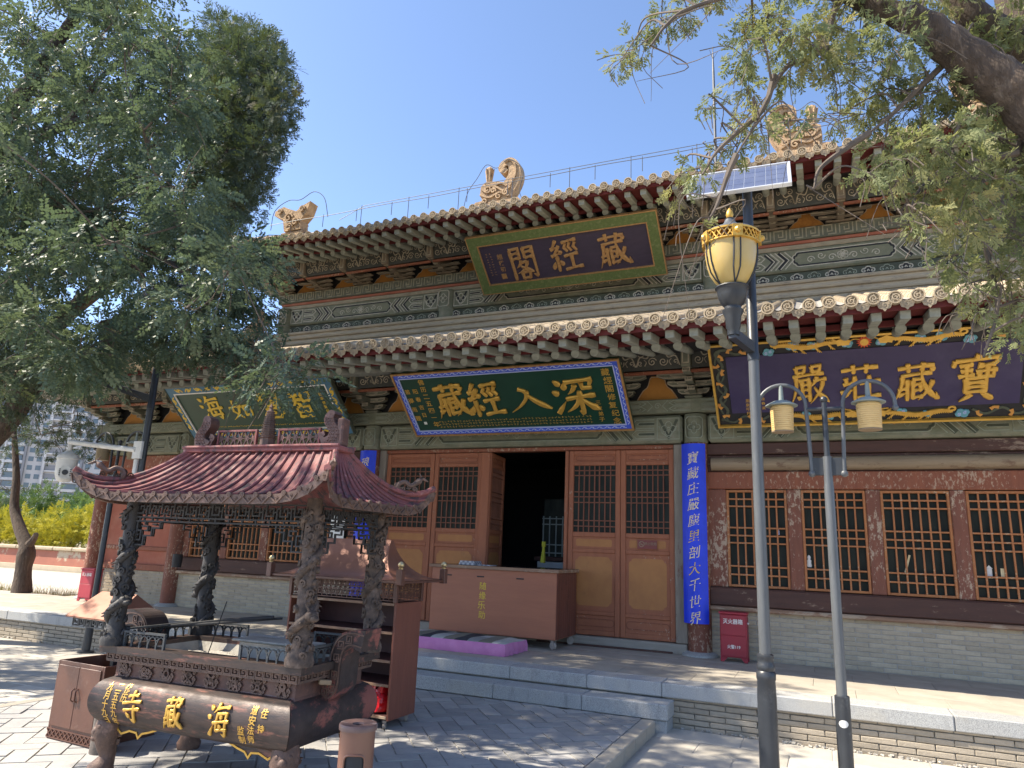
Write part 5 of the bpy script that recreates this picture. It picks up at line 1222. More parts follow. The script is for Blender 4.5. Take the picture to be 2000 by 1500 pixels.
# fretwork under the eaves, with stepped drops at the corners
def fretwork(x0, y0, x1, y1):
    L_ = math.hypot(x1 - x0, y1 - y0); u = Vector(((x1 - x0) / L_, (y1 - y0) / L_, 0)); fr = frame((x0, y0, 0), u, (0, 0, 1)); mb = MB(); w = .0105
    def ln(P): mb.ribbon(P, w, fr, -.006 + random.uniform(-.0006, .0006), .006 + random.uniform(-.0006, .0006))
    zt, zb = 1.80, 1.665; ln([(0, zb), (L_, zb)]); ln([(0, zt - .005), (L_, zt - .005)]); ln([(0, zb + .028), (L_, zb + .028)])
    n = round(L_ / .115); s = L_ / n
    for k in range(n):
        x = s * k
        ln([(x + s * .1, zt), (x + s * .1, zb + .055), (x + s * .62, zb + .055), (x + s * .62, zt - .03), (x + s * .36, zt - .03), (x + s * .36, zb + .08)])
        ln([(x + s * .86, zb + .028), (x + s * .86, zt - .03), (x + s * 1.1, zt - .03)]); ln([(x + s * .62, zb + .08), (x + s * .86, zb + .08)]); ln([(x + s * .4, zb), (x + s * .4, zb + .03)])
    for sg in (0, 1):
        X = (lambda a: a) if sg == 0 else (lambda a: L_ - a)
        ln([(X(0), zb), (X(0), 1.50), (X(.10), 1.50), (X(.10), 1.565), (X(.17), 1.565), (X(.17), 1.62), (X(.24), 1.62), (X(.24), zb)])
        ln([(X(.03), zb), (X(.03), 1.535), (X(.07), 1.535), (X(.07), 1.60), (X(.03), 1.60)]); ln([(X(.07), 1.63), (X(.13), 1.63), (X(.13), 1.60), (X(.10), 1.60)]); ln([(X(.17), 1.645), (X(.21), 1.645)]); ln([(X(0), 1.57), (X(.05), 1.57)]); ln([(X(.1), zb), (X(.1), 1.64)])
    return B('fretwork', mb, m_iron)
a_, b_ = HW + .035 - .06, HD + .03
fretwork(-a_, -b_, a_, -b_); fretwork(a_ + .06, -b_ + .06, a_ + .06, b_ - .06); fretwork(a_, b_, -a_, b_); fretwork(-a_ - .06, b_ - .06, -a_ - .06, -b_ + .06)
# canopy roof
EW, ED, RW, RD, ZE, ZR = 1.005, .66, .66, .055, 1.835, 2.215
def eave_z(s): return ZE + .16 * abs(s) ** 8.0
def eave_out(s): return 1 + .06 * abs(s) ** 6
def roof_pt(side, s, t):
    """s in -1..1 along the eave, t 0 at the ridge .. 1 at the eave"""
    along = lerp(RW if side % 2 == 0 else RD, (EW if side % 2 == 0 else ED) * eave_out(s), t) * s
    out = lerp(RD if side % 2 == 0 else RW, (ED if side % 2 == 0 else EW) * (1 + .06 * abs(s) ** 6), t)
    z = ZR - (ZR - eave_z(s)) * (1 - (1 - t) ** 1.75) if True else 0
    z = eave_z(s) * t ** 3 + (1 - t ** 3) * ZE + (ZR - ZE) * (1 - t) ** 1.75
    return [Vector((along, -out, z)), Vector((out, along, z)), Vector((-along, out, z)), Vector((-out, -along, z))][side]
for side in range(4):
    ns, nt = 36, 14; mb = MB(); vs = [roof_pt(side, -1 + 2 * i / ns, j / nt) for j in range(nt + 1) for i in range(ns + 1)]
    top = list(vs); fs = [(j * (ns + 1) + i, j * (ns + 1) + i + 1, (j + 1) * (ns + 1) + i + 1, (j + 1) * (ns + 1) + i) for j in range(nt) for i in range(ns)]
    mb.add(vs, fs); mb.add([v - Vector((0, 0, .012)) for v in vs], [f[::-1] for f in fs]); rf = B('canopy_roof', mb, m_burnroof, smooth=True)
    n = 19 if side % 2 == 0 else 11; rb = None
    for k in range(n):
        s = -1 + 2 * (k + .5) / n; mb = MB(); mb.tube([roof_pt(side, s, t / 10) + Vector((0, 0, .006)) for t in range(11)], .0115, 6); B('roof_rib', mb, m_burnrib, rf, smooth=True)
    mb = MB(); vs = []
    for i in range(ns + 1):
        p = roof_pt(side, -1 + 2 * i / ns, 1); o_ = (roof_pt(side, -1 + 2 * i / ns, 1.0) - roof_pt(side, -1 + 2 * i / ns, .93)); o_.z = 0; o_ = o_.normalized()
        vs += [p + o_ * .004 + Vector((0, 0, .006)), p + o_ * .004 - Vector((0, 0, .052)), p - o_ * .02 - Vector((0, 0, .052)), p - o_ * .02 + Vector((0, 0, .004))]
    mb.add(vs, [(4 * i + k, 4 * i + (k + 1) % 4, 4 * i + 4 + (k + 1) % 4, 4 * i + 4 + k) for i in range(ns) for k in range(4)] + [(0, 1, 2, 3), (4 * ns + 3, 4 * ns + 2, 4 * ns + 1, 4 * ns)])
    ed = B('eave_edge', mb, m_bronzebrown, rf)
    mb = MB()
    for k in range(n):
        s = -1 + 2 * (k + .5) / n; p = roof_pt(side, s, 1); q = roof_pt(side, min(1, s + .02), 1); u = (q - p).normalized(); nrm = [Vector((0, -1, 0)), Vector((1, 0, 0)), Vector((0, 1, 0)), Vector((-1, 0, 0))][side]; v = nrm.cross(u) * -1; v = v if v.z > 0 else -v
        fr = (p + nrm * .006, u, v, nrm); mb.ribbon(circle(0, .004, .014, 10), .007, fr, -.004, .008, True); mb.ribbon(circle(0, .004, .005, 6), .006, fr, -.004, .008, True)
        h = (EW if side % 2 == 0 else ED) / n; mb.ribbon([(-h * .9 + h, -.01), (h, -.05), (h + h * .9, -.01)], .008, fr, -.004, .005); mb.ribbon(spiral(h, -.02, .012, 1.2, 0, 1, 8), .005, fr, -.004, .004)
    B('eave_discs', mb, m_bronzebrown, rf)
# hip ridges with curled tips
for sx, sy, side, s in ((-1, -1, 0, -1), (1, -1, 0, 1), (1, 1, 2, -1), (-1, 1, 2, 1)):
    mb = MB(); pts = [roof_pt(side, s, t / 12) + Vector((0, 0, .012)) for t in range(13)]; mb.tube(pts, [.022] * 13, 8); hip = B('hip_ridge', mb, m_burnrib, smooth=True)
    e = pts[-1]; d = Vector((sx, sy, 0)).normalized(); mb = MB()
    base = pts[-5] - d * .06 + Vector((0, 0, .0))
    mb.tube(bez([base + Vector((0, 0, .01)), base + d * -.0 + Vector((0, 0, .06)), base + d * .05 + Vector((0, 0, .085)), base + d * .10 + Vector((0, 0, .06)), base + d * .15 + Vector((0, 0, .09)), base + d * .19 + Vector((0, 0, .12))], 4), [.016, .02, .022, .02, .018, .018] + [.018] * 9 + [.02, .022, .026, .022, .012, .006], 7)
    for k in range(5): mb.ribbon(spiral(0, 0, .022, 1.3, k * 1.3, 1, 10), .009, frame(base + d * (-.05 + .045 * k) + Vector((0, 0, .035 + .02 * (k % 2))), d, (0, 0, 1)), -.008, .008)
    mb.tube([base + d * .19 + Vector((0, 0, .12)), base + d * .235 + Vector((0, 0, .10))], [.012, .004], 6); mb.tube([base + d * .18 + Vector((0, 0, .13)), base + d * .16 + Vector((0, 0, .16))], [.008, .002], 5)
    B('corner_dragon', mb, m_bronzebrown, hip, smooth=True)
mb = MB(); mb.bbox(-RW - .05, RW + .05, -RD - .05, RD + .05, ZR - .02, ZR + .022, .008); mb.tube([(-RW - .05, -RD - .045, ZR + .02), (RW + .05, -RD - .045, ZR + .02)], .014, 8); mb.tube([(-RW - .05, RD + .045, ZR + .02), (RW + .05, RD + .045, ZR + .02)], .014, 8); B('ridge_base', mb, m_burnrib)
for s in (-1, 1):
    x0, x1 = (.10, .475) if s > 0 else (-.475, -.10); fr = FR_Z(0, 0, 0); z0, z1 = ZR + .03, ZR + .165; mb = MB()
    frame_rails(mb, fr, x0, x1, z0, z1, .014, -.012, .012); B('ridge_panel_frame', mb, m_burnrib); mb = MB()
    for k in range(6):
        c = lerp(x0, x1, (k + .5) / 6); h = (x1 - x0) / 12
        mb.ribbon([(c - h, z0), (c, (z0 + z1) / 2), (c - h, z1)], .009, fr, -.006, .006); mb.ribbon([(c + h, z0), (c, (z0 + z1) / 2), (c + h, z1)], .009, fr, -.0055, .0055); mb.ribbon(circle(c, (z0 + z1) / 2, h * .55, 8), .007, fr, -.005, .005, True)
    mb.ribbon([(x0, (z0 + z1) / 2), (x1, (z0 + z1) / 2)], .008, fr, -.005, .005); B('ridge_lattice', mb, m_bronzered)
    # scaled fish-dragon facing the middle
    mb = MB(); F_ = FR_Z(0, 0, 0); e = lambda a: s * a
    C = bez([(e(.56), ZR + .02), (e(.61), ZR + .07), (e(.615), ZR + .13), (e(.575), ZR + .19), (e(.565), ZR + .235), (e(.595), ZR + .262)], 5)
    mb.ribbon(C, [.14, .135, .13, .12, .115, .11, .105, .10, .095, .09, .085, .08, .075, .075, .075, .08, .085, .085, .085, .08, .075, .07, .065, .06, .05, .04], F_, -.045, .045)
    mb.ribbon(bez([(e(.53), ZR + .03), (e(.515), ZR + .075), (e(.50), ZR + .105), (e(.53), ZR + .12)], 4), .035, F_, -.035, .035)
    mb.ribbon(spiral(e(.575), ZR + .25, .03, 1.2, 0, s, 10), .022, F_, -.047, .047)
    if s > 0: mb.bbox(.635, .69, -.045, .045, ZR + .022, ZR + .225, .01)
    for i in range(9):
        for j in range(3): a = Vector(C[min(len(C) - 1, 2 + i * 2)]); mb.ribbon([(a.x - .03 + j * .03 - .011, a.y), (a.x - .03 + j * .03, a.y + .013), (a.x - .03 + j * .03 + .011, a.y)], .005, F_, .044, .050)
    B('fish_dragon', mb, m_bronzered)
# little pagoda on the middle of the ridge
prof = [(.068, 0), (.068, .015), (.054, .02), (.054, .07), (.064, .075)]
for k in range(12): r_ = .064 - .0028 * k; z = .08 + .0165 * k; prof += [(r_ * .82, z), (r_ * .82, z + .009), (r_, z + .011), (r_, z + .0145)]
prof += [(.018, .285), (.012, .30), (.016, .31), (.004, .335), (.0001, .355)]
mb = MB(); mb.lathe(prof, (0, 0, ZR + .022), 8); B('pagoda', mb, m_bronzebrown)
mb = MB(); mb.prism([(-.008, 0), (.008, 0), (.008, .028), (0, .036), (-.008, .028)], FR_Z(0, -.047, ZR + .05), 0, .004); B('pagoda_door', mb, m_blackline)
# offerings in and around the tray: things of their own
def wpt(x, y, z): c, s = cos(BROT), sin(BROT); return (BX0 + x * c - y * s, BY0 + x * s + y * c, BZ0 + z)
mb = MB(); p = wpt(-.23, -.10, .72); q = wpt(-.05, -.16, 1.14); mb.tube([p, q], .0035, 6); t = tag(mb.build('incense_stick', m_blackline), 'single dark incense stick leaning in the ash tray of the burner', 'incense stick')
mb = MB(); mb.tube([wpt(-.82, .05, .90), wpt(-.45, .30, .955), wpt(-.1, .42, .99)], [.012, .013, .015], 7); mb.tube([wpt(-.78, .10, .90), wpt(-.05, .46, .985)], [.011, .009], 7); tag(mb.build('ash_rake', m_iron), 'black iron rake lying across the left railing of the incense burner', 'ash rake')
mb = MB(); mb.bbox(-.04, .04, -.015, .015, 0, .03, .004); tag(mb.build('wood_block', m_palewood, loc=wpt(HW + .05, -.16, .685), rot=(0, .1, BROT + .9)), 'small pale wood block wedged under the burner handle', 'wood block')
# ============================================================ things on the terrace and in the court
m_counter = wood('counter_brown_paint', (.33, .125, .068), (.28, .105, .06), (.34, .2, .13), .74, .8, stretch=(.6, 5, 5), rough=.5)
m_counterside = wood('counter_plank_side', (.17, .058, .038), (.125, .045, .032), (.07, .028, .022), .60, .68, stretch=(6, 6, .7), rough=.55)
m_countertop = M('dark_glossy_counter_top', (.035, .022, .018), (.05, .032, .026), 5, .18, .05, spec=.6, c3=(.4, .36, .3), s3=22, lo3=.70, hi3=.76)
m_copper = NT('brown_copper_sheet'); _c = m_copper.ramp(m_copper.noise(2.2, 6, .6), [(.3, (.20, .085, .052)), (.7, (.26, .118, .078))]); m_copper.set(_c, m_copper.ramp(m_copper.noise(5, 5, .6), [(.3, .36), (.7, .5)]), .3, .45); m_copper.bump(m_copper.noise(3, 3, .5), .25, .02); m_copper = m_copper.mat
m_brownmetal = M('brown_powder_coat', (.128, .054, .034), (.10, .043, .029), 5, .45, .15, 50, spec=.5, c3=(.20, .12, .09), s3=6, lo3=.6, hi3=.8)
m_shelfwood = wood('shelf_red_brown', (.21, .075, .048), (.165, .06, .04), (.42, .35, .28), .70, .76, stretch=(5, 5, .8), rough=.5)
m_shelfin = M('shelf_inside', (.075, .028, .026), (.055, .022, .022), 5, .6, .15)
m_brassball = M('brass_ball', (.55, .44, .25), (.5, .4, .22), 9, .3, .1, metal=.8)
m_rubber = M('worn_castor', (.36, .31, .27), (.28, .24, .21), 9, .7, .2)
m_pink = NT('mauve_cotton'); m_pink.set(m_pink.ramp(m_pink.noise(8, 5, .6), [(.3, (.50, .185, .38)), (.7, (.58, .24, .45))]), .9, 0, .2); m_pink.bump(m_pink.noise(300, 2, .6), .2, .003); m_pink = m_pink.mat
def cloth(name, c): return M(name, c, tuple(x * .85 for x in c), 18, .95, .3, 260, spec=.2)
m_cl = [cloth('pale_grey_cloth', (.46, .46, .44)), cloth('olive_grey_cloth', (.215, .205, .165)), cloth('charcoal_cloth', (.055, .058, .068)), cloth('mid_grey_cloth', (.30, .30, .29))]
m_redplastic = NT('red_plastic_bag'); m_redplastic.set((.62, .012, .022), .28, 0, .6); m_redplastic.bump(m_redplastic.noise(16, 4, .6), .5, .02); m_redplastic = m_redplastic.mat
m_canbrown = M('scratched_can_paint', (.165, .078, .052), (.135, .064, .045), 5, .42, .12, 40, spec=.5, c3=(.46, .40, .36), s3=16, lo3=.70, hi3=.73, stretch3=(.6, .6, 3), stretch=(1, 1, .5))
m_caninside = M('can_inside', (.02, .022, .028), (.015, .016, .02), 5, .6, .1)
m_clayjar = M('rusty_pipe_bucket', (.14, .12, .105), (.09, .075, .065), 7, .85, .5, 40, c3=(.20, .15, .12), s3=5, lo3=.52, hi3=.7)
m_lampglass = NT('amber_globe'); _c = m_lampglass.ramp(m_lampglass.noise(3, 5, .6, stretch=(1, 1, .4)), [(.3, (.44, .31, .095)), (.7, (.52, .385, .15))]); m_lampglass.set(_c, .32, 0, .5); m_lampglass.bsdf.inputs['Subsurface Weight'].default_value = .35; m_lampglass.bsdf.inputs['Subsurface Radius'].default_value = (.05, .035, .01); m_lampglass = m_lampglass.mat
m_cream = M('cream_lantern_shade', (.66, .47, .21), (.6, .41, .17), 7, .6, .1)
m_creamdark = M('dark_cream_lantern_shade', (.30, .235, .145), (.25, .195, .12), 7, .7, .2)  # darker, browner copy of the cream shade colour, for the left lamp
m_tealgrey = M('grey_green_cap', (.24, .28, .27), (.2, .235, .23), 7, .6, .1)
m_postgrey = M('bleached_lamp_post', (.105, .112, .12), (.078, .084, .09), 4, .4, .12, 60, spec=.5, c3=(.16, .165, .17), s3=9, lo3=.56, hi3=.8, stretch=(3, 3, .5))
m_postblack = M('black_lamp_post', (.034, .038, .045), (.026, .029, .035), 5, .38, .12, 60, spec=.5, c3=(.10, .105, .11), s3=8, lo3=.58, hi3=.78)
m_alu = M('aluminium_edge', (.66, .67, .68), (.6, .61, .62), 9, .35, .05, metal=.5)
m_cctv = M('white_camera_housing', (.70, .70, .68), (.60, .60, .57), 7, .5, .1, c3=(.40, .39, .36), s3=6, lo3=.56, hi3=.75)
m_panel = NT('solar_cell_blue'); _c = m_panel.ramp(m_panel.noise(6, 4, .6), [(.3, (.075, .09, .15)), (.7, (.11, .125, .185))]); m_panel.set(_c, .22, 0, .6); m_panel = m_panel.mat
# ---- donation counter on castors
t = thing('donation_counter', (-4.28, 9.75, TZ), label='brown wheeled donation counter with three slots and yellow lettering', cat='counter')
x0, x1, y0, y1, z0, z1 = -5.24, -3.33, 9.30, 10.13, .455, 1.315
mb = MB(); mb.bbox(x0, x1, y0, y1, z0, z1, .006); bd = mb.build('cabinet_body', m_counter, t)
mb = MB(); mb.box(x1 + .0006, x1 + .004, y0 + .01, y1 - .01, z0 + .01, z1 - .01); sd_ = mb.build('side_board', m_counterside, t)
for k in range(9): mb = MB(); yk = lerp(y0 + .01, y1 - .01, k / 9); mb.bbox(x1 + .0045, x1 + .009, yk + .003, yk + .089, z0 + .012, z1 - .012, .002); mb.build('side_plank', m_counterside, sd_)
mb = MB(); mb.bbox(x0 - .03, x1 + .03, y0 - .03, y1 + .03, z1 + .002, z1 + .045, .008); mb.build('counter_top', m_countertop, t)
mb = MB(); mb.bbox(x0 - .035, x1 + .035, y0 - .036, y0 - .031, z1 + .000, z1 + .043, .002); mb.bbox(x1 + .031, x1 + .036, y0 - .03, y1 + .03, z1 + .0, z1 + .043, .002); mb.build('top_edging', m_ledge, t)
for a in (-4.97, -4.46, -3.86): mb = MB(); mb.box(a - .055, a + .055, y0 - .004, y0 + .01, 1.205, 1.222); mb.build('money_slot', m_blackline, t)
mb = MB(); column_text(mb, '随缘乐助', FR_Z(0, y0, 0), -4.42, 1.09, .118, .128, lift=.003, offset=.006); mb.build('yellow_lettering', m_yellow, t)
mb = MB(); fk = Matrix.Identity(3)
mb.lathe([(.012, -.016), (.048, -.018), (.052, -.010), (.052, .010), (.048, .018), (.012, .016)], (0, 0, .052), 16, Matrix.Rotation(pi / 2, 3, 'Y')); mb.bbox(-.027, -.021, -.03, .02, .05, .125, .002); mb.bbox(.021, .027, -.03, .02, .05, .125, .002); mb.bbox(-.035, .035, -.04, .04, .118, .127, .002); mb.tube([(0, .03, .09), (0, .075, .115)], .008, 6)
cm = mb.mesh('castor', m_rubber, True, 40)
for a, b, q in ((x0 + .08, y0 + .06, .5), (x1 - .05, y0 + .06, 1.1), (x1 - .05, y1 - .07, 1.9), (x0 + .08, y1 - .07, .2)): put('castor', cm, t, loc=(a, b, TZ), rot=(0, 0, q))
mb = MB(); m_check = NT('checked_plastic'); ck = m_check.n('ShaderNodeTexChecker'); ck.inputs['Scale'].default_value = 28; m_check.l(m_check.co.outputs['Object'], ck.inputs[0]); m_check.set(m_check.mix((.55, .56, .6), (.26, .27, .33), ck.outputs['Fac']), .25, 0, .6); m_check = m_check.mat
for k in range(4): mb.bbox(-4.88 + .006 * k, -4.62 - .004 * k, 9.42, 9.66, 1.362 + .014 * k, 1.374 + .014 * k, .004)
mb.bbox(-4.60, -4.36, 9.44, 9.62, 1.362, 1.372, .003); tag(mb.build('folded_cloth', m_check), 'stack of folded checked plastic cloth on the counter top', 'folded cloth')
# ---- kneeling cushion
def cushion():
    t = thing('kneeling_cushion', (-4.42, 8.70, TZ), R(-1), label='long pink kneeling mattress with grey patchwork top below the counter', cat='cushion')
    L_, D_, H_ = 1.58, .66, .165; nx, ny, nz = 60, 20, 6; mb = MB(); vs = []; fs = []
    def top(a, b): e = (1 - abs(2 * a - 1) ** 9) * (1 - abs(2 * b - 1) ** 6); return H_ * (.86 + .14 * e) + .007 * sin(a * 21) * sin(b * 6)
    for j in range(ny + 1):
        for i in range(nx + 1): a, b = i / nx, j / ny; vs.append((-L_ / 2 + L_ * a, -D_ / 2 + D_ * b, top(a, b)))
    for j in range(ny):
        for i in range(nx):
            c = int(i / nx * 9.2); mb.m.append([0, 1, 2, 0, 1, 2, 3, 1, 2, 0][(c + (3 if j > ny * .45 else 0) + (5 if c == 8 else 0)) % 9 if not (c >= 8) else 0]); fs.append((j * (nx + 1) + i, j * (nx + 1) + i + 1, (j + 1) * (nx + 1) + i + 1, (j + 1) * (nx + 1) + i))
    mb.v = vs; mb.f = fs; mb.build('patchwork_top', m_cl, t, world=False, smooth=True)
    mb = MB(); ring = [(-L_ / 2 + L_ * k / 40, -D_ / 2) for k in range(41)] + [(L_ / 2, -D_ / 2 + D_ * k / 16) for k in range(1, 17)] + [(L_ / 2 - L_ * k / 40, D_ / 2) for k in range(1, 41)] + [(-L_ / 2, D_ / 2 - D_ * k / 16) for k in range(1, 16)]
    n = len(ring); vs = []; rr = random.Random(5)
    for z in range(nz + 1):
        for k, (a, b) in enumerate(ring):
            zt = top((a + L_ / 2) / L_, (b + D_ / 2) / D_); q = 1 - z / nz; o_ = .010 * sin(k * .9) * q * (1 if k % 7 < 3 else .3) + .012 * sin(pi * z / nz) + (.02 * q * sin(k * 1.7) if 41 < k < 58 else 0)
            ln = math.hypot(a / L_, b / D_) or 1; vs.append((a + (a / L_) / ln * o_, b + (b / D_) / ln * o_, zt * z / nz + .001))
    mb.add(vs, [(z * n + k, z * n + (k + 1) % n, (z + 1) * n + (k + 1) % n, (z + 1) * n + k) for z in range(nz) for k in range(n)]); mb.build('pink_side', m_pink, t, world=False, smooth=True)
cushion()
# ---- candle cabinet with copper roof
t = thing('candle_cabinet', (-4.18, 5.95, PZ), R(-2), label='tall open shelf cabinet on castors with curved copper roof and brass ball corner posts', cat='cabinet')
def C(name, mb, mat, parent=None, **k): return mb.build(name, mat, parent or t, world=False, **k)
w, d, z0, z1 = .61, .21, .075, 1.06
for s in (-1, 1): mb = MB(); mb.bbox(s * w - .012, s * w + .012, -d, d, z0, z1, .004); C('side_board', mb, m_shelfwood)
mb = MB(); mb.box(-w + .013, w - .013, d - .012, d - .001, z0, z1); C('back_board', mb, m_shelfin)
for z in (.10, .36, .56, .80, 1.045): mb = MB(); mb.bbox(-w + .013, w - .013, -d + .004, d - .013, z - .012, z + .010, .003); sh = C('shelf', mb, m_shelfin); mb = MB(); mb.bbox(-w + .013, w - .013, -d - .002, -d + .0035, z - .013, z + .011, .002); C('shelf_edge', mb, m_ledge, sh)
for sx in (-1, 1):
    for sy in (-1, 1): mb = MB(); mb.bbox(sx * w - .018, sx * w + .018, sy * d - .018, sy * d + .018, z1 + .001, 1.265, .003); C('corner_post', mb, m_brownmetal)
for (p, q) in (((-w + .02, -d), (w - .02, -d)), ((w, -d + .02), (w, d - .02)), ((w - .02, d), (-w + .02, d)), ((-w, d - .02), (-w, -d + .02))):
    L_ = math.hypot(q[0] - p[0], q[1] - p[1]); fr = frame((p[0], p[1], 1.075), ((q[0] - p[0]) / L_, (q[1] - p[1]) / L_, 0), (0, 0, 1)); mb = MB(); n = round(L_ / .058); s = L_ / n; wd = .0065
    for zz in (0, .082, .158): mb.ribbon([(0, zz), (L_, zz)], wd, fr, -.004, .004)
    for k in range(n):
        x = s * k
        for o in (0, 1):
            zb = .006 + .078 * o; e = (lambda a: x + a * s) if o == 0 else (lambda a: x + (1 - a) * s)
            mb.ribbon([(e(.1), zb), (e(.1), zb + .066), (e(.86), zb + .066), (e(.86), zb + .02), (e(.36), zb + .02), (e(.36), zb + .046), (e(.64), zb + .046)], wd, fr, -.0035, .0035)
    C('fret_panel', mb, m_brownmetal)
mb = MB(); vs = []; n = 14; ew, ed = w + .15, d + .17
for k in range(n + 1):
    a = k / n; z = 1.262 + .35 * (1 - a) ** 2.1; o = lerp(.02, ed, a); hw_ = lerp(w - .23, ew, a ** 1.6)
    vs += [(-hw_, -o, z), (hw_, -o, z)]
b = len(vs); vs += [(x, -y, z) for x, y, z in vs]
mb.add(vs, [(2 * k, 2 * k + 1, 2 * k + 3, 2 * k + 2) for k in range(n)] + [(b + 2 * k + 1, b + 2 * k, b + 2 * k + 2, b + 2 * k + 3) for k in range(n)]); mb.add([(-(w - .23), -.02, 1.612), (w - .23, -.02, 1.612), (w - .23, .02, 1.612), (-(w - .23), .02, 1.612)], [(0, 1, 2, 3)])
C('copper_roof', mb, m_copper, smooth=True)
for s in (-1, 1):
    mb = MB(); P = [vs[2 * k + (1 if s > 0 else 0)] for k in range(n + 1)]; Q = [(x, -y, z) for x, y, z in P]; mb.add(P + Q, [(k, k + 1, n + 2 + k, n + 1 + k) for k in range(n)]); C('roof_end', mb, m_copper, smooth=True)
mb = MB(); mb.bbox(-ew, ew, -ed, -ed + .012, 1.238, 1.26, .003); mb.bbox(-ew, ew, ed - .012, ed, 1.238, 1.26, .003); mb.bbox(ew - .012, ew, -ed + .013, ed - .013, 1.238, 1.259, .003); mb.bbox(-ew, -ew + .012, -ed + .013, ed - .013, 1.238, 1.259, .003); C('roof_rim', mb, m_brownmetal)
for sx in (-1, 1):
    for sy in (-1, 1):
        mb = MB(); mb.bbox(sx * (ew - .01) - .03, sx * (ew - .01) + .03, sy * (ed - .01) - .03, sy * (ed - .01) + .03, 1.225, 1.36, .005); po = C('roof_post', mb, m_brownmetal)
        mb = MB(); mb.lathe([(.02, 0), (.022, .01), (.012, .016)], (sx * (ew - .01), sy * (ed - .01), 1.361), 10); mb.sphere((sx * (ew - .01), sy * (ed - .01), 1.40), .029, 12, 8); C('brass_ball', mb, m_brassball, po, smooth=True)
cm2 = MB(); cm2.lathe([(.008, -.011), (.028, -.012), (.03, 0), (.028, .012), (.008, .011)], (0, 0, .03), 12, Matrix.Rotation(pi / 2, 3, 'Y')); cm2.bbox(-.018, .018, -.02, .02, .052, .074, .002); cm2 = cm2.mesh('castor', m_rubber, True, 40)
for sx in (-1, 1):
    for sy in (-1, 1): put('castor', cm2, t, loc=(sx * (w - .05), sy * (d - .04), 0), rot=(0, 0, .4 * sx), world=False)
# red bag on the bottom shelf
mb = MB(); rr = random.Random(9); vs = []; n = 18; H_ = 9
for k in range(H_):
    for a in range(n):
        q = 2 * pi * a / n; r_ = (1 + .16 * rr.uniform(-1, 1)) * (1.0 if k < 6 else .8 + .12 * sin(a * 2)); vs.append((.085 * r_ * cos(q), .075 * r_ * sin(q), .018 + .026 * k + (.03 * sin(a * 1.3) if k > 6 else 0)))
mb.add(vs, [(k * n + a, k * n + (a + 1) % n, (k + 1) * n + (a + 1) % n, (k + 1) * n + a) for k in range(H_ - 1) for a in range(n)] + [tuple(range(n))[::-1]])
q = -4.18 + .50; tag(mb.build('plastic_bag', m_redplastic, loc=(-3.74, 5.83, PZ + .108), smooth=True), 'crumpled red plastic bag on the bottom shelf of the candle cabinet', 'plastic bag')
# ---- ash bin with oval mouth
t = thing('litter_bin', (-2.38, 3.52, PZ), R(29), label='scratched brown cylindrical litter bin with an oval opening', cat='litter bin')
mb = MB(); n = 48; r_ = .094; H_ = .61; vs = []; zs = [0, .02, .16, .30, .36, .375, .39, .405, .42, .435, .45, .46, .475, .49, .58, H_]; hole = lambda a, z: ((a / .62) ** 4 + ((z - .425) / .058) ** 4) < 1
fs = []
nz = 60; zz = [H_ * k / nz for k in range(nz + 1)]; n = 96
for z in zz:
    for k in range(n): a = 2 * pi * k / n; vs.append((r_ * sin(a), -r_ * cos(a), z))
for i in range(nz):
    for k in range(n):
        a = 2 * pi * (k + .5) / n; a = a - 2 * pi if a > pi else a
        if not hole(a, (zz[i] + zz[i + 1]) / 2): fs.append((i * n + k, i * n + (k + 1) % n, (i + 1) * n + (k + 1) % n, (i + 1) * n + k))
mb.add(vs, fs); mb.build('bin_body', m_canbrown, t, world=False, smooth=True)
mb = MB(); mb.lathe([(r_ - .006, .01), (r_ - .006, H_ - .01)], n=32); mb.build('bin_liner', m_caninside, t, world=False, smooth=True)
mb = MB(); P = []
for k in range(40):
    q = 2 * pi * k / 40; ca_, sa_ = cos(q), sin(q); a = .62 * math.copysign(abs(ca_) ** .5, ca_); z = .425 + .058 * math.copysign(abs(sa_) ** .5, sa_); P.append(((r_ + .001) * sin(a), -(r_ + .001) * cos(a), z))
mb.tube(P + [P[0]], .006, 6, False); mb.build('mouth_rim', m_canbrown, t, world=False, smooth=True)
mb = MB(); mb.lathe([(r_ + .008, H_ - .018), (r_ + .009, H_ + .004), (r_ + .004, H_ + .012), (r_ - .01, H_ + .014), (.034, H_ + .008), (.031, H_ - .004)], n=36); mb.build('bin_lid', M('worn_lid', (.165, .10, .085), (.12, .075, .068), 8, .4, .15, c3=(.42, .38, .36), s3=9, lo3=.58, hi3=.64), t, world=False, smooth=True)
mb = MB(); mb.lathe([(.0001, H_ - .003), (.033, H_ - .003)], n=20); mb.build('lid_hole', m_caninside, t, world=False)
# ---- joss paper cabinet with small roof at the left
t = thing('offering_cabinet', (-5.36, 4.36, PZ), R(-3), label='brown metal cabinet with double doors under a small pitched roof on a post', cat='cabinet')
w, d, z0, z1 = .285, .26, .0, .575
mb = MB(); mb.bbox(-w, -w + .02, -d, d, z0, z1, .003); mb.bbox(w - .02, w, -d, d, z0, z1, .003); mb.bbox(-w + .021, w - .021, -d, -d + .015, z0, z1, .003); mb.bbox(-w + .021, w - .021, d - .015, d, z0, z1, .003); mb.box(-w + .02, w - .02, -d + .016, d - .016, .40, .41); C('cabinet_body', mb, m_brownmetal)
for s in (-1, 1):
    a, b = (-w + .03, -.002) if s < 0 else (.002, w - .03); mb = MB(); mb.bbox(a, b, -d - .010, -d - .001, .10, .545, .003); dr = C('cabinet_door', mb, m_brownmetal)
    mb = MB(); x = s * .022; mb.tube([(x, -d - .012, .295), (x, -d - .03, .31), (x, -d - .03, .375), (x, -d - .012, .39)], .006, 6); C('handle', mb, m_brownmetal, dr, smooth=True)
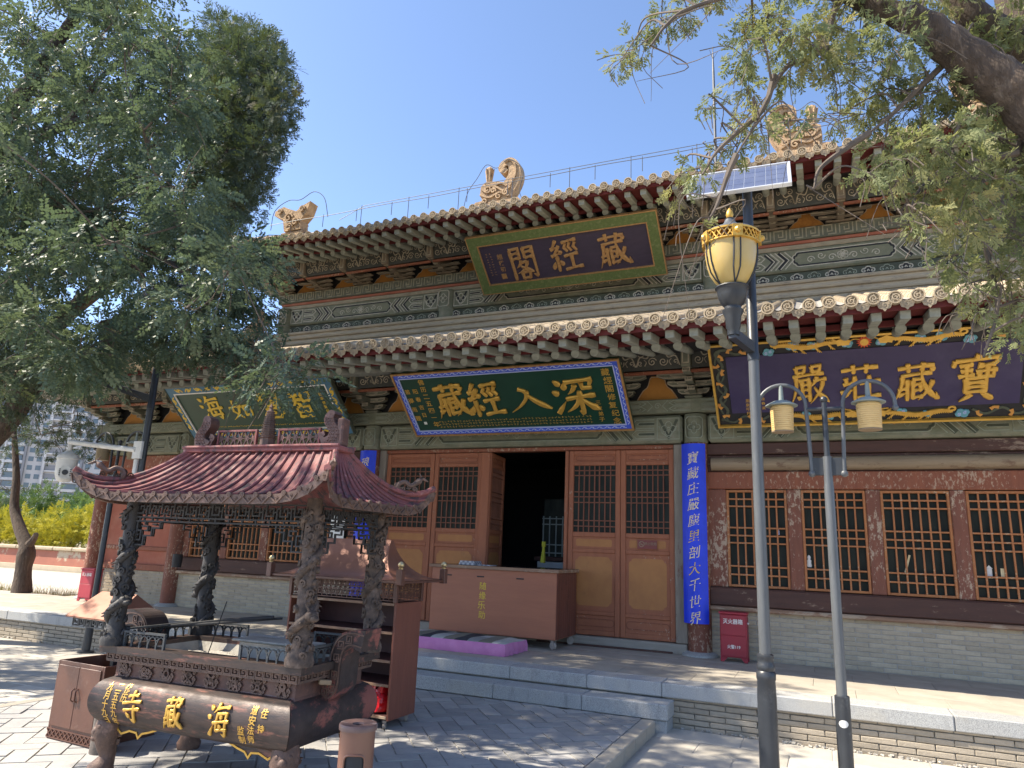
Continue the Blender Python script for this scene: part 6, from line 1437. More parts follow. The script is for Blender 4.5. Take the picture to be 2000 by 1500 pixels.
fr = frame((0, -d - .001, 0), (1, 0, 0), (0, 0, 1)); mb = MB(); n = 11; s = 2 * w / n
for k in range(n): x = -w + s * k; mb.ribbon([(x, .02), (x + s, .07)], .007, fr, 0, .006); mb.ribbon([(x, .07), (x + s, .02)], .007, fr, 0, .0055)
mb.ribbon([(-w, .015), (w, .015)], .008, fr, 0, .006); mb.ribbon([(-w, .076), (w, .076)], .008, fr, 0, .006); C('lattice_strip', mb, m_brownmetal)
mb = MB(); mb.bbox(-.215, -.17, .13, .175, .41, .86, .004); C('roof_pole', mb, m_blackpaint)
zr, ze, rw, rd = 1.085, .90, .285, .25
mb = MB(); mb.add([(-rw + .06, 0, zr), (rw - .06, 0, zr), (rw, -rd, ze), (-rw, -rd, ze), (rw, rd, ze), (-rw, rd, ze)], [(0, 1, 2, 3), (1, 0, 5, 4), (0, 3, 5), (1, 4, 2)])
mb.v = [(x - .12, y + .05, z) for x, y, z in mb.v]; mb.add([(x, y, z - .008) for x, y, z in mb.v], [(3, 2, 1, 0), (4, 5, 0, 1), (5, 3, 0), (2, 4, 1)]); C('small_roof', mb, m_copper)
for (p, q) in (((-rw + .05, -rd + .09), (rw - .05, -rd + .09)), ((rw - .05, -rd + .09), (rw - .05, rd + .01)), ((rw - .05, rd + .01), (-rw + .05, rd + .01)), ((-rw + .05, rd + .01), (-rw + .05, -rd + .09))):
    L_ = math.hypot(q[0] - p[0], q[1] - p[1]); fr = frame((p[0] - .12, p[1], .825), ((q[0] - p[0]) / L_, (q[1] - p[1]) / L_, 0), (0, 0, 1)); mb = MB(); n = max(2, round(L_ / .075)); s = L_ / n
    mb.ribbon([(0, .075), (L_, .075)], .009, fr, -.004, .004)
    for k in range(n): x = s * k; mb.ribbon([(x + s * .08, .075), (x + s * .08, 0), (x + s * .92, 0), (x + s * .92, .055), (x + s * .32, .055), (x + s * .32, .022), (x + s * .68, .022), (x + s * .68, .038)], .0085, fr, -.0035, .0035)
    C('fret_panel', mb, m_blackpaint)
# ---- clay pipe used as a bucket, scrap of paper
mb = MB(); mb.lathe([(.092, 0), (.09, .14), (.093, .25), (.096, .272), (.088, .274), (.080, .25), (.078, .02)], n=24); mb.v = [(x * (1 + .05 * sin(z * 20)), y, z + (.008 * sin(6 * math.atan2(y, x)) if z > .26 else 0)) for x, y, z in mb.v]
tag(mb.build('ash_bucket', m_clayjar, loc=(-4.96, 4.07, PZ), smooth=True), 'rough rusty cylinder bucket standing between the cabinet and the burner leg', 'bucket')
mb = MB(); mb.prism([(-.13, -.012), (-.02, -.005), (0, .004), (.10, .045), (.11, .055), (-.02, .022), (-.04, .016), (-.11, .008)], UPF, 0, .003); tag(mb.build('paper_scrap', m_white, loc=(-4.02, 3.98, PZ + .003), rot=(0, 0, .1)), 'torn strip of white paper lying under the incense burner', 'paper scrap')
# ---- fire extinguisher boxes
def firebox(loc, rz, label, faded=False):
    t = thing('fire_extinguisher_box', loc, rz, label=label, cat='fire extinguisher box', group='red fire extinguisher boxes by the hall wall'); w, d = .165, .10
    mr = M('faded_fire_red', (.42, .05, .07), (.36, .04, .06), 4, .5, .05) if faded else m_firered
    mb = MB(); mb.bbox(-w, w, -d, d, .055, .575, .006); mb.build('box_body', mr, t, world=False)
    mb = MB(); mb.bbox(-w - .012, w + .012, -d - .016, d + .01, .576, .605, .006); mb.build('box_lid', mr, t, world=False)
    for a, b in ((.07, .315), (.322, .565)): mb = MB(); mb.bbox(-w + .014, w - .014, -d - .006, -d - .001, a, b, .003); mb.build('front_panel', mr, t, world=False)
    for s in (-1, 1):
        for y in (-1, 1): mb = MB(); mb.prism([(s * w, 0), (s * w, .056), (s * (w - .085), .056), (s * (w - .04), 0)], frame((0, y * (d - .012) , 0), (1, 0, 0), (0, 0, 1)), -.01, .01); mb.build('foot', mr, t, world=False)
    mb = MB(); fr = frame((0, -d - .006, 0), (1, 0, 0), (0, 0, 1)); text(mb, '灭火器箱', fr, -.005, .49, .066, .002, .012, sx=.92); text(mb, '火警119', fr, .0, .185, .05, .002, .012, sx=.92) if not faded else None; mb.build('white_lettering', m_white, t, world=False)
    mb = MB(); mb.sphere((w + .006, -.02, .47), .014, 8, 6); mb.build('latch', m_white, t, world=False)
firebox((-1.13, 9.93, TZ), 0, 'clean dark red fire extinguisher box beside the blue couplet board')
firebox((-12.95, 9.78, TZ), R(4), 'faded red fire extinguisher box at the far left corner column', True)
# ---- solar street lamps and double lantern lamps
def solar_lamp(loc, label, mp, lean=(0, 0), head=R(0), gold=True):
    t = thing('solar_street_lamp', loc, 0, label=label, cat='street lamp', group='solar street lamps with amber globes', rx=lean[0], ry=lean[1])
    def S(name, mb, mat, parent=None, **k): return mb.build(name, mat, parent or t, world=False, **k)
    mb = MB(); mb.lathe([(.13, 0), (.13, .02), (.078, .03), (.076, .06), (.074, .62), (.070, .74), (.076, .755), (.075, .80), (.063, .815), (.069, .83), (.069, .86), (.063, .87), (.061, .90), (.066, .915), (.064, .935), (.050, .945)], n=24); S('post_base', mb, m_postblack, smooth=True)
    mb = MB(); mb.lathe([(.047, .94), (.046, 2.6), (.046, 3.42)], n=20); S('post', mb, mp, smooth=True)
    mb = MB(); mb.lathe([(.052, 3.40), (.052, 3.46), (.046, 3.47), (.045, 5.12)], n=20); S('upper_post', mb, m_postblack, smooth=True)
    h = Vector((-sin(head) * 0 - .0, 0, 0))
    u = Vector((-.36, -.933, 0)) if head == 0 else Vector((-1, 0, 0)) if head > 0 else Vector((-cos(R(-10)), -sin(R(-10)), 0))
    L_ = .36 if head == 0 else .95
    a = u * L_; mb = MB(); zc = 3.46 if head == 0 else 3.75
    rot = Matrix((u, Vector((-u.y, u.x, 0)), Vector((0, 0, 1)))).transposed()
    sl = (zc + .24 - (zc - .02)) / L_
    fr = (Vector((0, 0, 0)), u, Vector((0, 0, 1)), Vector((-u.y, u.x, 0))); z_in, z_out = (3.46, 3.545) if head == 0 else (3.50, 3.80)
    mb.prism([(.03, z_in), (L_ + .03, z_out - .03), (L_ + .03, z_out + .055), (.03, z_in + .10)], fr, -.032, .032); S('arm', mb, m_postblack)
    o = Vector((a.x, a.y, z_out)); mb = MB()
    mb.lathe([(.05, .0), (.052, .05), (.062, .07), (.066, .16), (.085, .20), (.09, .225), (.07, .235), (.07, .255), (.10, .29), (.125, .36), (.13, .41), (.145, .425), (.14, .435), (.06, .44)], o, 20); S('lamp_socket', mb, m_blackpaint, smooth=True)
    z = .44; mb = MB(); G = [(.10, z), (.145, z + .05), (.185, z + .12), (.208, z + .20), (.220, z + .29), (.222, z + .37)]; mb.lathe(G, o, 28); S('amber_globe', mb, m_lampglass, smooth=True)
    mb = MB()
    for k in range(5):
        q = 2 * pi * k / 5 + .35 - pi / 2
        for off in (-.028, .028):
            mb.tube([o + Vector(((r_ + .004) * cos(q + off / r_ * (1 if i < 4 else 1) * min(1, i * .5)), (r_ + .004) * sin(q + off / r_ * min(1, i * .5)), zz_)) for i, (r_, zz_) in enumerate(G)], .007, 5)
    S('globe_bars', mb, m_blackpaint)
    mb = MB(); mb.lathe([(.219, z + .37), (.244, z + .375), (.244, z + .385), (.219, z + .388)], o, 28); mb.lathe([(.231, z + .465), (.252, z + .46), (.254, z + .475), (.231, z + .48)], o, 28)
    for k in range(32):
        q = 2 * pi * k / 32; q2 = 2 * pi * (k + 1) / 32; A = lambda q_, zz_: o + Vector((.24 * cos(q_), .24 * sin(q_), zz_)); mb.tube([A(q, z + .385), A(q2, z + .462)], .006, 4); mb.tube([A(q2, z + .385), A(q, z + .462)], .006, 4)
    for k in range(5): q = 2 * pi * k / 5 + .35 - pi / 2; c = o + Vector((.248 * cos(q), .248 * sin(q), z + .425)); mb.obox(c, (.018, .085, .105), rotz(q)); mb.sphere(c + Vector((cos(q), sin(q), 0)) * .01, .03, 8, 6)
    S('gilt_gallery', mb, m_gold if gold else m_bronzebrown)
    mb = MB(); mb.lathe([(.233, z + .482), (.22, z + .50), (.15, z + .53), (.09, z + .565), (.055, z + .60), (.04, z + .635), (.046, z + .642), (.03, z + .65)], o, 28); S('lamp_cap', mb, m_tealgrey if not gold else m_postgrey, smooth=True)
    mb = MB(); mb.lathe([(.02, z + .65), (.028, z + .66), (.034, z + .685), (.026, z + .715), (.008, z + .745), (.0001, z + .755)], o, 12); S('finial', mb, m_gold if gold else m_bronzebrown, smooth=True)
    # solar panel facing the sun side
    pc = Vector((-.07, .0, 5.17)); pr = Matrix.Rotation(R(2), 3, 'Z') @ Matrix.Rotation(R(47), 3, 'X')
    W_, D_ = .92, .60; mb = MB(); mb.obox(pc, (W_, D_, .02), pr); S('panel_back', mb, m_alu)
    mb = MB()
    for sx in (-1, 1): mb.obox(pc + pr @ Vector((sx * (W_ / 2 - .012), 0, .004)), (.024, D_, .036), pr)
    for sy in (-1, 1): mb.obox(pc + pr @ Vector((0, sy * (D_ / 2 - .012), .004)), (W_ - .05, .024, .036), pr)
    S('panel_frame', mb, m_alu)
    pn = None
    for i in range(9):
        for j in range(4): mb = MB(); mb.obox(pc + pr @ Vector((lerp(-W_ / 2 + .03, W_ / 2 - .03, (i + .5) / 9), lerp(-D_ / 2 + .03, D_ / 2 - .03, (j + .5) / 4), .0115)), ((W_ - .06) / 9 - .005, (D_ - .06) / 4 - .005, .003), pr); S('solar_cell', mb, m_panel)
    mb = MB(); mb.obox(pc + Vector((.02, .03, -.05)), (.08, .2, .05), pr); S('panel_bracket', mb, m_postblack)
    return t
solar_lamp((-.495, 6.42, GZ), 'solar street lamp with clear amber globe in front of the right hand windows', m_postgrey)
solar_lamp((-8.58, 6.95, GZ), 'solar street lamp half hidden in the tree leaves at the left, carrying the white camera', m_postblack, (0, R(.0)), R(1), False)
def lantern_lamp(loc, label, mp, ms, rz=0):
    t = thing('lantern_lamp', loc, rz, label=label, cat='street lamp', group='double lantern lamps with curled arms')
    def S(name, mb, mat, parent=None, **k): return mb.build(name, mat, parent or t, world=False, **k)
    mb = MB(); mb.lathe([(.11, 0), (.11, .02), (.058, .03), (.056, .655), (.05, .66)], n=20); S('post_sleeve', mb, m_postblack, smooth=True)
    mb = MB(); mb.lathe([(.040, .655), (.039, 2.3), (.036, 2.33), (.036, 2.56)], n=20); S('post', mb, mp, smooth=True)
    mb = MB(); mb.lathe([(.024, 2.56), (.022, 3.03)], n=14); mb.sphere((0, 0, 3.055), .032, 12, 8); S('top_rod', mb, m_postblack, smooth=True)
    mb = MB(); mb.bbox(-.145, .145, -.012, .012, 2.40, 2.55, .004); S('side_plate', mb, m_blackpaint)
    mb = MB(); mb.tube([(-.15, 0, 2.975), (.15, 0, 2.975)], .017, 10); S('cross_bar', mb, m_postblack, smooth=True)
    for s in (-1, 1):
        P = [(s * .125, 0, 2.43), (s * .135, 0, 2.7), (s * .145, 0, 2.95)] + [(s * (.345 - .20 * cos(pi * k / 16)), 0, 3.0 + .205 * sin(pi * k / 16)) for k in range(1, 16)] + [(s * .545, 0, 2.98)]
        mb = MB(); mb.tube(P, .017, 10); mb.sphere((s * .125, 0, 2.415), .03, 10, 7); mb.sphere((s * .545, 0, 2.965), .026, 10, 7); S('curled_arm', mb, mp, smooth=True)
        mb = MB(); mb.tube([(s * .345, 0, 3.20), (s * .345, 0, 3.06)], [.016, .022], 10); mb.lathe([(.03, 3.065), (.07, 3.055), (.135, 3.02), (.135, 3.012), (.02, 3.01)], (s * .345, 0, 0), 24); sh = S('lantern_cap', mb, m_tealgrey, smooth=True)
        mb = MB(); prof = [(.088, 2.79)]
        for k in range(11): z = 2.80 + .018 * k; prof += [(.092 + .0006 * k, z), (.092 + .0006 * k, z + .013), (.088 + .0006 * k, z + .0155)]
        prof += [(.09, 3.008)]; mb.lathe(prof, (s * .345, 0, 0), 24); S('lantern_shade', mb, ms, smooth=True, ang=30)
        mb = MB(); mb.lathe([(.089, 2.779), (.0925, 2.779), (.0925, 2.789), (.05, 2.789)], (s * .345, 0, 0), 24); S('shade_ring', mb, m_palewood)
    return t
l1 = lantern_lamp((.055, 6.60, GZ), 'double lantern lamp with cream shades beside the tall solar lamp', m_postgrey, m_cream)
for k in (.46,):
    mb = MB(); fr = frame((0, -.0565, k), (1, 0, 0), (0, 0, 1)); X_ = [-.034 + .068 * j / 12 for j in range(13)]; mb.add([(x, -math.sqrt(.0578 ** 2 - x * x), k + s_ * .028 * math.sqrt(max(0, 1 - (x / .0345) ** 2))) for x in X_ for s_ in (-1, 1)], [(2 * j, 2 * j + 2, 2 * j + 3, 2 * j + 1) for j in range(12)]); mb.build('number_sticker', m_white, l1, world=False)
lantern_lamp((-9.86, 7.55, GZ), 'double lantern lamp with darker cream shades by the left corner of the hall', m_postblack, m_creamdark)
# ---- security camera on a bracket arm
cx, cy = -8.58, 6.95
t = thing('security_camera', (cx, cy - .06, 2.72), label='white dome security camera hanging from a pipe arm on the left lamp post', cat='security camera')
mb = MB(); mb.tube([(cx - .05, cy - .09, 2.73), (cx - 1.37, cy - .13, 2.86)], .036, 12); mb.tube([(cx - 1.35, cy - .13, 2.86), (cx - 1.35, cy - .13, 2.72)], .03, 12); mb.build('bracket_arm', m_cctv, t, smooth=True)
mb = MB(); mb.bbox(cx - .10, cx + .06, cy - .10, cy - .06, 2.61, 2.85, .004); mb.build('clamp_plate', m_cctv, t)
mb = MB(); mb.tube([(cx - .03, cy - .075, 2.6), (cx - .03, cy - .072, 2.0)], .028, 10); mb.build('cable_conduit', m_cctv, t, smooth=True)
o = Vector((cx - 1.35, cy - .13, 2.34))
mb = MB(); mb.lathe([(.04, .40), (.05, .38), (.08, .36), (.12, .335), (.142, .30), (.145, .275), (.136, .27)], o, 28); mb.build('sun_shield', m_cctv, t, smooth=True)
mb = MB(); mb.lathe([(.135, .27), (.132, .10), (.128, .05), (.11, -.01), (.07, -.05), (.001, -.06)], o, 28); mb.build('housing', m_cctv, t, smooth=True)
vd = Vector((.80, -.60, -.03)).normalized(); rt = Matrix((vd.cross(Vector((0, 0, 1))).normalized(), Vector((0, 0, 1)), -vd)).transposed()
fr = (o + Vector((0, 0, .07)) + vd * .118, Vector((-vd.y, vd.x, 0)).normalized(), Vector((0, 0, 1)), vd)
mb = MB(); mb.prism([(.085 * cos(q) , .085 * sin(q) + (.02 if sin(q) > 0 else 0)) for q in [2 * pi * k / 24 for k in range(24)]], fr, -.05, .02); mb.build('camera_face', m_cctv, t)
mb = MB(); mb.prism(circle(0, .01, .038, 20), fr, .02, .034); mb.build('lens', m_blackpaint, t)
mb = MB()
for s in (-1, 1):
    for k in range(4): mb.prism(circle(s * .066, .05 - .027 * k, .0095, 8), fr, .02, .026)
mb.build('infrared_lamps', m_blackline, t)
# ---- small things on the hall
mb = MB(); mb.lathe([(.082, 0), (.088, .12), (.085, .23), (.078, .232), (.075, .02)], (-10.92, 9.90, 1.045), 18); mb.tube(bez([(-11.0, 9.90, 1.27), (-10.99, 9.92, 1.42), (-10.92, 9.97, 1.50), (-10.86, 9.92, 1.42), (-10.84, 9.90, 1.27)], 4), .004, 5); tag(mb.build('hanging_bucket', m_iron, smooth=True), 'black metal bucket hanging from the flaking column at the left bay', 'bucket')
mb = MB(); mb.bbox(-.145, .145, -.004, .004, -.19, .19, .002); tag(mb.build('wall_notice', m_white, loc=(-7.62, WY - .02, 1.86)), 'white paper notice fixed to the lattice window behind the burner', 'notice')
t = thing('no_smoking_sign', (-2.31, WY + .022, 1.74), label='small worn red no smoking sign on the right hand door', cat='sign'); fr = FR_Z(-2.31, WY + .024, 1.742)
mb = MB(); rect(mb, fr, -.14, .14, -.06, .06, 0, .006); mb.build('sign_plate', M('worn_sign_red', (.22, .05, .04), (.17, .04, .035), 12, .5, .1, c3=(.4, .3, .26), s3=11, lo3=.66, hi3=.7), t)
mb = MB(); mb.ribbon(circle(-.08, .005, .036, 16), .009, fr, .006, .008, True); mb.ribbon([(-.105, .03), (-.055, -.02)], .008, fr, .006, .0085); mb.ribbon([(-.10, 0), (-.06, 0)], .009, fr, .006, .0075); text(mb, '禁止吸烟', fr, .045, .012, .044, .008, .004); mb.build('pictogram', m_palewood, t)
# inside the doorway: lattice shrine, pale cabinet, tassels
t = thing('altar_shrine', (-4.48, 12.2, .36), label='pale altar cabinet with a dark lattice case seen inside the doorway', cat='altar')
mb = MB(); mb.bbox(-4.63, -3.78, 11.9, 12.5, .36, 1.42, .01)
mb.build('altar_cabinet', M('dim_grey_cabinet', (.42, .44, .46), (.36, .38, .40), 5, .6, .1), t)
for z in (.5, .7, .9, 1.1, 1.27): mb = MB(); mb.bbox(-4.66, -3.75, 11.87, 11.90, z, z + .02, .003); mb.build('cabinet_rail', m_tealgrey, t)
mb = MB(); mb.bbox(-4.68, -3.73, 11.86, 12.54, 1.43, 1.50, .01); mb.build('altar_top', m_darkwood, t)
mb = MB(); mb.box(-4.56, -4.08, 12.0, 12.4, 1.51, 2.5); mb.build('glass_case', m_pane, t)
mb = MB()
for k in range(5): mb.box(-4.56 + .12 * k - .01, -4.56 + .12 * k + .01, 11.97, 11.99, 1.51, 2.2)
for z in (1.56, 1.7, 2.05, 2.15): mb.box(-4.58, -4.06, 11.96, 11.985, z, z + .018)
mb.build('case_lattice', m_tealgrey, t)
mb = MB(); mb.tube([(-4.02, 10.6, 1.74), (-4.02, 10.6, 1.66)], .035, 8); mb.tube([(-4.02, 10.6, 1.66), (-4.03, 10.6, 1.42)], [.02, .045], 8); tag(mb.build('yellow_tassel', M('lime_tassel', (.36, .36, .04), (.3, .3, .03), 9, .9)), 'lime yellow tassel hanging inside the doorway on the right', 'tassel')
mb = MB(); mb.tube([(-4.93, 10.98, 1.88), (-4.93, 10.98, 1.70)], .006, 6); mb.tube([(-4.93, 10.98, 1.70), (-4.93, 10.98, 1.50)], [.012, .026], 8); tag(mb.build('gold_tassel', m_goldpale), 'small gold tassel hanging from the open door leaf', 'tassel')
# little figures and scraps behind the lattices
def figurine(x, z, s, m, label):
    mb = MB(); mb.lathe([(.026 * s, 0), (.034 * s, .02 * s), (.026 * s, .06 * s), (.03 * s, .09 * s), (.016 * s, .11 * s), (.022 * s, .13 * s), (.018 * s, .155 * s), (.0001, .17 * s)], (x, WY + .078, z), 10, sy=.2); tag(mb.build('figurine', m, smooth=True), label, 'figurine')
figurine(-.205, 1.53, .9, m_white, 'small white figurine in the lower left of the second right window')
figurine(-.565, 1.93, .5, m_paleblue, 'tiny pale blue bottle shape in the first right window')
mb = MB(); mb.bbox(1.745, 1.80, WY + .076, WY + .084, 1.49, 1.60, .003); mb.prism([(-.036, 0), (.036, 0), (0, .04)], FR_Z(1.7725, WY + .08, 1.601), -.004, .004); tag(mb.build('paper_charm', m_white), 'white house shaped charm hanging in the rightmost window', 'charm')
mb = MB(); mb.bbox(1.885, 1.945, WY + .076, WY + .084, 1.51, 1.61, .002); tag(mb.build('paper_slip', m_goldpale), 'small tan paper slip in the rightmost window', 'paper slip')
mb = MB(); mb.obox((.92, WY + .08, 1.62), (.022, .006, .22), Matrix.Rotation(.28, 3, 'Y')); tag(mb.build('bamboo_slip', m_goldpale), 'thin bamboo slip leaning inside the third right window', 'bamboo slip')
# ============================================================ roof ornaments and lightning wires (hall parts)
def chiwen(x, s):
    """owl-tail ridge end: coiled tail towards the middle, plume behind, open jaw on the ridge"""
    y = 15.5; F_ = FR_Z(x, y, 10.42); mb = MB(); e = lambda a: s * a * 1.05
    C = bez([(e(.10), .12), (e(.30), .35), (e(.47), .68), (e(.46), .98), (e(.33), 1.14), (e(.17), 1.10), (e(.12), .97), (e(.20), .89), (e(.28), .94)], 5)
    mb.ribbon(C, [.50 - .32 * min(1, i / 24) for i in range(len(C) - 12)] + [.18 - .008 * i for i in range(12)], F_, -.15, .15)
    mb.ribbon([(a + e(.04), b + .02) for a, b in C[6:26]], .045, F_, -.19, .19)
    mb.prism([(e(.42), .0), (e(.44), .35), (e(.25), .55), (e(-.02), .62), (e(-.26), .66), (e(-.42), .55), (e(-.44), .3), (e(-.36), .12), (e(-.58), .10), (e(-.56), .0)][::(1 if s > 0 else -1)], F_, -.16, .16)
    mb.prism([(e(-.75), -.12), (e(.78), -.12), (e(.62), .04), (e(.3), .02), (e(-.4), .03), (e(-.68), .0)][::(1 if s > 0 else -1)], F_, -.2, .2)
    for P, w_ in (([(-.40, .45), (-.2, .32), (0, .44), (.22, .30), (.4, .38)], .05), ([(-.42, .28), (-.15, .17), (.1, .26), (.38, .12)], .05), ([(-.30, .60), (-.1, .48), (.15, .52), (.3, .42)], .04)): mb.ribbon([(e(a), b) for a, b in bez(P, 5)], w_, F_, -.21, .21)
    for a, b, r_ in ((-.22, .40, .11), (.10, .16, .10), (.28, .24, .09), (-.05, .33, .08), (-.55, -.02, .09), (.55, -.04, .09), (-.3, .08, .09)): mb.ribbon([(e(a) + p, b + q) for p, q in spiral(0, 0, r_, 1.3, a * 7, 1, 14)], .034, F_, -.22, .22)
    mb.lathe([(.085, .62), (.06, .70), (.075, .80), (.085, .95), (.11, 1.07), (.09, 1.12), (.03, 1.17)], (x - s * .28, y, 10.42), 10)
    for k in range(6): q = k * 1.05; mb.tube([(x - s * .28 + .06 * cos(q), y + .06 * sin(q), 11.13), (x - s * .28 + .10 * cos(q), y + .10 * sin(q), 11.42), (x - s * .28 + .13 * cos(q), y + .13 * sin(q), 11.51)], [.022, .026, .012], 5)
    return H('ridge_ornament', mb, m_ornament)
chiwen(-7.45, 1); chiwen(-.03, -1)
def beast(x, y, z, s):
    F_ = FR_Z(x, y, z); mb = MB(); e = lambda a: s * a
    mb.prism([(e(-.20), 0), (e(-.26), .28), (e(-.52), .42), (e(-.50), .52), (e(-.28), .60), (e(-.12), .52), (e(.08), .44), (e(.26), .55), (e(.44), .62), (e(.36), .36), (e(.22), .22), (e(.24), 0)][::(1 if s > 0 else -1)], F_, -.13, .13)
    for a, b, r_ in ((-.36, .48, .07), (-.1, .3, .12), (.1, .18, .10), (.25, .45, .08), (-.05, .08, .09)): mb.ribbon([(e(a) + p, b + q) for p, q in spiral(0, 0, r_, 1.3, 0, 1, 12)], .035, F_, -.165, .165)
    mb.bbox(x - .3, x + .3, y - .12, y + .12, z - .35, z - .02, .02); mb.tube([(x, y, z - .06), (x + s * .9, y + .55, z - .06), (x + s * 2.1, y + 1.3, z + .12)], .085, 8)
    return H('ridge_beast', mb, m_ornament)
beast(-10.25, 11.2, 8.14, 1); beast(2.55, 11.2, 8.16, -1)
mb = MB(); e = Vector((-11.55, 11.9, 6.0)); mb.tube(bez([e + Vector((-.35, -.3, -.15)), e + Vector((-.15, -.15, .1)), e + Vector((-.05, 0, .4)), e + Vector((.1, .1, .55))], 5), [.16] * 5 + [.17] * 5 + [.13] * 5 + [.1], 8); mb.sphere(e + Vector((-.05, -.05, .55)), .17, 9, 7); mb.tube(bez([e + Vector((-.3, -.3, -.05)), e + Vector((-.5, -.45, .05)), e + Vector((-.6, -.5, .2))], 4), [.1] * 8 + [.05], 7); H('ridge_beast', mb, m_ornament, smooth=True)
m_wire = M('grey_wire', (.10, .105, .115), None, 4, .5, 0)
mb = MB(); P = []
for k in range(40):
    x = lerp(-10.8, 3.6, k / 39); P.append((x, 11.0, 8.30 + .01 * sin(k)))
mb.tube(P, .007, 5); mb.tube([(lerp(-9.9, 3.6, k / 20), 12.2, 9.10 - (.25 if k == 0 else 0)) for k in range(21)], .007, 5)
for k in range(11): x = -9.3 + 1.25 * k; mb.tube([(x, 12.2, 8.5), (x, 12.2, 9.12)], .008, 5)
for k in range(16): x = -10.2 + .85 * k; mb.tube([(x, 11.0, 8.05), (x, 11.0, 8.33)], .007, 5)
for cxx, s in ((-7.45, 1), (-.03, -1)):
    mb.tube(bez([(cxx - s * .95, 15.3, 10.1), (cxx - s * .82, 15.3, 10.8), (cxx - s * .55, 15.3, 11.2), (cxx - s * .30, 15.3, 11.55), (cxx + s * .02, 15.3, 11.4), (cxx + s * .35, 15.3, 11.6), (cxx + s * .78, 15.3, 11.2), (cxx + s * .7, 15.3, 10.6), (cxx + s * .95, 15.3, 10.1)], 6), .009, 5)
mb.tube(bez([(-10.95, 11.2, 8.3), (-10.9, 11.2, 8.75), (-10.55, 11.2, 8.95), (-10.2, 11.2, 8.92), (-9.85, 11.2, 9.05), (-9.55, 11.2, 8.85), (-9.4, 11.2, 8.38)], 6), .008, 5)
H('lightning_wire', mb, m_wire)
mb = MB(); mb.tube([(-1.86, 15.5, 9.9), (-1.86, 15.5, 13.0), (-1.86, 15.5, 13.55)], [.035, .03, .012], 8); mb.tube([(-1.86, 15.5, 13.0), (-1.86, 15.5, 13.7)], .012, 6)
for k in range(3): mb.tube([(-1.86, 15.5, 13.35), (-1.86 + .12 * cos(k * 2.1), 15.5 + .12 * sin(k * 2.1), 13.55)], .006, 5)
tag(mb.build('lightning_rod', m_wire), 'thin grey lightning rod standing above the roof ridge', 'lightning rod')
# crown clump centres (metres) of the trees round the court
LOC = [[-8.63,2.42,5.19],[-10.64,3.24,9.28],[-7.93,4.54,4.43],[-9.01,7.56,7.18],[-10.6,6.19,8.2],[-6.16,4.25,4.31],[-6.59,1.75,8.35],[-9.2,5.99,7.67],[-11.6,4.69,4.62],[-8.19,4.18,8.14],[-9.01,5.16,8.74],[-7.99,5.84,8.4],[-10.83,5.21,10.02],[-9.5,3.56,5.98],[-9.24,5.95,5.34],[-7.95,6.08,7.0],[-9.84,4.46,2.83],[-12.57,4.71,6.5],[-7.75,4.94,6.63],[-6.85,2.74,7.15],[-11.36,5.83,4.54],[-10.26,4.42,10.33],[-6.74,4.55,3.3],[-9.12,7.63,5.62],[-11.16,3.83,8.77],[-5.87,2.33,5.26],[-8.75,3.7,8.27],[-7.98,4.9,7.61],[-7.33,6.63,4.63],[-9.83,7.21,6.7],[-9.57,6.72,5.82],[-10.35,5.09,4.16],[-6.46,2.83,5.01],[-7.85,1.48,7.46]]
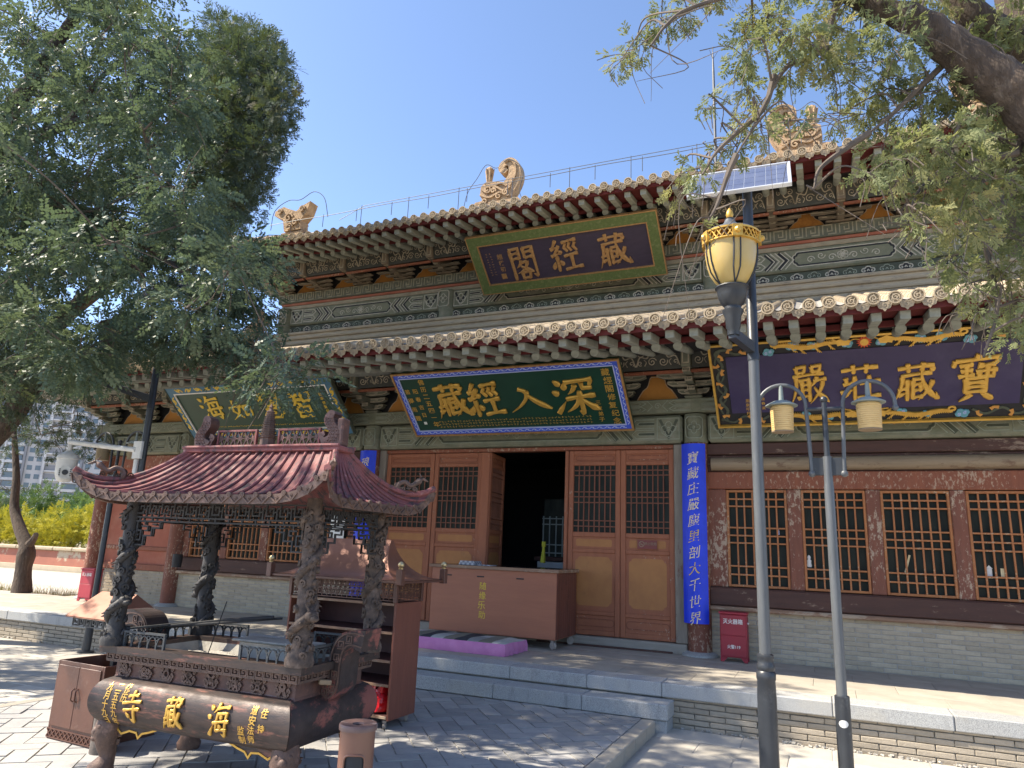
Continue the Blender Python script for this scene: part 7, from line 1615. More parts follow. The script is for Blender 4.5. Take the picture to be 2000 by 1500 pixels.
LOCF = [[-9.63,5.01,8.36],[-6.59,4.98,7.07],[-8.51,6.07,6.34],[-10.34,6.42,5.94],[-6.8,4.33,4.45],[-9.08,4.69,7.67],[-10.5,5.32,5.96],[-8.15,6.54,7.36],[-9.41,6.31,7.85],[-7.83,5.96,7.58],[-6.82,5.86,4.13],[-8.56,5.65,3.7],[-7.35,5.56,3.98],[-7.91,6.72,5.11],[-7.57,4.69,4.4],[-9.25,5.9,8.97],[-9.73,6.9,7.56],[-10.23,6.02,8.93],[-4.48,4.22,3.88],[-7.0,4.33,6.03],[-6.28,4.48,5.68],[-3.93,4.4,2.9],[-10.23,6.38,8.31],[-9.83,6.9,4.02],[-7.42,6.97,4.87],[-8.46,4.67,5.18],[-7.96,4.97,5.28],[-7.55,4.75,7.94],[-8.33,5.14,8.54],[-7.13,6.17,5.15],[-7.54,5.64,5.46],[-8.93,6.81,5.5],[-8.3,4.53,8.29],[-9.87,6.53,5.32],[-7.58,5.27,3.34],[-5.27,4.21,4.77],[-10.92,6.08,6.51],[-6.5,6.32,3.91],[-7.53,6.29,5.73],[-8.75,4.62,6.58],[-8.5,4.55,4.14],[-9.83,5.5,7.35],[-5.25,4.55,3.64],[-8.3,6.9,5.7],[-6.96,5.13,6.12],[-9.68,5.33,6.32],[-10.69,6.87,7.09],[-6.72,4.55,3.3],[-8.43,6.07,8.55],[-7.61,5.18,8.71],[-8.77,5.74,5.66],[-8.04,4.53,6.88],[-10.78,5.85,4.96],[-9.39,5.52,5.23],[-9.97,6.78,8.82],[-6.39,5.2,4.97],[-9.5,6.11,5.37],[-9.64,6.33,4.38],[-9.19,5.96,5.96],[-8.0,4.37,5.99],[-7.45,4.74,5.57],[-6.09,6.0,3.54],[-10.83,6.2,5.56],[-9.2,7.27,8.52],[-8.82,7.13,7.79],[-9.4,4.75,6.15],[-9.01,5.36,8.99],[-5.85,4.86,4.77],[-10.47,7.35,5.76],[-6.97,4.97,3.62],[-9.22,7.11,7.21],[-9.61,6.42,6.11],[-7.09,4.24,3.61],[-10.0,5.71,8.38],[-9.09,4.57,5.51],[-10.26,5.56,7.89],[-10.67,7.26,7.52],[-10.43,5.35,8.69],[-10.03,7.38,7.29],[-9.81,7.24,6.11],[-10.95,7.25,6.6],[-5.61,4.33,5.85],[-9.51,5.58,4.67],[-8.44,6.86,4.28],[-6.08,4.69,3.94],[-8.34,5.79,5.18],[-6.45,5.58,3.77],[-7.71,5.34,6.51],[-8.31,5.61,7.81],[-8.01,4.86,3.93],[-6.46,4.22,6.68],[-9.27,7.27,6.63],[-8.9,7.18,5.9],[-7.89,6.13,3.93],[-9.5,4.89,6.94],[-7.07,5.15,7.28],[-9.46,6.5,6.88],[-8.6,6.14,7.59],[-7.77,4.34,5.38],[-10.91,6.98,8.0],[-10.28,6.03,4.14],[-8.3,4.57,3.16],[-8.25,4.94,5.79],[-8.73,7.35,6.42],[-10.67,6.2,8.6],[-6.27,6.32,4.44,0.36],[-5.53,5.75,3.81,0.2],[-5.77,6.27,3.73,0.07],[-5.71,5.85,3.62,0.1],[-5.96,5.72,3.66,0.16],[-6.8,6.13,3.84,0.16],[-6.45,6.38,4.15,0.36],[-6.29,5.91,4.49,0.42],[-6.39,5.88,3.92,0.36],[-5.29,5.99,3.42,0.05],[-6.86,5.87,3.83,0.3],[-7.23,5.84,3.79,0.3],[-7.94,6.08,4.12,0.36],[-8.3,6.1,3.95,0.26],[-8.23,5.79,3.72,0.3],[-6.18,6.2,4.85,0.36],[-6.24,6.0,5.11,0.36],[-8.07,6.37,4.43,0.42],[-5.96,6.37,3.64,0.06],[-6.35,6.32,3.46,0.05]]
CYP = [[-8.53,7.67,8.48],[-8.68,8.34,9.93],[-10.03,8.57,9.17],[-9.63,8.13,10.17],[-9.13,8.62,10.44],[-10.79,8.99,10.8],[-10.36,9.17,8.61],[-9.92,8.83,10.21],[-9.64,8.45,7.91],[-8.67,8.44,8.41],[-9.8,8.71,8.67],[-8.65,8.21,7.7],[-9.16,8.62,8.66],[-8.69,7.81,7.01],[-9.07,7.96,7.91],[-8.3,7.87,9.69],[-9.54,9.08,9.66],[-10.22,8.82,8.21],[-9.64,8.05,8.9],[-9.09,8.59,7.81],[-8.82,8.25,9.41],[-9.01,8.09,10.28],[-10.7,9.12,11.71],[-8.69,8.75,9.13],[-10.69,9.19,10.28],[-9.04,7.86,8.81],[-7.94,7.71,7.62],[-9.89,8.83,11.08],[-10.23,8.45,9.83],[-9.54,9.2,7.93],[-9.7,8.46,9.69],[-8.11,8.07,8.24],[-9.36,7.73,9.22],[-9.45,9.08,10.41],[-10.18,8.52,10.76],[-9.45,9.2,8.64],[-9.93,9.02,7.54],[-9.85,8.26,8.41],[-11.19,9.19,11.21],[-8.22,7.72,6.73],[-10.47,9.06,9.82],[-10.95,9.05,9.36],[-8.61,7.62,7.74],[-9.28,8.73,9.26],[-7.7,7.7,8.47],[-9.08,8.33,7.18],[-8.85,7.7,9.75],[-8.36,8.33,8.91],[-8.47,7.75,9.15],[-9.78,8.12,10.78],[-9.95,8.1,9.38],[-10.28,9.11,9.22],[-9.72,9.05,9.08],[-10.51,8.7,10.23],[-9.09,8.93,9.97],[-11.24,9.13,10.52],[-10.34,9.12,11.14],[-10.47,9.19,7.94],[-9.55,8.65,7.14],[-7.95,7.83,9.12]]
CYPL = [[-13.72,5.5,3.28],[-12.94,6.7,3.3],[-13.46,6.43,4.67],[-12.16,5.74,5.75],[-10.43,4.94,3.73],[-11.45,6.1,4.93],[-10.85,5.24,4.88],[-10.13,5.09,4.8],[-9.66,4.37,5.14],[-9.78,6.41,3.82],[-10.42,6.09,3.39],[-11.71,5.15,4.92],[-10.55,5.49,4.03],[-11.64,6.59,4.61],[-11.65,4.74,3.93],[-13.51,6.66,3.44],[-11.89,6.14,6.15],[-12.9,5.06,5.61],[-10.67,6.25,4.72],[-12.53,4.56,5.56],[-9.74,5.0,3.09],[-11.27,4.42,5.58],[-11.92,4.22,6.58],[-13.31,6.9,7.99],[-13.98,6.79,5.15],[-12.49,4.25,4.16],[-10.34,6.21,4.16],[-12.69,4.89,6.48],[-11.23,4.62,2.99],[-13.15,4.29,6.32],[-12.22,5.26,6.1],[-13.98,6.11,5.24],[-13.83,5.8,7.19],[-9.03,4.48,5.72],[-12.84,6.28,5.62],[-13.41,5.14,6.76],[-10.41,5.8,5.48],[-13.72,4.67,4.98],[-12.66,5.51,5.07],[-13.62,5.88,3.92],[-13.86,6.37,5.8],[-9.03,5.25,5.54],[-10.26,5.11,5.35],[-11.69,4.92,6.05],[-12.95,4.85,4.39],[-13.56,5.77,8.15],[-12.62,4.23,3.47],[-9.29,5.72,3.91],[-12.21,6.24,4.17],[-12.68,6.91,4.68],[-11.17,5.26,6.27],[-11.33,4.97,5.28],[-10.44,4.83,3.05],[-13.57,4.78,7.26],[-12.64,6.84,4.1],[-11.9,6.9,5.59],[-10.52,4.64,5.64],[-10.3,5.75,6.3],[-9.88,5.31,4.19],[-13.36,7.13,6.98]]
NEAR = [[-0.84,3.46,4.41,0.09],[-0.86,3.19,4.13,0.06],[-0.68,3.4,4.5,0.1],[-0.55,3.47,4.6,0.09],[-0.21,3.28,4.24,0.09],[-0.22,2.91,3.79,0.08],[-0.26,3.48,4.03,0.09],[-0.26,3.33,3.74,0.06],[-0.38,3.02,3.69,0.04],[-0.45,3.07,3.36,0.06],[-0.6,3.38,3.43,0.06],[-0.36,3.21,3.5,0.04],[-0.01,2.97,3.91,0.12],[0.11,3.08,3.85,0.11],[-0.03,3.22,3.89,0.09],[-0.16,3.06,3.51,0.07],[-0.28,3.14,3.48,0.05],[0.29,3.38,4.13,0.14],[0.16,3.26,4.14,0.11],[0.43,3.14,3.89,0.11],[0.37,3.49,3.93,0.14],[0.19,3.24,3.83,0.09],[0.63,3.41,3.81,0.13],[0.52,3.57,3.75,0.12],[0.31,3.64,3.83,0.08],[0.18,3.55,3.8,0.06],[0.73,3.46,3.68,0.11],[0.92,3.88,3.74,0.13],[0.57,3.12,3.29,0.12],[0.42,3.07,3.24,0.1],[0.35,3.45,3.49,0.08],[0.55,3.42,3.28,0.12],[0.7,3.22,3.17,0.12],[0.92,3.64,3.49,0.12],[0.58,3.14,2.97,0.11],[0.85,3.71,3.19,0.13],[0.43,3.03,2.97,0.07],[0.4,3.48,3.36,0.07],[0.63,3.69,3.04,0.1],[0.75,3.44,2.87,0.1],[0.62,3.41,2.79,0.06],[0.85,3.73,2.77,0.09],[0.84,3.7,2.62,0.07],[0.64,3.41,2.68,0.04],[-0.47,3.27,3.16,0.03],[0.38,3.05,2.94,0.03],[0.25,2.98,3.16,0.05],[0.91,3.47,3.7,0.12],[0.78,3.56,4.04,0.12],[-0.01,2.93,3.44,0.05],[-0.12,3.24,4.2,0.08],[-0.39,3.51,4.77,0.13],[-0.01,3.49,4.69,0.17],[0.34,3.15,4.27,0.15],[0.69,3.42,4.37,0.16],[0.91,3.39,2.92,0.12],[0.88,3.28,2.57,0.1],[1.1,3.8,3.44,0.16],[0.96,3.56,4.14,0.12]]
SMALL = [[-16.38,9.8,3.61],[-17.43,10.75,3.92],[-15.08,9.68,3.56],[-14.17,9.44,3.29],[-17.63,10.36,3.25],[-17.64,10.52,4.25],[-14.96,9.28,4.13],[-15.36,10.26,3.89],[-14.83,10.41,3.67],[-13.7,10.0,3.25],[-15.08,10.36,4.24],[-17.72,9.99,3.68],[-16.56,10.71,4.62],[-13.01,9.55,3.48],[-13.67,10.4,3.53],[-17.48,10.65,2.45]]
P_main = [[0.1,3.2,4.43],[0.31,3.24,4.18],[0.52,3.29,4.05],[0.65,3.33,3.91],[0.8,3.37,3.74],[0.93,3.41,3.61],[1.1,3.46,3.35],[1.29,3.5,2.91]]
P_trunk2 = [[0.68,3.6,4.56],[0.82,3.67,4.3],[0.96,3.75,4.19],[1.13,3.83,4.09],[1.35,3.9,3.83]]
P_trunk3 = [[1.04,3.9,4.7],[1.07,3.9,4.4],[1.1,3.9,4.21]]
P_b1 = [[0.7,3.4,3.94],[0.52,3.37,3.76],[0.39,3.33,3.62],[0.29,3.3,3.53]]
P_b2 = [[0.2,3.2,4.22],[0.1,3.16,3.91],[-0.04,3.12,3.84],[-0.13,3.08,3.67],[-0.2,3.04,3.5],[-0.27,3.0,3.36]]
P_b3 = [[0.91,3.5,3.83],[0.74,3.47,3.74],[0.68,3.43,3.6],[0.6,3.4,3.42]]
P_b4 = [[0.22,3.2,4.18],[0.03,3.14,4.25],[-0.25,3.08,4.26],[-0.48,3.02,4.2],[-0.57,2.96,4.09],[-0.63,2.9,3.95]]
P_b5 = [[0.29,3.3,3.53],[0.18,3.27,3.45],[0.07,3.23,3.35],[0.04,3.2,3.24]]
P_b6 = [[0.95,3.6,3.59],[0.82,3.55,3.2],[0.73,3.5,2.94],[0.73,3.45,2.69],[0.65,3.4,2.46]]
P_b7 = [[-0.1,3.1,3.79],[-0.15,3.08,3.62],[-0.27,3.05,3.5],[-0.36,3.02,3.4],[-0.42,3.0,3.29]]
P_b8 = [[-0.27,3.0,3.36],[-0.31,3.0,3.27],[-0.36,3.0,3.13],[-0.4,3.0,3.06]]
P_b9 = [[0.89,3.5,3.42],[0.61,3.47,3.38],[0.47,3.43,3.25],[0.43,3.4,3.09]]
P_ltrunk = [[-13.8,6.6,0.76],[-13.17,6.78,1.73],[-12.49,6.97,2.64],[-11.89,7.15,3.48],[-11.84,7.33,4.3],[-11.91,7.52,4.99],[-11.13,7.7,5.71],[-10.24,7.88,6.23],[-9.98,8.07,7.23],[-9.88,8.25,8.2],[-9.82,8.43,8.92],[-10.08,8.62,10.07],[-10.44,8.8,11.46]]
P_lb1 = [[-10.02,5.2,6.36],[-9.65,5.3,6.77],[-9.12,5.4,6.99],[-8.81,5.5,7.61],[-8.34,5.6,8.08]]
P_lb2 = [[-10.38,5.0,6.47],[-9.88,5.25,6.36],[-9.05,5.5,5.81],[-8.26,5.75,5.22],[-7.59,6.0,4.61]]
P_lb3 = [[-9.48,5.2,6.71],[-8.85,5.3,6.86],[-8.51,5.4,6.96]]
P_smalltree = [[-15.39,10.1,0.32],[-15.47,10.1,0.81],[-15.5,10.1,1.23],[-15.86,10.1,1.65],[-16.16,10.1,2.08],[-16.3,10.1,2.75],[-16.65,10.1,3.67],[-16.95,10.1,4.75]]
# ============================================================ trees
def leaf_material(name, stops, trans=.45, rough=.5, tcol=None):
    t = NT(name); at = t.n('ShaderNodeAttribute'); at.attribute_name = 'tint'; col = t.ramp(at.outputs['Fac'], stops)
    t.set(col, rough, 0, .15); tr = t.n('ShaderNodeBsdfTranslucent'); t.l(t.mix(col, tcol or (.20, .26, .03), .55), tr.inputs[0])
    mx = t.n('ShaderNodeMixShader'); mx.inputs[0].default_value = trans; t.l(t.bsdf.outputs[0], mx.inputs[1]); t.l(tr.outputs[0], mx.inputs[2]); t.l(mx.outputs[0], t.out.inputs[0]); return t.mat
m_locust = leaf_material('locust_leaf', [(0, (.062, .098, .076)), (.55, (.092, .132, .094)), (.85, (.125, .155, .09)), (.97, (.16, .18, .07)), (1, (.34, .30, .07))], .30, .45, (.15, .20, .06))
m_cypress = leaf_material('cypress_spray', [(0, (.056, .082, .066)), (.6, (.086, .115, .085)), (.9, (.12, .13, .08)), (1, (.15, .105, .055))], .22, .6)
m_nearcyp = leaf_material('sunlit_cypress_spray', [(0, (.13, .17, .09)), (.5, (.20, .225, .11)), (.85, (.29, .28, .13)), (1, (.36, .29, .15))], .42, .55, (.34, .36, .09))  # sun on the sprays is put into a lighter, yellower leaf colour
m_bark = M('furrowed_bark', (.125, .092, .070), (.06, .045, .036), 5, .95, 1.0, 14, stretch=(3.2, 3.2, .5), c3=(.22, .175, .14), s3=8, lo3=.55, hi3=.75, dist=.04)
m_barkdark = M('dark_bark', (.070, .055, .046), (.042, .034, .03), 6, .95, .9, 16, stretch=(3, 3, .6), c3=(.14, .115, .095), s3=8, lo3=.58, hi3=.75, dist=.03)
m_twig = M('grey_brown_twig', (.135, .11, .09), (.09, .072, .06), 9, .9, .2)
def mesh_np(name, V, Fq, mat, tint=None):
    me = bpy.data.meshes.new(name); nv, nf = len(V), len(Fq); k = Fq.shape[1]
    me.vertices.add(nv); me.vertices.foreach_set('co', V.astype(np.float32).ravel()); me.loops.add(nf * k); me.loops.foreach_set('vertex_index', Fq.astype(np.int32).ravel())
    me.polygons.add(nf); me.polygons.foreach_set('loop_start', np.arange(0, nf * k, k, dtype=np.int32)); me.update(calc_edges=True)
    me.materials.append(mat)
    if tint is not None: a = me.attributes.new('tint', 'FLOAT', 'POINT'); a.data.foreach_set('value', tint.astype(np.float32))
    return me
def unit(a): return a / np.maximum(np.linalg.norm(a, axis=-1, keepdims=True), 1e-9)
def locust_template(pairs=6, seed=0):
    rr = random.Random(seed); V, Fc = [], []
    def q(*p): b = len(V); V.extend(p); Fc.append((b, b + 1, b + 2, b + 3))
    bend = rr.uniform(-.15, .15)
    for i in range(pairs):
        x = .14 + .8 * i / pairs; z = -.25 * x * x; y0 = bend * x * x
        for s in (-1, 1):
            if rr.random() < .1: continue
            l_, w = .27 * rr.uniform(.75, 1.15), .085 * rr.uniform(.8, 1.15); f = rr.uniform(.2, .6); a = Vector((x + rr.uniform(-.03, .03), y0 + s * .012, z)); d = Vector((f, s * .9, rr.uniform(-.5, .1))).normalized() * l_; e = Vector((.9, -s * f, rr.uniform(-.5, .5))).normalized() * w
            q(tuple(a), tuple(a + d * .5 + e), tuple(a + d), tuple(a + d * .45 - e))
    q((.96, bend, -.24), (1.07, bend + .07, -.28), (1.2, bend, -.33), (1.07, bend - .07, -.28)); q((0, -.008, 0), (.96, bend - .006, -.23), (.96, bend + .006, -.23), (0, .008, 0))
    return np.array(V), np.array(Fc)
def cypress_template(n=6, sub=True, wd=1.0, seed=0):
    rr = random.Random(seed)
    V, Fc = [], []
    def stick(a, b, w): d = (Vector(b) - Vector(a)); p = Vector((-d.y, d.x, 0)).normalized() * w; k = len(V); V.extend([tuple(Vector(a) - p * .8), tuple(Vector(a).lerp(Vector(b), .6) - p), tuple(b), tuple(Vector(a).lerp(Vector(b), .6) + p)]); Fc.append((k, k + 1, k + 2, k + 3))
    stick((0, 0, 0), (1, 0, -.12), .016 * wd)
    for i in range(n):
        x = .12 + .8 * (i + rr.uniform(-.3, .3)) / n
        for s in (-1, 1):
            if rr.random() < .12: continue
            L_ = .42 * (1 - .55 * x) * rr.uniform(.7, 1.3); a = Vector((x, 0, -.12 * x)); b = a + Vector((.72, s * rr.uniform(.45, .9), rr.uniform(-.3, .2))) * L_; stick(a, b, .026 * wd)
            if sub:
                for q, t in ((.35, 1), (.6, -1), (.8, 1)):
                    c = a.lerp(b, q); d = Vector((.95, s * (.66 + t * .75), -.08)).normalized() * L_ * .42; stick(c, c + d, .022 * wd)
    return np.array(V), np.array(Fc)
LT = [locust_template(q, k) for k, q in enumerate((5, 6, 7, 6))]; CT = [cypress_template(4, True, 1.7, k) for k in range(4)]; CT2 = [cypress_template(5, True, 2.0, k) for k in range(6)]
def ball(n, r): 
    d = unit(RNG.normal(size=(n, 3))); return d * (RNG.random((n, 1)) ** .45) * r
def twigs(mb, base, centres, r0=.02, wob=.25, sag=0.0):
    """grow outwards: each clump hangs on the nearest limb point or nearest clump already reached"""
    todo = [Vector(c[:3]) for c in centres]; have = [(Vector(b), 0) for b in base]
    best = [min(((c - b).length, k) for k, (b, _) in enumerate(have)) for c in todo]
    while todo:
        i = min(range(len(todo)), key=lambda q: best[q][0]); c = todo.pop(i); d, k = best.pop(i); b, dep = have[k]; have.append((c, dep + 1)); n = len(have) - 1
        for q in range(len(todo)):
            dd = (todo[q] - c).length + .12 * dep
            if dd < best[q][0]: best[q] = (dd, n)
        r_ = max(.006, r0 * .75 ** dep); m_ = b.lerp(c, .5) + Vector((random.uniform(-1, 1), random.uniform(-1, 1), random.uniform(-.5, .8))) * wob * min(d, 1.2) * .5
        P = bez([b, m_, c], 5); mb.tube(P, [r_ * (1 - .45 * u / (len(P) - 1)) for u in range(len(P))], 5, False)
        for _ in range(4):
            e = c + Vector((random.gauss(0, .24), random.gauss(0, .24), random.gauss(-.05, .2))); mb.tube([c.lerp(b, random.uniform(0, .3)), c.lerp(e, .5) + Vector((0, 0, .04)), e], [.007, .005, .002], 4, False)
def limb_pts(*paths): 
    out = []
    for p in paths: out += [tuple(v) for v in bez(p, 4)]
    return out
def crown(name, tmpl, centres, rad, per, size, mat, parent, droop=.25, up=1.0, world_down=0.0, flat=.6):
    C_ = np.array([c[:3] for c in centres]); rr = np.array([(c[3] if len(c) > 3 else rad) for c in centres]); n = len(C_)
    idx = np.repeat(np.arange(n), np.maximum(4, (per * (rr / rad) ** 2)).astype(int)); off = ball(len(idx), 1) * rr[idx][:, None] * np.array([1, 1, flat]); pos = C_[idx] + off
    ax = unit(off + RNG.normal(size=off.shape) * .35 * rr[idx][:, None] + 1e-6) * 1.0; ax[:, 2] -= droop + world_down * RNG.random(len(idx)); nrm = RNG.normal(size=off.shape) * .55; nrm[:, 2] += up
    tc = RNG.random(n); tint = np.clip(.5 * tc[idx] + .5 * RNG.random(len(idx)) ** 1.3, 0, 1); sc = size * RNG.uniform(.7, 1.25, len(idx))
    ob = None; V_, F_, T_, n0 = [], [], [], 0; kind = RNG.integers(0, len(tmpl), len(idx))
    for k, (tv, tf) in enumerate(tmpl):
        w = kind == k
        if not w.any(): continue
        a_ = unit(ax[w]); sd_ = unit(np.cross(nrm[w], a_)); nn = np.cross(a_, sd_); s_ = sc[w][:, None, None]
        v = pos[w][:, None, :] + s_ * (tv[None, :, 0:1] * a_[:, None] + tv[None, :, 1:2] * sd_[:, None] + tv[None, :, 2:3] * nn[:, None]); m_ = v.shape[0]
        V_.append(v.reshape(-1, 3)); F_.append((tf[None] + (np.arange(m_) * len(tv))[:, None, None]).reshape(-1, 4) + n0); T_.append(np.repeat(tint[w], len(tv))); n0 += m_ * len(tv)
    return put(name, mesh_np(name, np.concatenate(V_), np.concatenate(F_), mat, np.concatenate(T_)), parent)
# --- locust tree: trunk out of the frame at the left, limbs over the court
def in_view(c): return True
loc = thing('locust_tree', (-11.2, 4.2, GZ), label='big leafy locust tree with feathery leaves hanging over the left of the court', cat='tree')
mb = MB(); main = [(-11.2, 4.2, GZ), (-11.05, 4.3, 1.6), (-10.8, 4.5, 3.4), (-10.4, 4.8, 5.4), (-9.7, 5.0, 7.0), (-9.0, 5.2, 8.6)]
mb.tube(bez(main, 5), [.30 - .24 * i / 25 for i in range(26)], 12, False); l2_ = [(-10.4, 4.8, 5.4)] + P_lb2; l3_ = [(-10.8, 4.5, 3.4), (-10.2, 3.6, 5.2), (-9.0, 2.6, 6.2), (-7.6, 2.2, 7.0)]; l4_ = [(-10.4, 4.8, 5.6), (-9.2, 5.6, 5.9), (-7.8, 5.9, 5.2), (-7.0, 5.9, 4.7)]
for l_ in (l2_, l3_, l4_, P_lb1, P_lb3, [(-9.7, 5.0, 7.0)] + P_lb1[1:3]): P = bez(l_, 5); mb.tube(P, [.085 - .065 * i / (len(P) - 1) for i in range(len(P))], 8, False)
mb.build('trunk', m_barkdark, loc, smooth=True)
base = limb_pts(main, l2_, l3_, l4_, P_lb1); mb = MB(); twigs(mb, base, LOC + LOCF, .022); mb.build('twigs', m_twig, loc, smooth=True)
crown('crown', LT, LOC, .46, 60, .21, m_locust, loc, .3); crown('crown', LT, LOCF, .42, 115, .17, m_locust, loc, .35)
# --- leaning cypress beside it
cyp = thing('cypress_tree', (-14.6, 6.2, GZ), label='tall leaning cypress with furrowed trunk, its upright crown against the sky left of the hall', cat='tree')
mb = MB(); P = bez([(-14.6, 6.2, GZ)] + P_ltrunk, 5); mb.tube(P, [.27 - .235 * (i / (len(P) - 1)) ** .8 for i in range(len(P))], 14, False); k0 = 22; mb.tube(bez([tuple(P[18]), (-12.4, 6.6, 3.9), (-12.9, 6.3, 5.0)], 5), [.12, .11, .1, .1, .09, .08, .07, .06, .05, .04, .03], 8, False); mb.build('trunk', m_bark, cyp, smooth=True)
mb = MB(); twigs(mb, [tuple(p) for p in P[-34:]], CYP, .026, .35); mb.build('twigs', m_barkdark, cyp, smooth=True)
crown('crown', CT, CYP, .33, 150, .19, m_cypress, cyp, -.15, .3, .5, 1.15)
lcy = thing('drooping_cypress', (-13.0, 4.4, GZ), label='dark drooping cypress foliage at the far left beside the leaning trunk', cat='tree')
mb = MB(); P = bez([(-13.0, 4.4, GZ), (-12.6, 4.5, 2.5), (-12.0, 4.8, 4.6), (-11.0, 5.2, 6.0), (-10.2, 5.5, 7.2)], 6); mb.tube(P, [.2 - .17 * i / (len(P) - 1) for i in range(len(P))], 12, False); mb.build('trunk', m_bark, lcy, smooth=True)
mb = MB(); twigs(mb, [tuple(p) for p in P[8:]], CYPL, .024, .4); mb.build('twigs', m_twig, lcy, smooth=True)
crown('crown', CT, CYPL, .44, 190, .17, m_cypress, lcy, .35, .3, .7, 1.0)
# --- near cypress on the right: thick limb, hanging sprays
ncy = thing('old_cypress', (2.6, 3.2, GZ), label='old cypress with a thick furrowed limb and sunlit hanging sprays at the upper right', cat='tree')
mb = MB(); P = bez(P_main + [(1.75, 3.5, 2.0), (2.3, 3.3, .9), (2.6, 3.2, GZ)], 6); mb.tube(P, [.04 + .165 * (i / (len(P) - 1)) ** 1.15 + .006 * sin(i * 1.9) for i in range(len(P))], 18, False)
P = bez(P_trunk2 + [(1.9, 3.9, 2.9), (2.5, 3.5, 1.4)], 5); mb.tube(P, [.06 + .08 * i / (len(P) - 1) for i in range(len(P))], 14, False); P = bez(P_trunk3 + [(1.3, 3.85, 3.9), (1.9, 3.8, 3.1)], 5); mb.tube(P, [.075 + .03 * i / (len(P) - 1) for i in range(len(P))], 14, False)
mb.build('trunk', m_bark, ncy, smooth=True)
mb = MB()
for p_ in (P_b1, P_b2, P_b3, P_b4, P_b5, P_b6, P_b7, P_b8, P_b9): P = bez(p_, 5); mb.tube(P, [.017 - .012 * i / (len(P) - 1) for i in range(len(P))], 6, False)
base = limb_pts(P_b1, P_b2, P_b3, P_b4, P_b5, P_b6, P_b7, P_b8, P_b9, P_main[:6])
for c in NEAR:
    c_ = Vector(c[:3]); b = Vector(min(base, key=lambda p: (Vector(p) - c_).length)); L_ = (c_ - b).length
    P = bez([b, b.lerp(c_, .5) + Vector((random.uniform(-.08, .08), random.uniform(-.08, .08), .05 + random.uniform(0, .07))), c_], 5); mb.tube(P, [.0065 - .0042 * i / (len(P) - 1) for i in range(len(P))], 5, False)
    for k in range(5): e = c_ + Vector((random.gauss(0, .09), random.gauss(0, .09), random.gauss(-.10, .08))); mb.tube(bez([c_.lerp(b, random.uniform(0, .4)), c_.lerp(e, .5) + Vector((random.uniform(-.05, .05), 0, .03)), e], 3), .0022, 4, False)
for k in range(26): b = Vector(random.choice(base)); mb.tube(bez([b, b + Vector((random.uniform(-.2, .2), random.uniform(-.1, .1), random.uniform(-.25, .05))), b + Vector((random.uniform(-.35, .35), random.uniform(-.2, .2), random.uniform(-.5, -.1)))], 5), [.004 - .0003 * i for i in range(11)], 4, False)
mb.build('twigs', m_twig, ncy, smooth=True)
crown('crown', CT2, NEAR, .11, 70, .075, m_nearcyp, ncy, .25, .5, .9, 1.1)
# --- small crooked tree at the end of the terrace
smt = thing('small_tree', (-15.4, 10.1, TZ), label='small crooked tree with a bulging bare trunk at the far end of the terrace', cat='tree')
mb = MB(); P = bez(P_smalltree, 5); mb.tube(P, [.20, .19, .18, .165, .16, .155, .16, .17, .18, .17, .15, .13, .125, .12, .12, .115] + [.11 - .004 * i for i in range(len(P) - 16)], 12, False); mb.tube(bez([P_smalltree[2], (-15.25, 10.05, 1.42), (-15.12, 10.0, 1.52)], 3), [.09, .085, .075, .065, .06, .055, .05], 8); mb.build('trunk', m_bark, smt, smooth=True)
mb = MB(); twigs(mb, [tuple(p) for p in P[12:]], SMALL, .02, .4); mb.build('twigs', m_twig, smt, smooth=True)
crown('crown', CT, SMALL, .34, 42, .2, m_cypress, smt, .3, .3, .6, 1.0)
# ============================================================ beyond the terrace
m_lightpath = M('pale_concrete_path', (.42, .39, .33), (.36, .335, .285), 2, .93, .2, 40)
sp = MB(); sp.box(-70, -14.35, 10.75, 17.2, -.3, .235); tag(sp.build('side_path', m_lightpath), kind='structure')
kb = thing('path_kerb', (-22, 10.7, GZ), label='low stone kerb along the pale path behind the small tree', cat='kerb'); x = -34
while x < -14.4: mb = MB(); mb.bbox(x, x + 1.19, 10.55, 10.74, -.1, .30, .012); mb.build('kerb_stone', m_tanbrick, kb); x += 1.2
m_yel = leaf_material('golden_shrub_leaf', [(0, (.30, .29, .035)), (.6, (.44, .40, .045)), (1, (.58, .52, .10))], .3, .6, (.5, .45, .03))
m_grn = leaf_material('far_green_leaf', [(0, (.07, .13, .045)), (.6, (.11, .19, .06)), (1, (.17, .25, .09))], .3, .6)
wl = thing('boundary_wall', (-30, 17.4, .2), label='low pink plastered boundary wall with a pale coping beyond the path', cat='wall')
mb = MB(); mb.bbox(-80, -14.5, 17.3, 17.6, 0, .93, .01); mb.build('wall_body', M('pink_plaster', (.38, .15, .10), (.33, .13, .09), 2.5, .9, .2, 20, c3=(.46, .38, .27), s3=1.1, lo3=.56, hi3=.62), wl)
mb = MB(); mb.bbox(-80, -14.5, 17.27, 17.63, .20, .42, .01); mb.build('wall_plinth', M('peeling_plinth', (.50, .42, .30), (.42, .35, .25), 3, .9, .3, 20), wl)
x = -40.0
while x < -14.6: mb = MB(); mb.bbox(x, x + .99, 17.2, 17.7, .935, 1.06, .03); mb.build('coping_stone', m_ridge, wl); x += 1.0
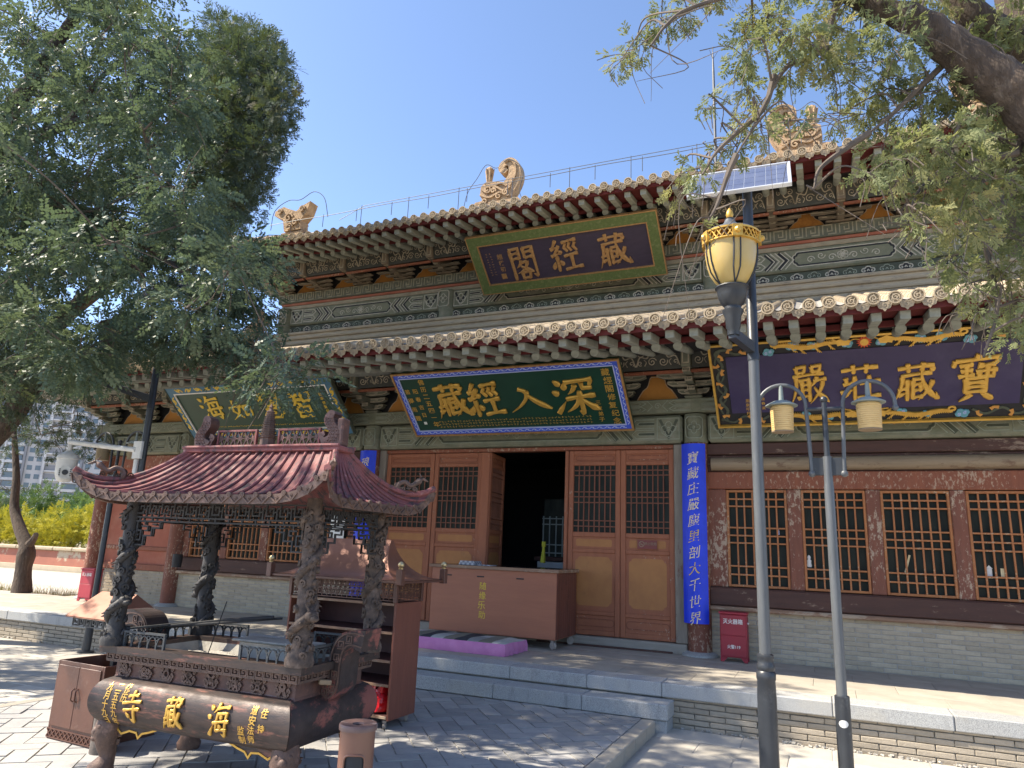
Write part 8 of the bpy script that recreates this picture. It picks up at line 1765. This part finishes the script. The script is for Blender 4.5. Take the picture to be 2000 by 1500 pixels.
for k in range(26):
    x = -44 + 1.12 * k; mb_c = [(x + random.uniform(-.3, .3) + random.gauss(0, .28), 20.2 + random.gauss(0, .3), .8 + random.uniform(0, 1.2) + .35 * (k % 3 == 0), .42) for _ in range(7)] + [(x, 20.2, 1.95 + random.uniform(0, .5), .28)]
    t = thing('golden_shrub', (x, 20.2, GZ), label='golden yellow shrub in the hedge behind the pink wall', cat='shrub', group='golden shrubs behind the pink wall')
    crown('foliage', CT, mb_c, .4, 60, .30, m_yel, t, -.2, .3, 0, 1.2); mb = MB(); mb.tube([(x, 20.2, GZ), (x, 20.2, 1.4)], .04, 6); mb.build('stem', m_twig, t)
for k in range(14):
    x = -72 + 4.1 * k; y = 33 + random.uniform(-2, 3); h = random.uniform(3.4, 4.8); mb_c = [(x + random.gauss(0, 1.0), y + random.gauss(0, .9), h * random.uniform(.35, .95), random.uniform(.6, 1.0)) for _ in range(18)]
    t = thing('far_green_tree', (x, y, GZ), label='round green tree behind the golden shrubs', cat='tree', group='green trees behind the golden shrubs')
    crown('crown', CT, mb_c, .8, 75, .55, m_grn, t, -.1, .4, 0, .9); mb = MB(); mb.tube([(x, y, GZ), (x, y, h * .5)], .12, 7); mb.build('trunk', m_barkdark, t)
# apartment blocks far beyond
m_apt = M('pale_apartment_wall', (.50, .50, .50), (.46, .46, .465), .2, .85, .05); m_aptwhite = M('white_balcony_band', (.66, .67, .68), None, .2, .8, .05); m_aptglass = M('apartment_glass', (.085, .12, .15), (.12, .155, .19), .15, .2, .0, spec=.7); m_aptgrey = M('grey_apartment_panel', (.26, .27, .29), (.235, .245, .265), .2, .8, .05)
def apartment(cx, cy, w, d, h, rz, label, var):
    t = thing('apartment_block', (cx, cy, GZ), rz, label=label, cat='apartment block', group=None)
    mb = MB(); mb.box(-w / 2, w / 2, -d / 2, d / 2, 0, h); mb.build('wall', m_apt, t, world=False)
    nf = int(h / 3.0); bayn = max(4, round(w / 6.5)); bw = w / bayn; gl, wh, gr = MB(), MB(), MB()
    for b in range(bayn):
        x0 = -w / 2 + bw * b; kind = (b + var) % 3
        (gr if kind == 1 else wh).box(x0 - .35, x0 + .35, -d / 2 - 1.0, -d / 2, 0, h + .6)
        for f in range(nf):
            z = 3.0 * f
            if kind == 0: gl.box(x0 + .8, x0 + bw - .8, -d / 2 - .5, -d / 2 - .02, z + 1.0, z + 2.7); wh.box(x0 + .4, x0 + bw - .4, -d / 2 - .9, -d / 2 - .02, z + .0, z + .95)
            elif kind == 1: gl.box(x0 + 1.0, x0 + 2.6, -d / 2 - .06, -d / 2 - .01, z + .9, z + 2.5); gl.box(x0 + bw - 2.6, x0 + bw - 1.0, -d / 2 - .06, -d / 2 - .01, z + .9, z + 2.5)
            else: gr.box(x0 + .5, x0 + bw - .5, -d / 2 - .3, -d / 2 - .02, z + 1.1, z + 2.8); wh.box(x0 + .36, x0 + bw - .36, -d / 2 - .8, -d / 2 - .02, z + .55, z + 1.05)
        
    tag(gl.build('window', m_aptglass, t, world=False), kind='stuff'); tag(wh.build('balcony', m_aptwhite, t, world=False), kind='stuff'); tag(gr.build('wall_panel', m_aptgrey, t, world=False), kind='stuff')
apartment(-252, 168, 62, 16, 58, R(38), 'pale high rise apartment block behind the trunk of the small tree', 0)
apartment(-206, 176, 46, 16, 52, R(30), 'pale high rise apartment block nearer the hall corner', 1)
apartment(-330, 170, 60, 16, 55, R(42), 'pale high rise apartment block at the far left edge', 2)
# tufts of dry grass by the kerb
gb = MB()
for k in range(420):
    x = random.uniform(-17.6, -14.2); y = 10.44 + random.gauss(0, .05); h = random.uniform(.04, .2); gb.tube([(x, y, .30), (x + random.uniform(-.05, .05), y, .30 + h * .6), (x + random.uniform(-.1, .1), y, .30 + h)], [.004, .003, .001], 3, False)
tag(gb.build('dry_grass', M('dry_grass', (.42, .36, .16), (.3, .28, .1), 9, .9, 0)), kind='stuff')
for k in range(34):
    pass
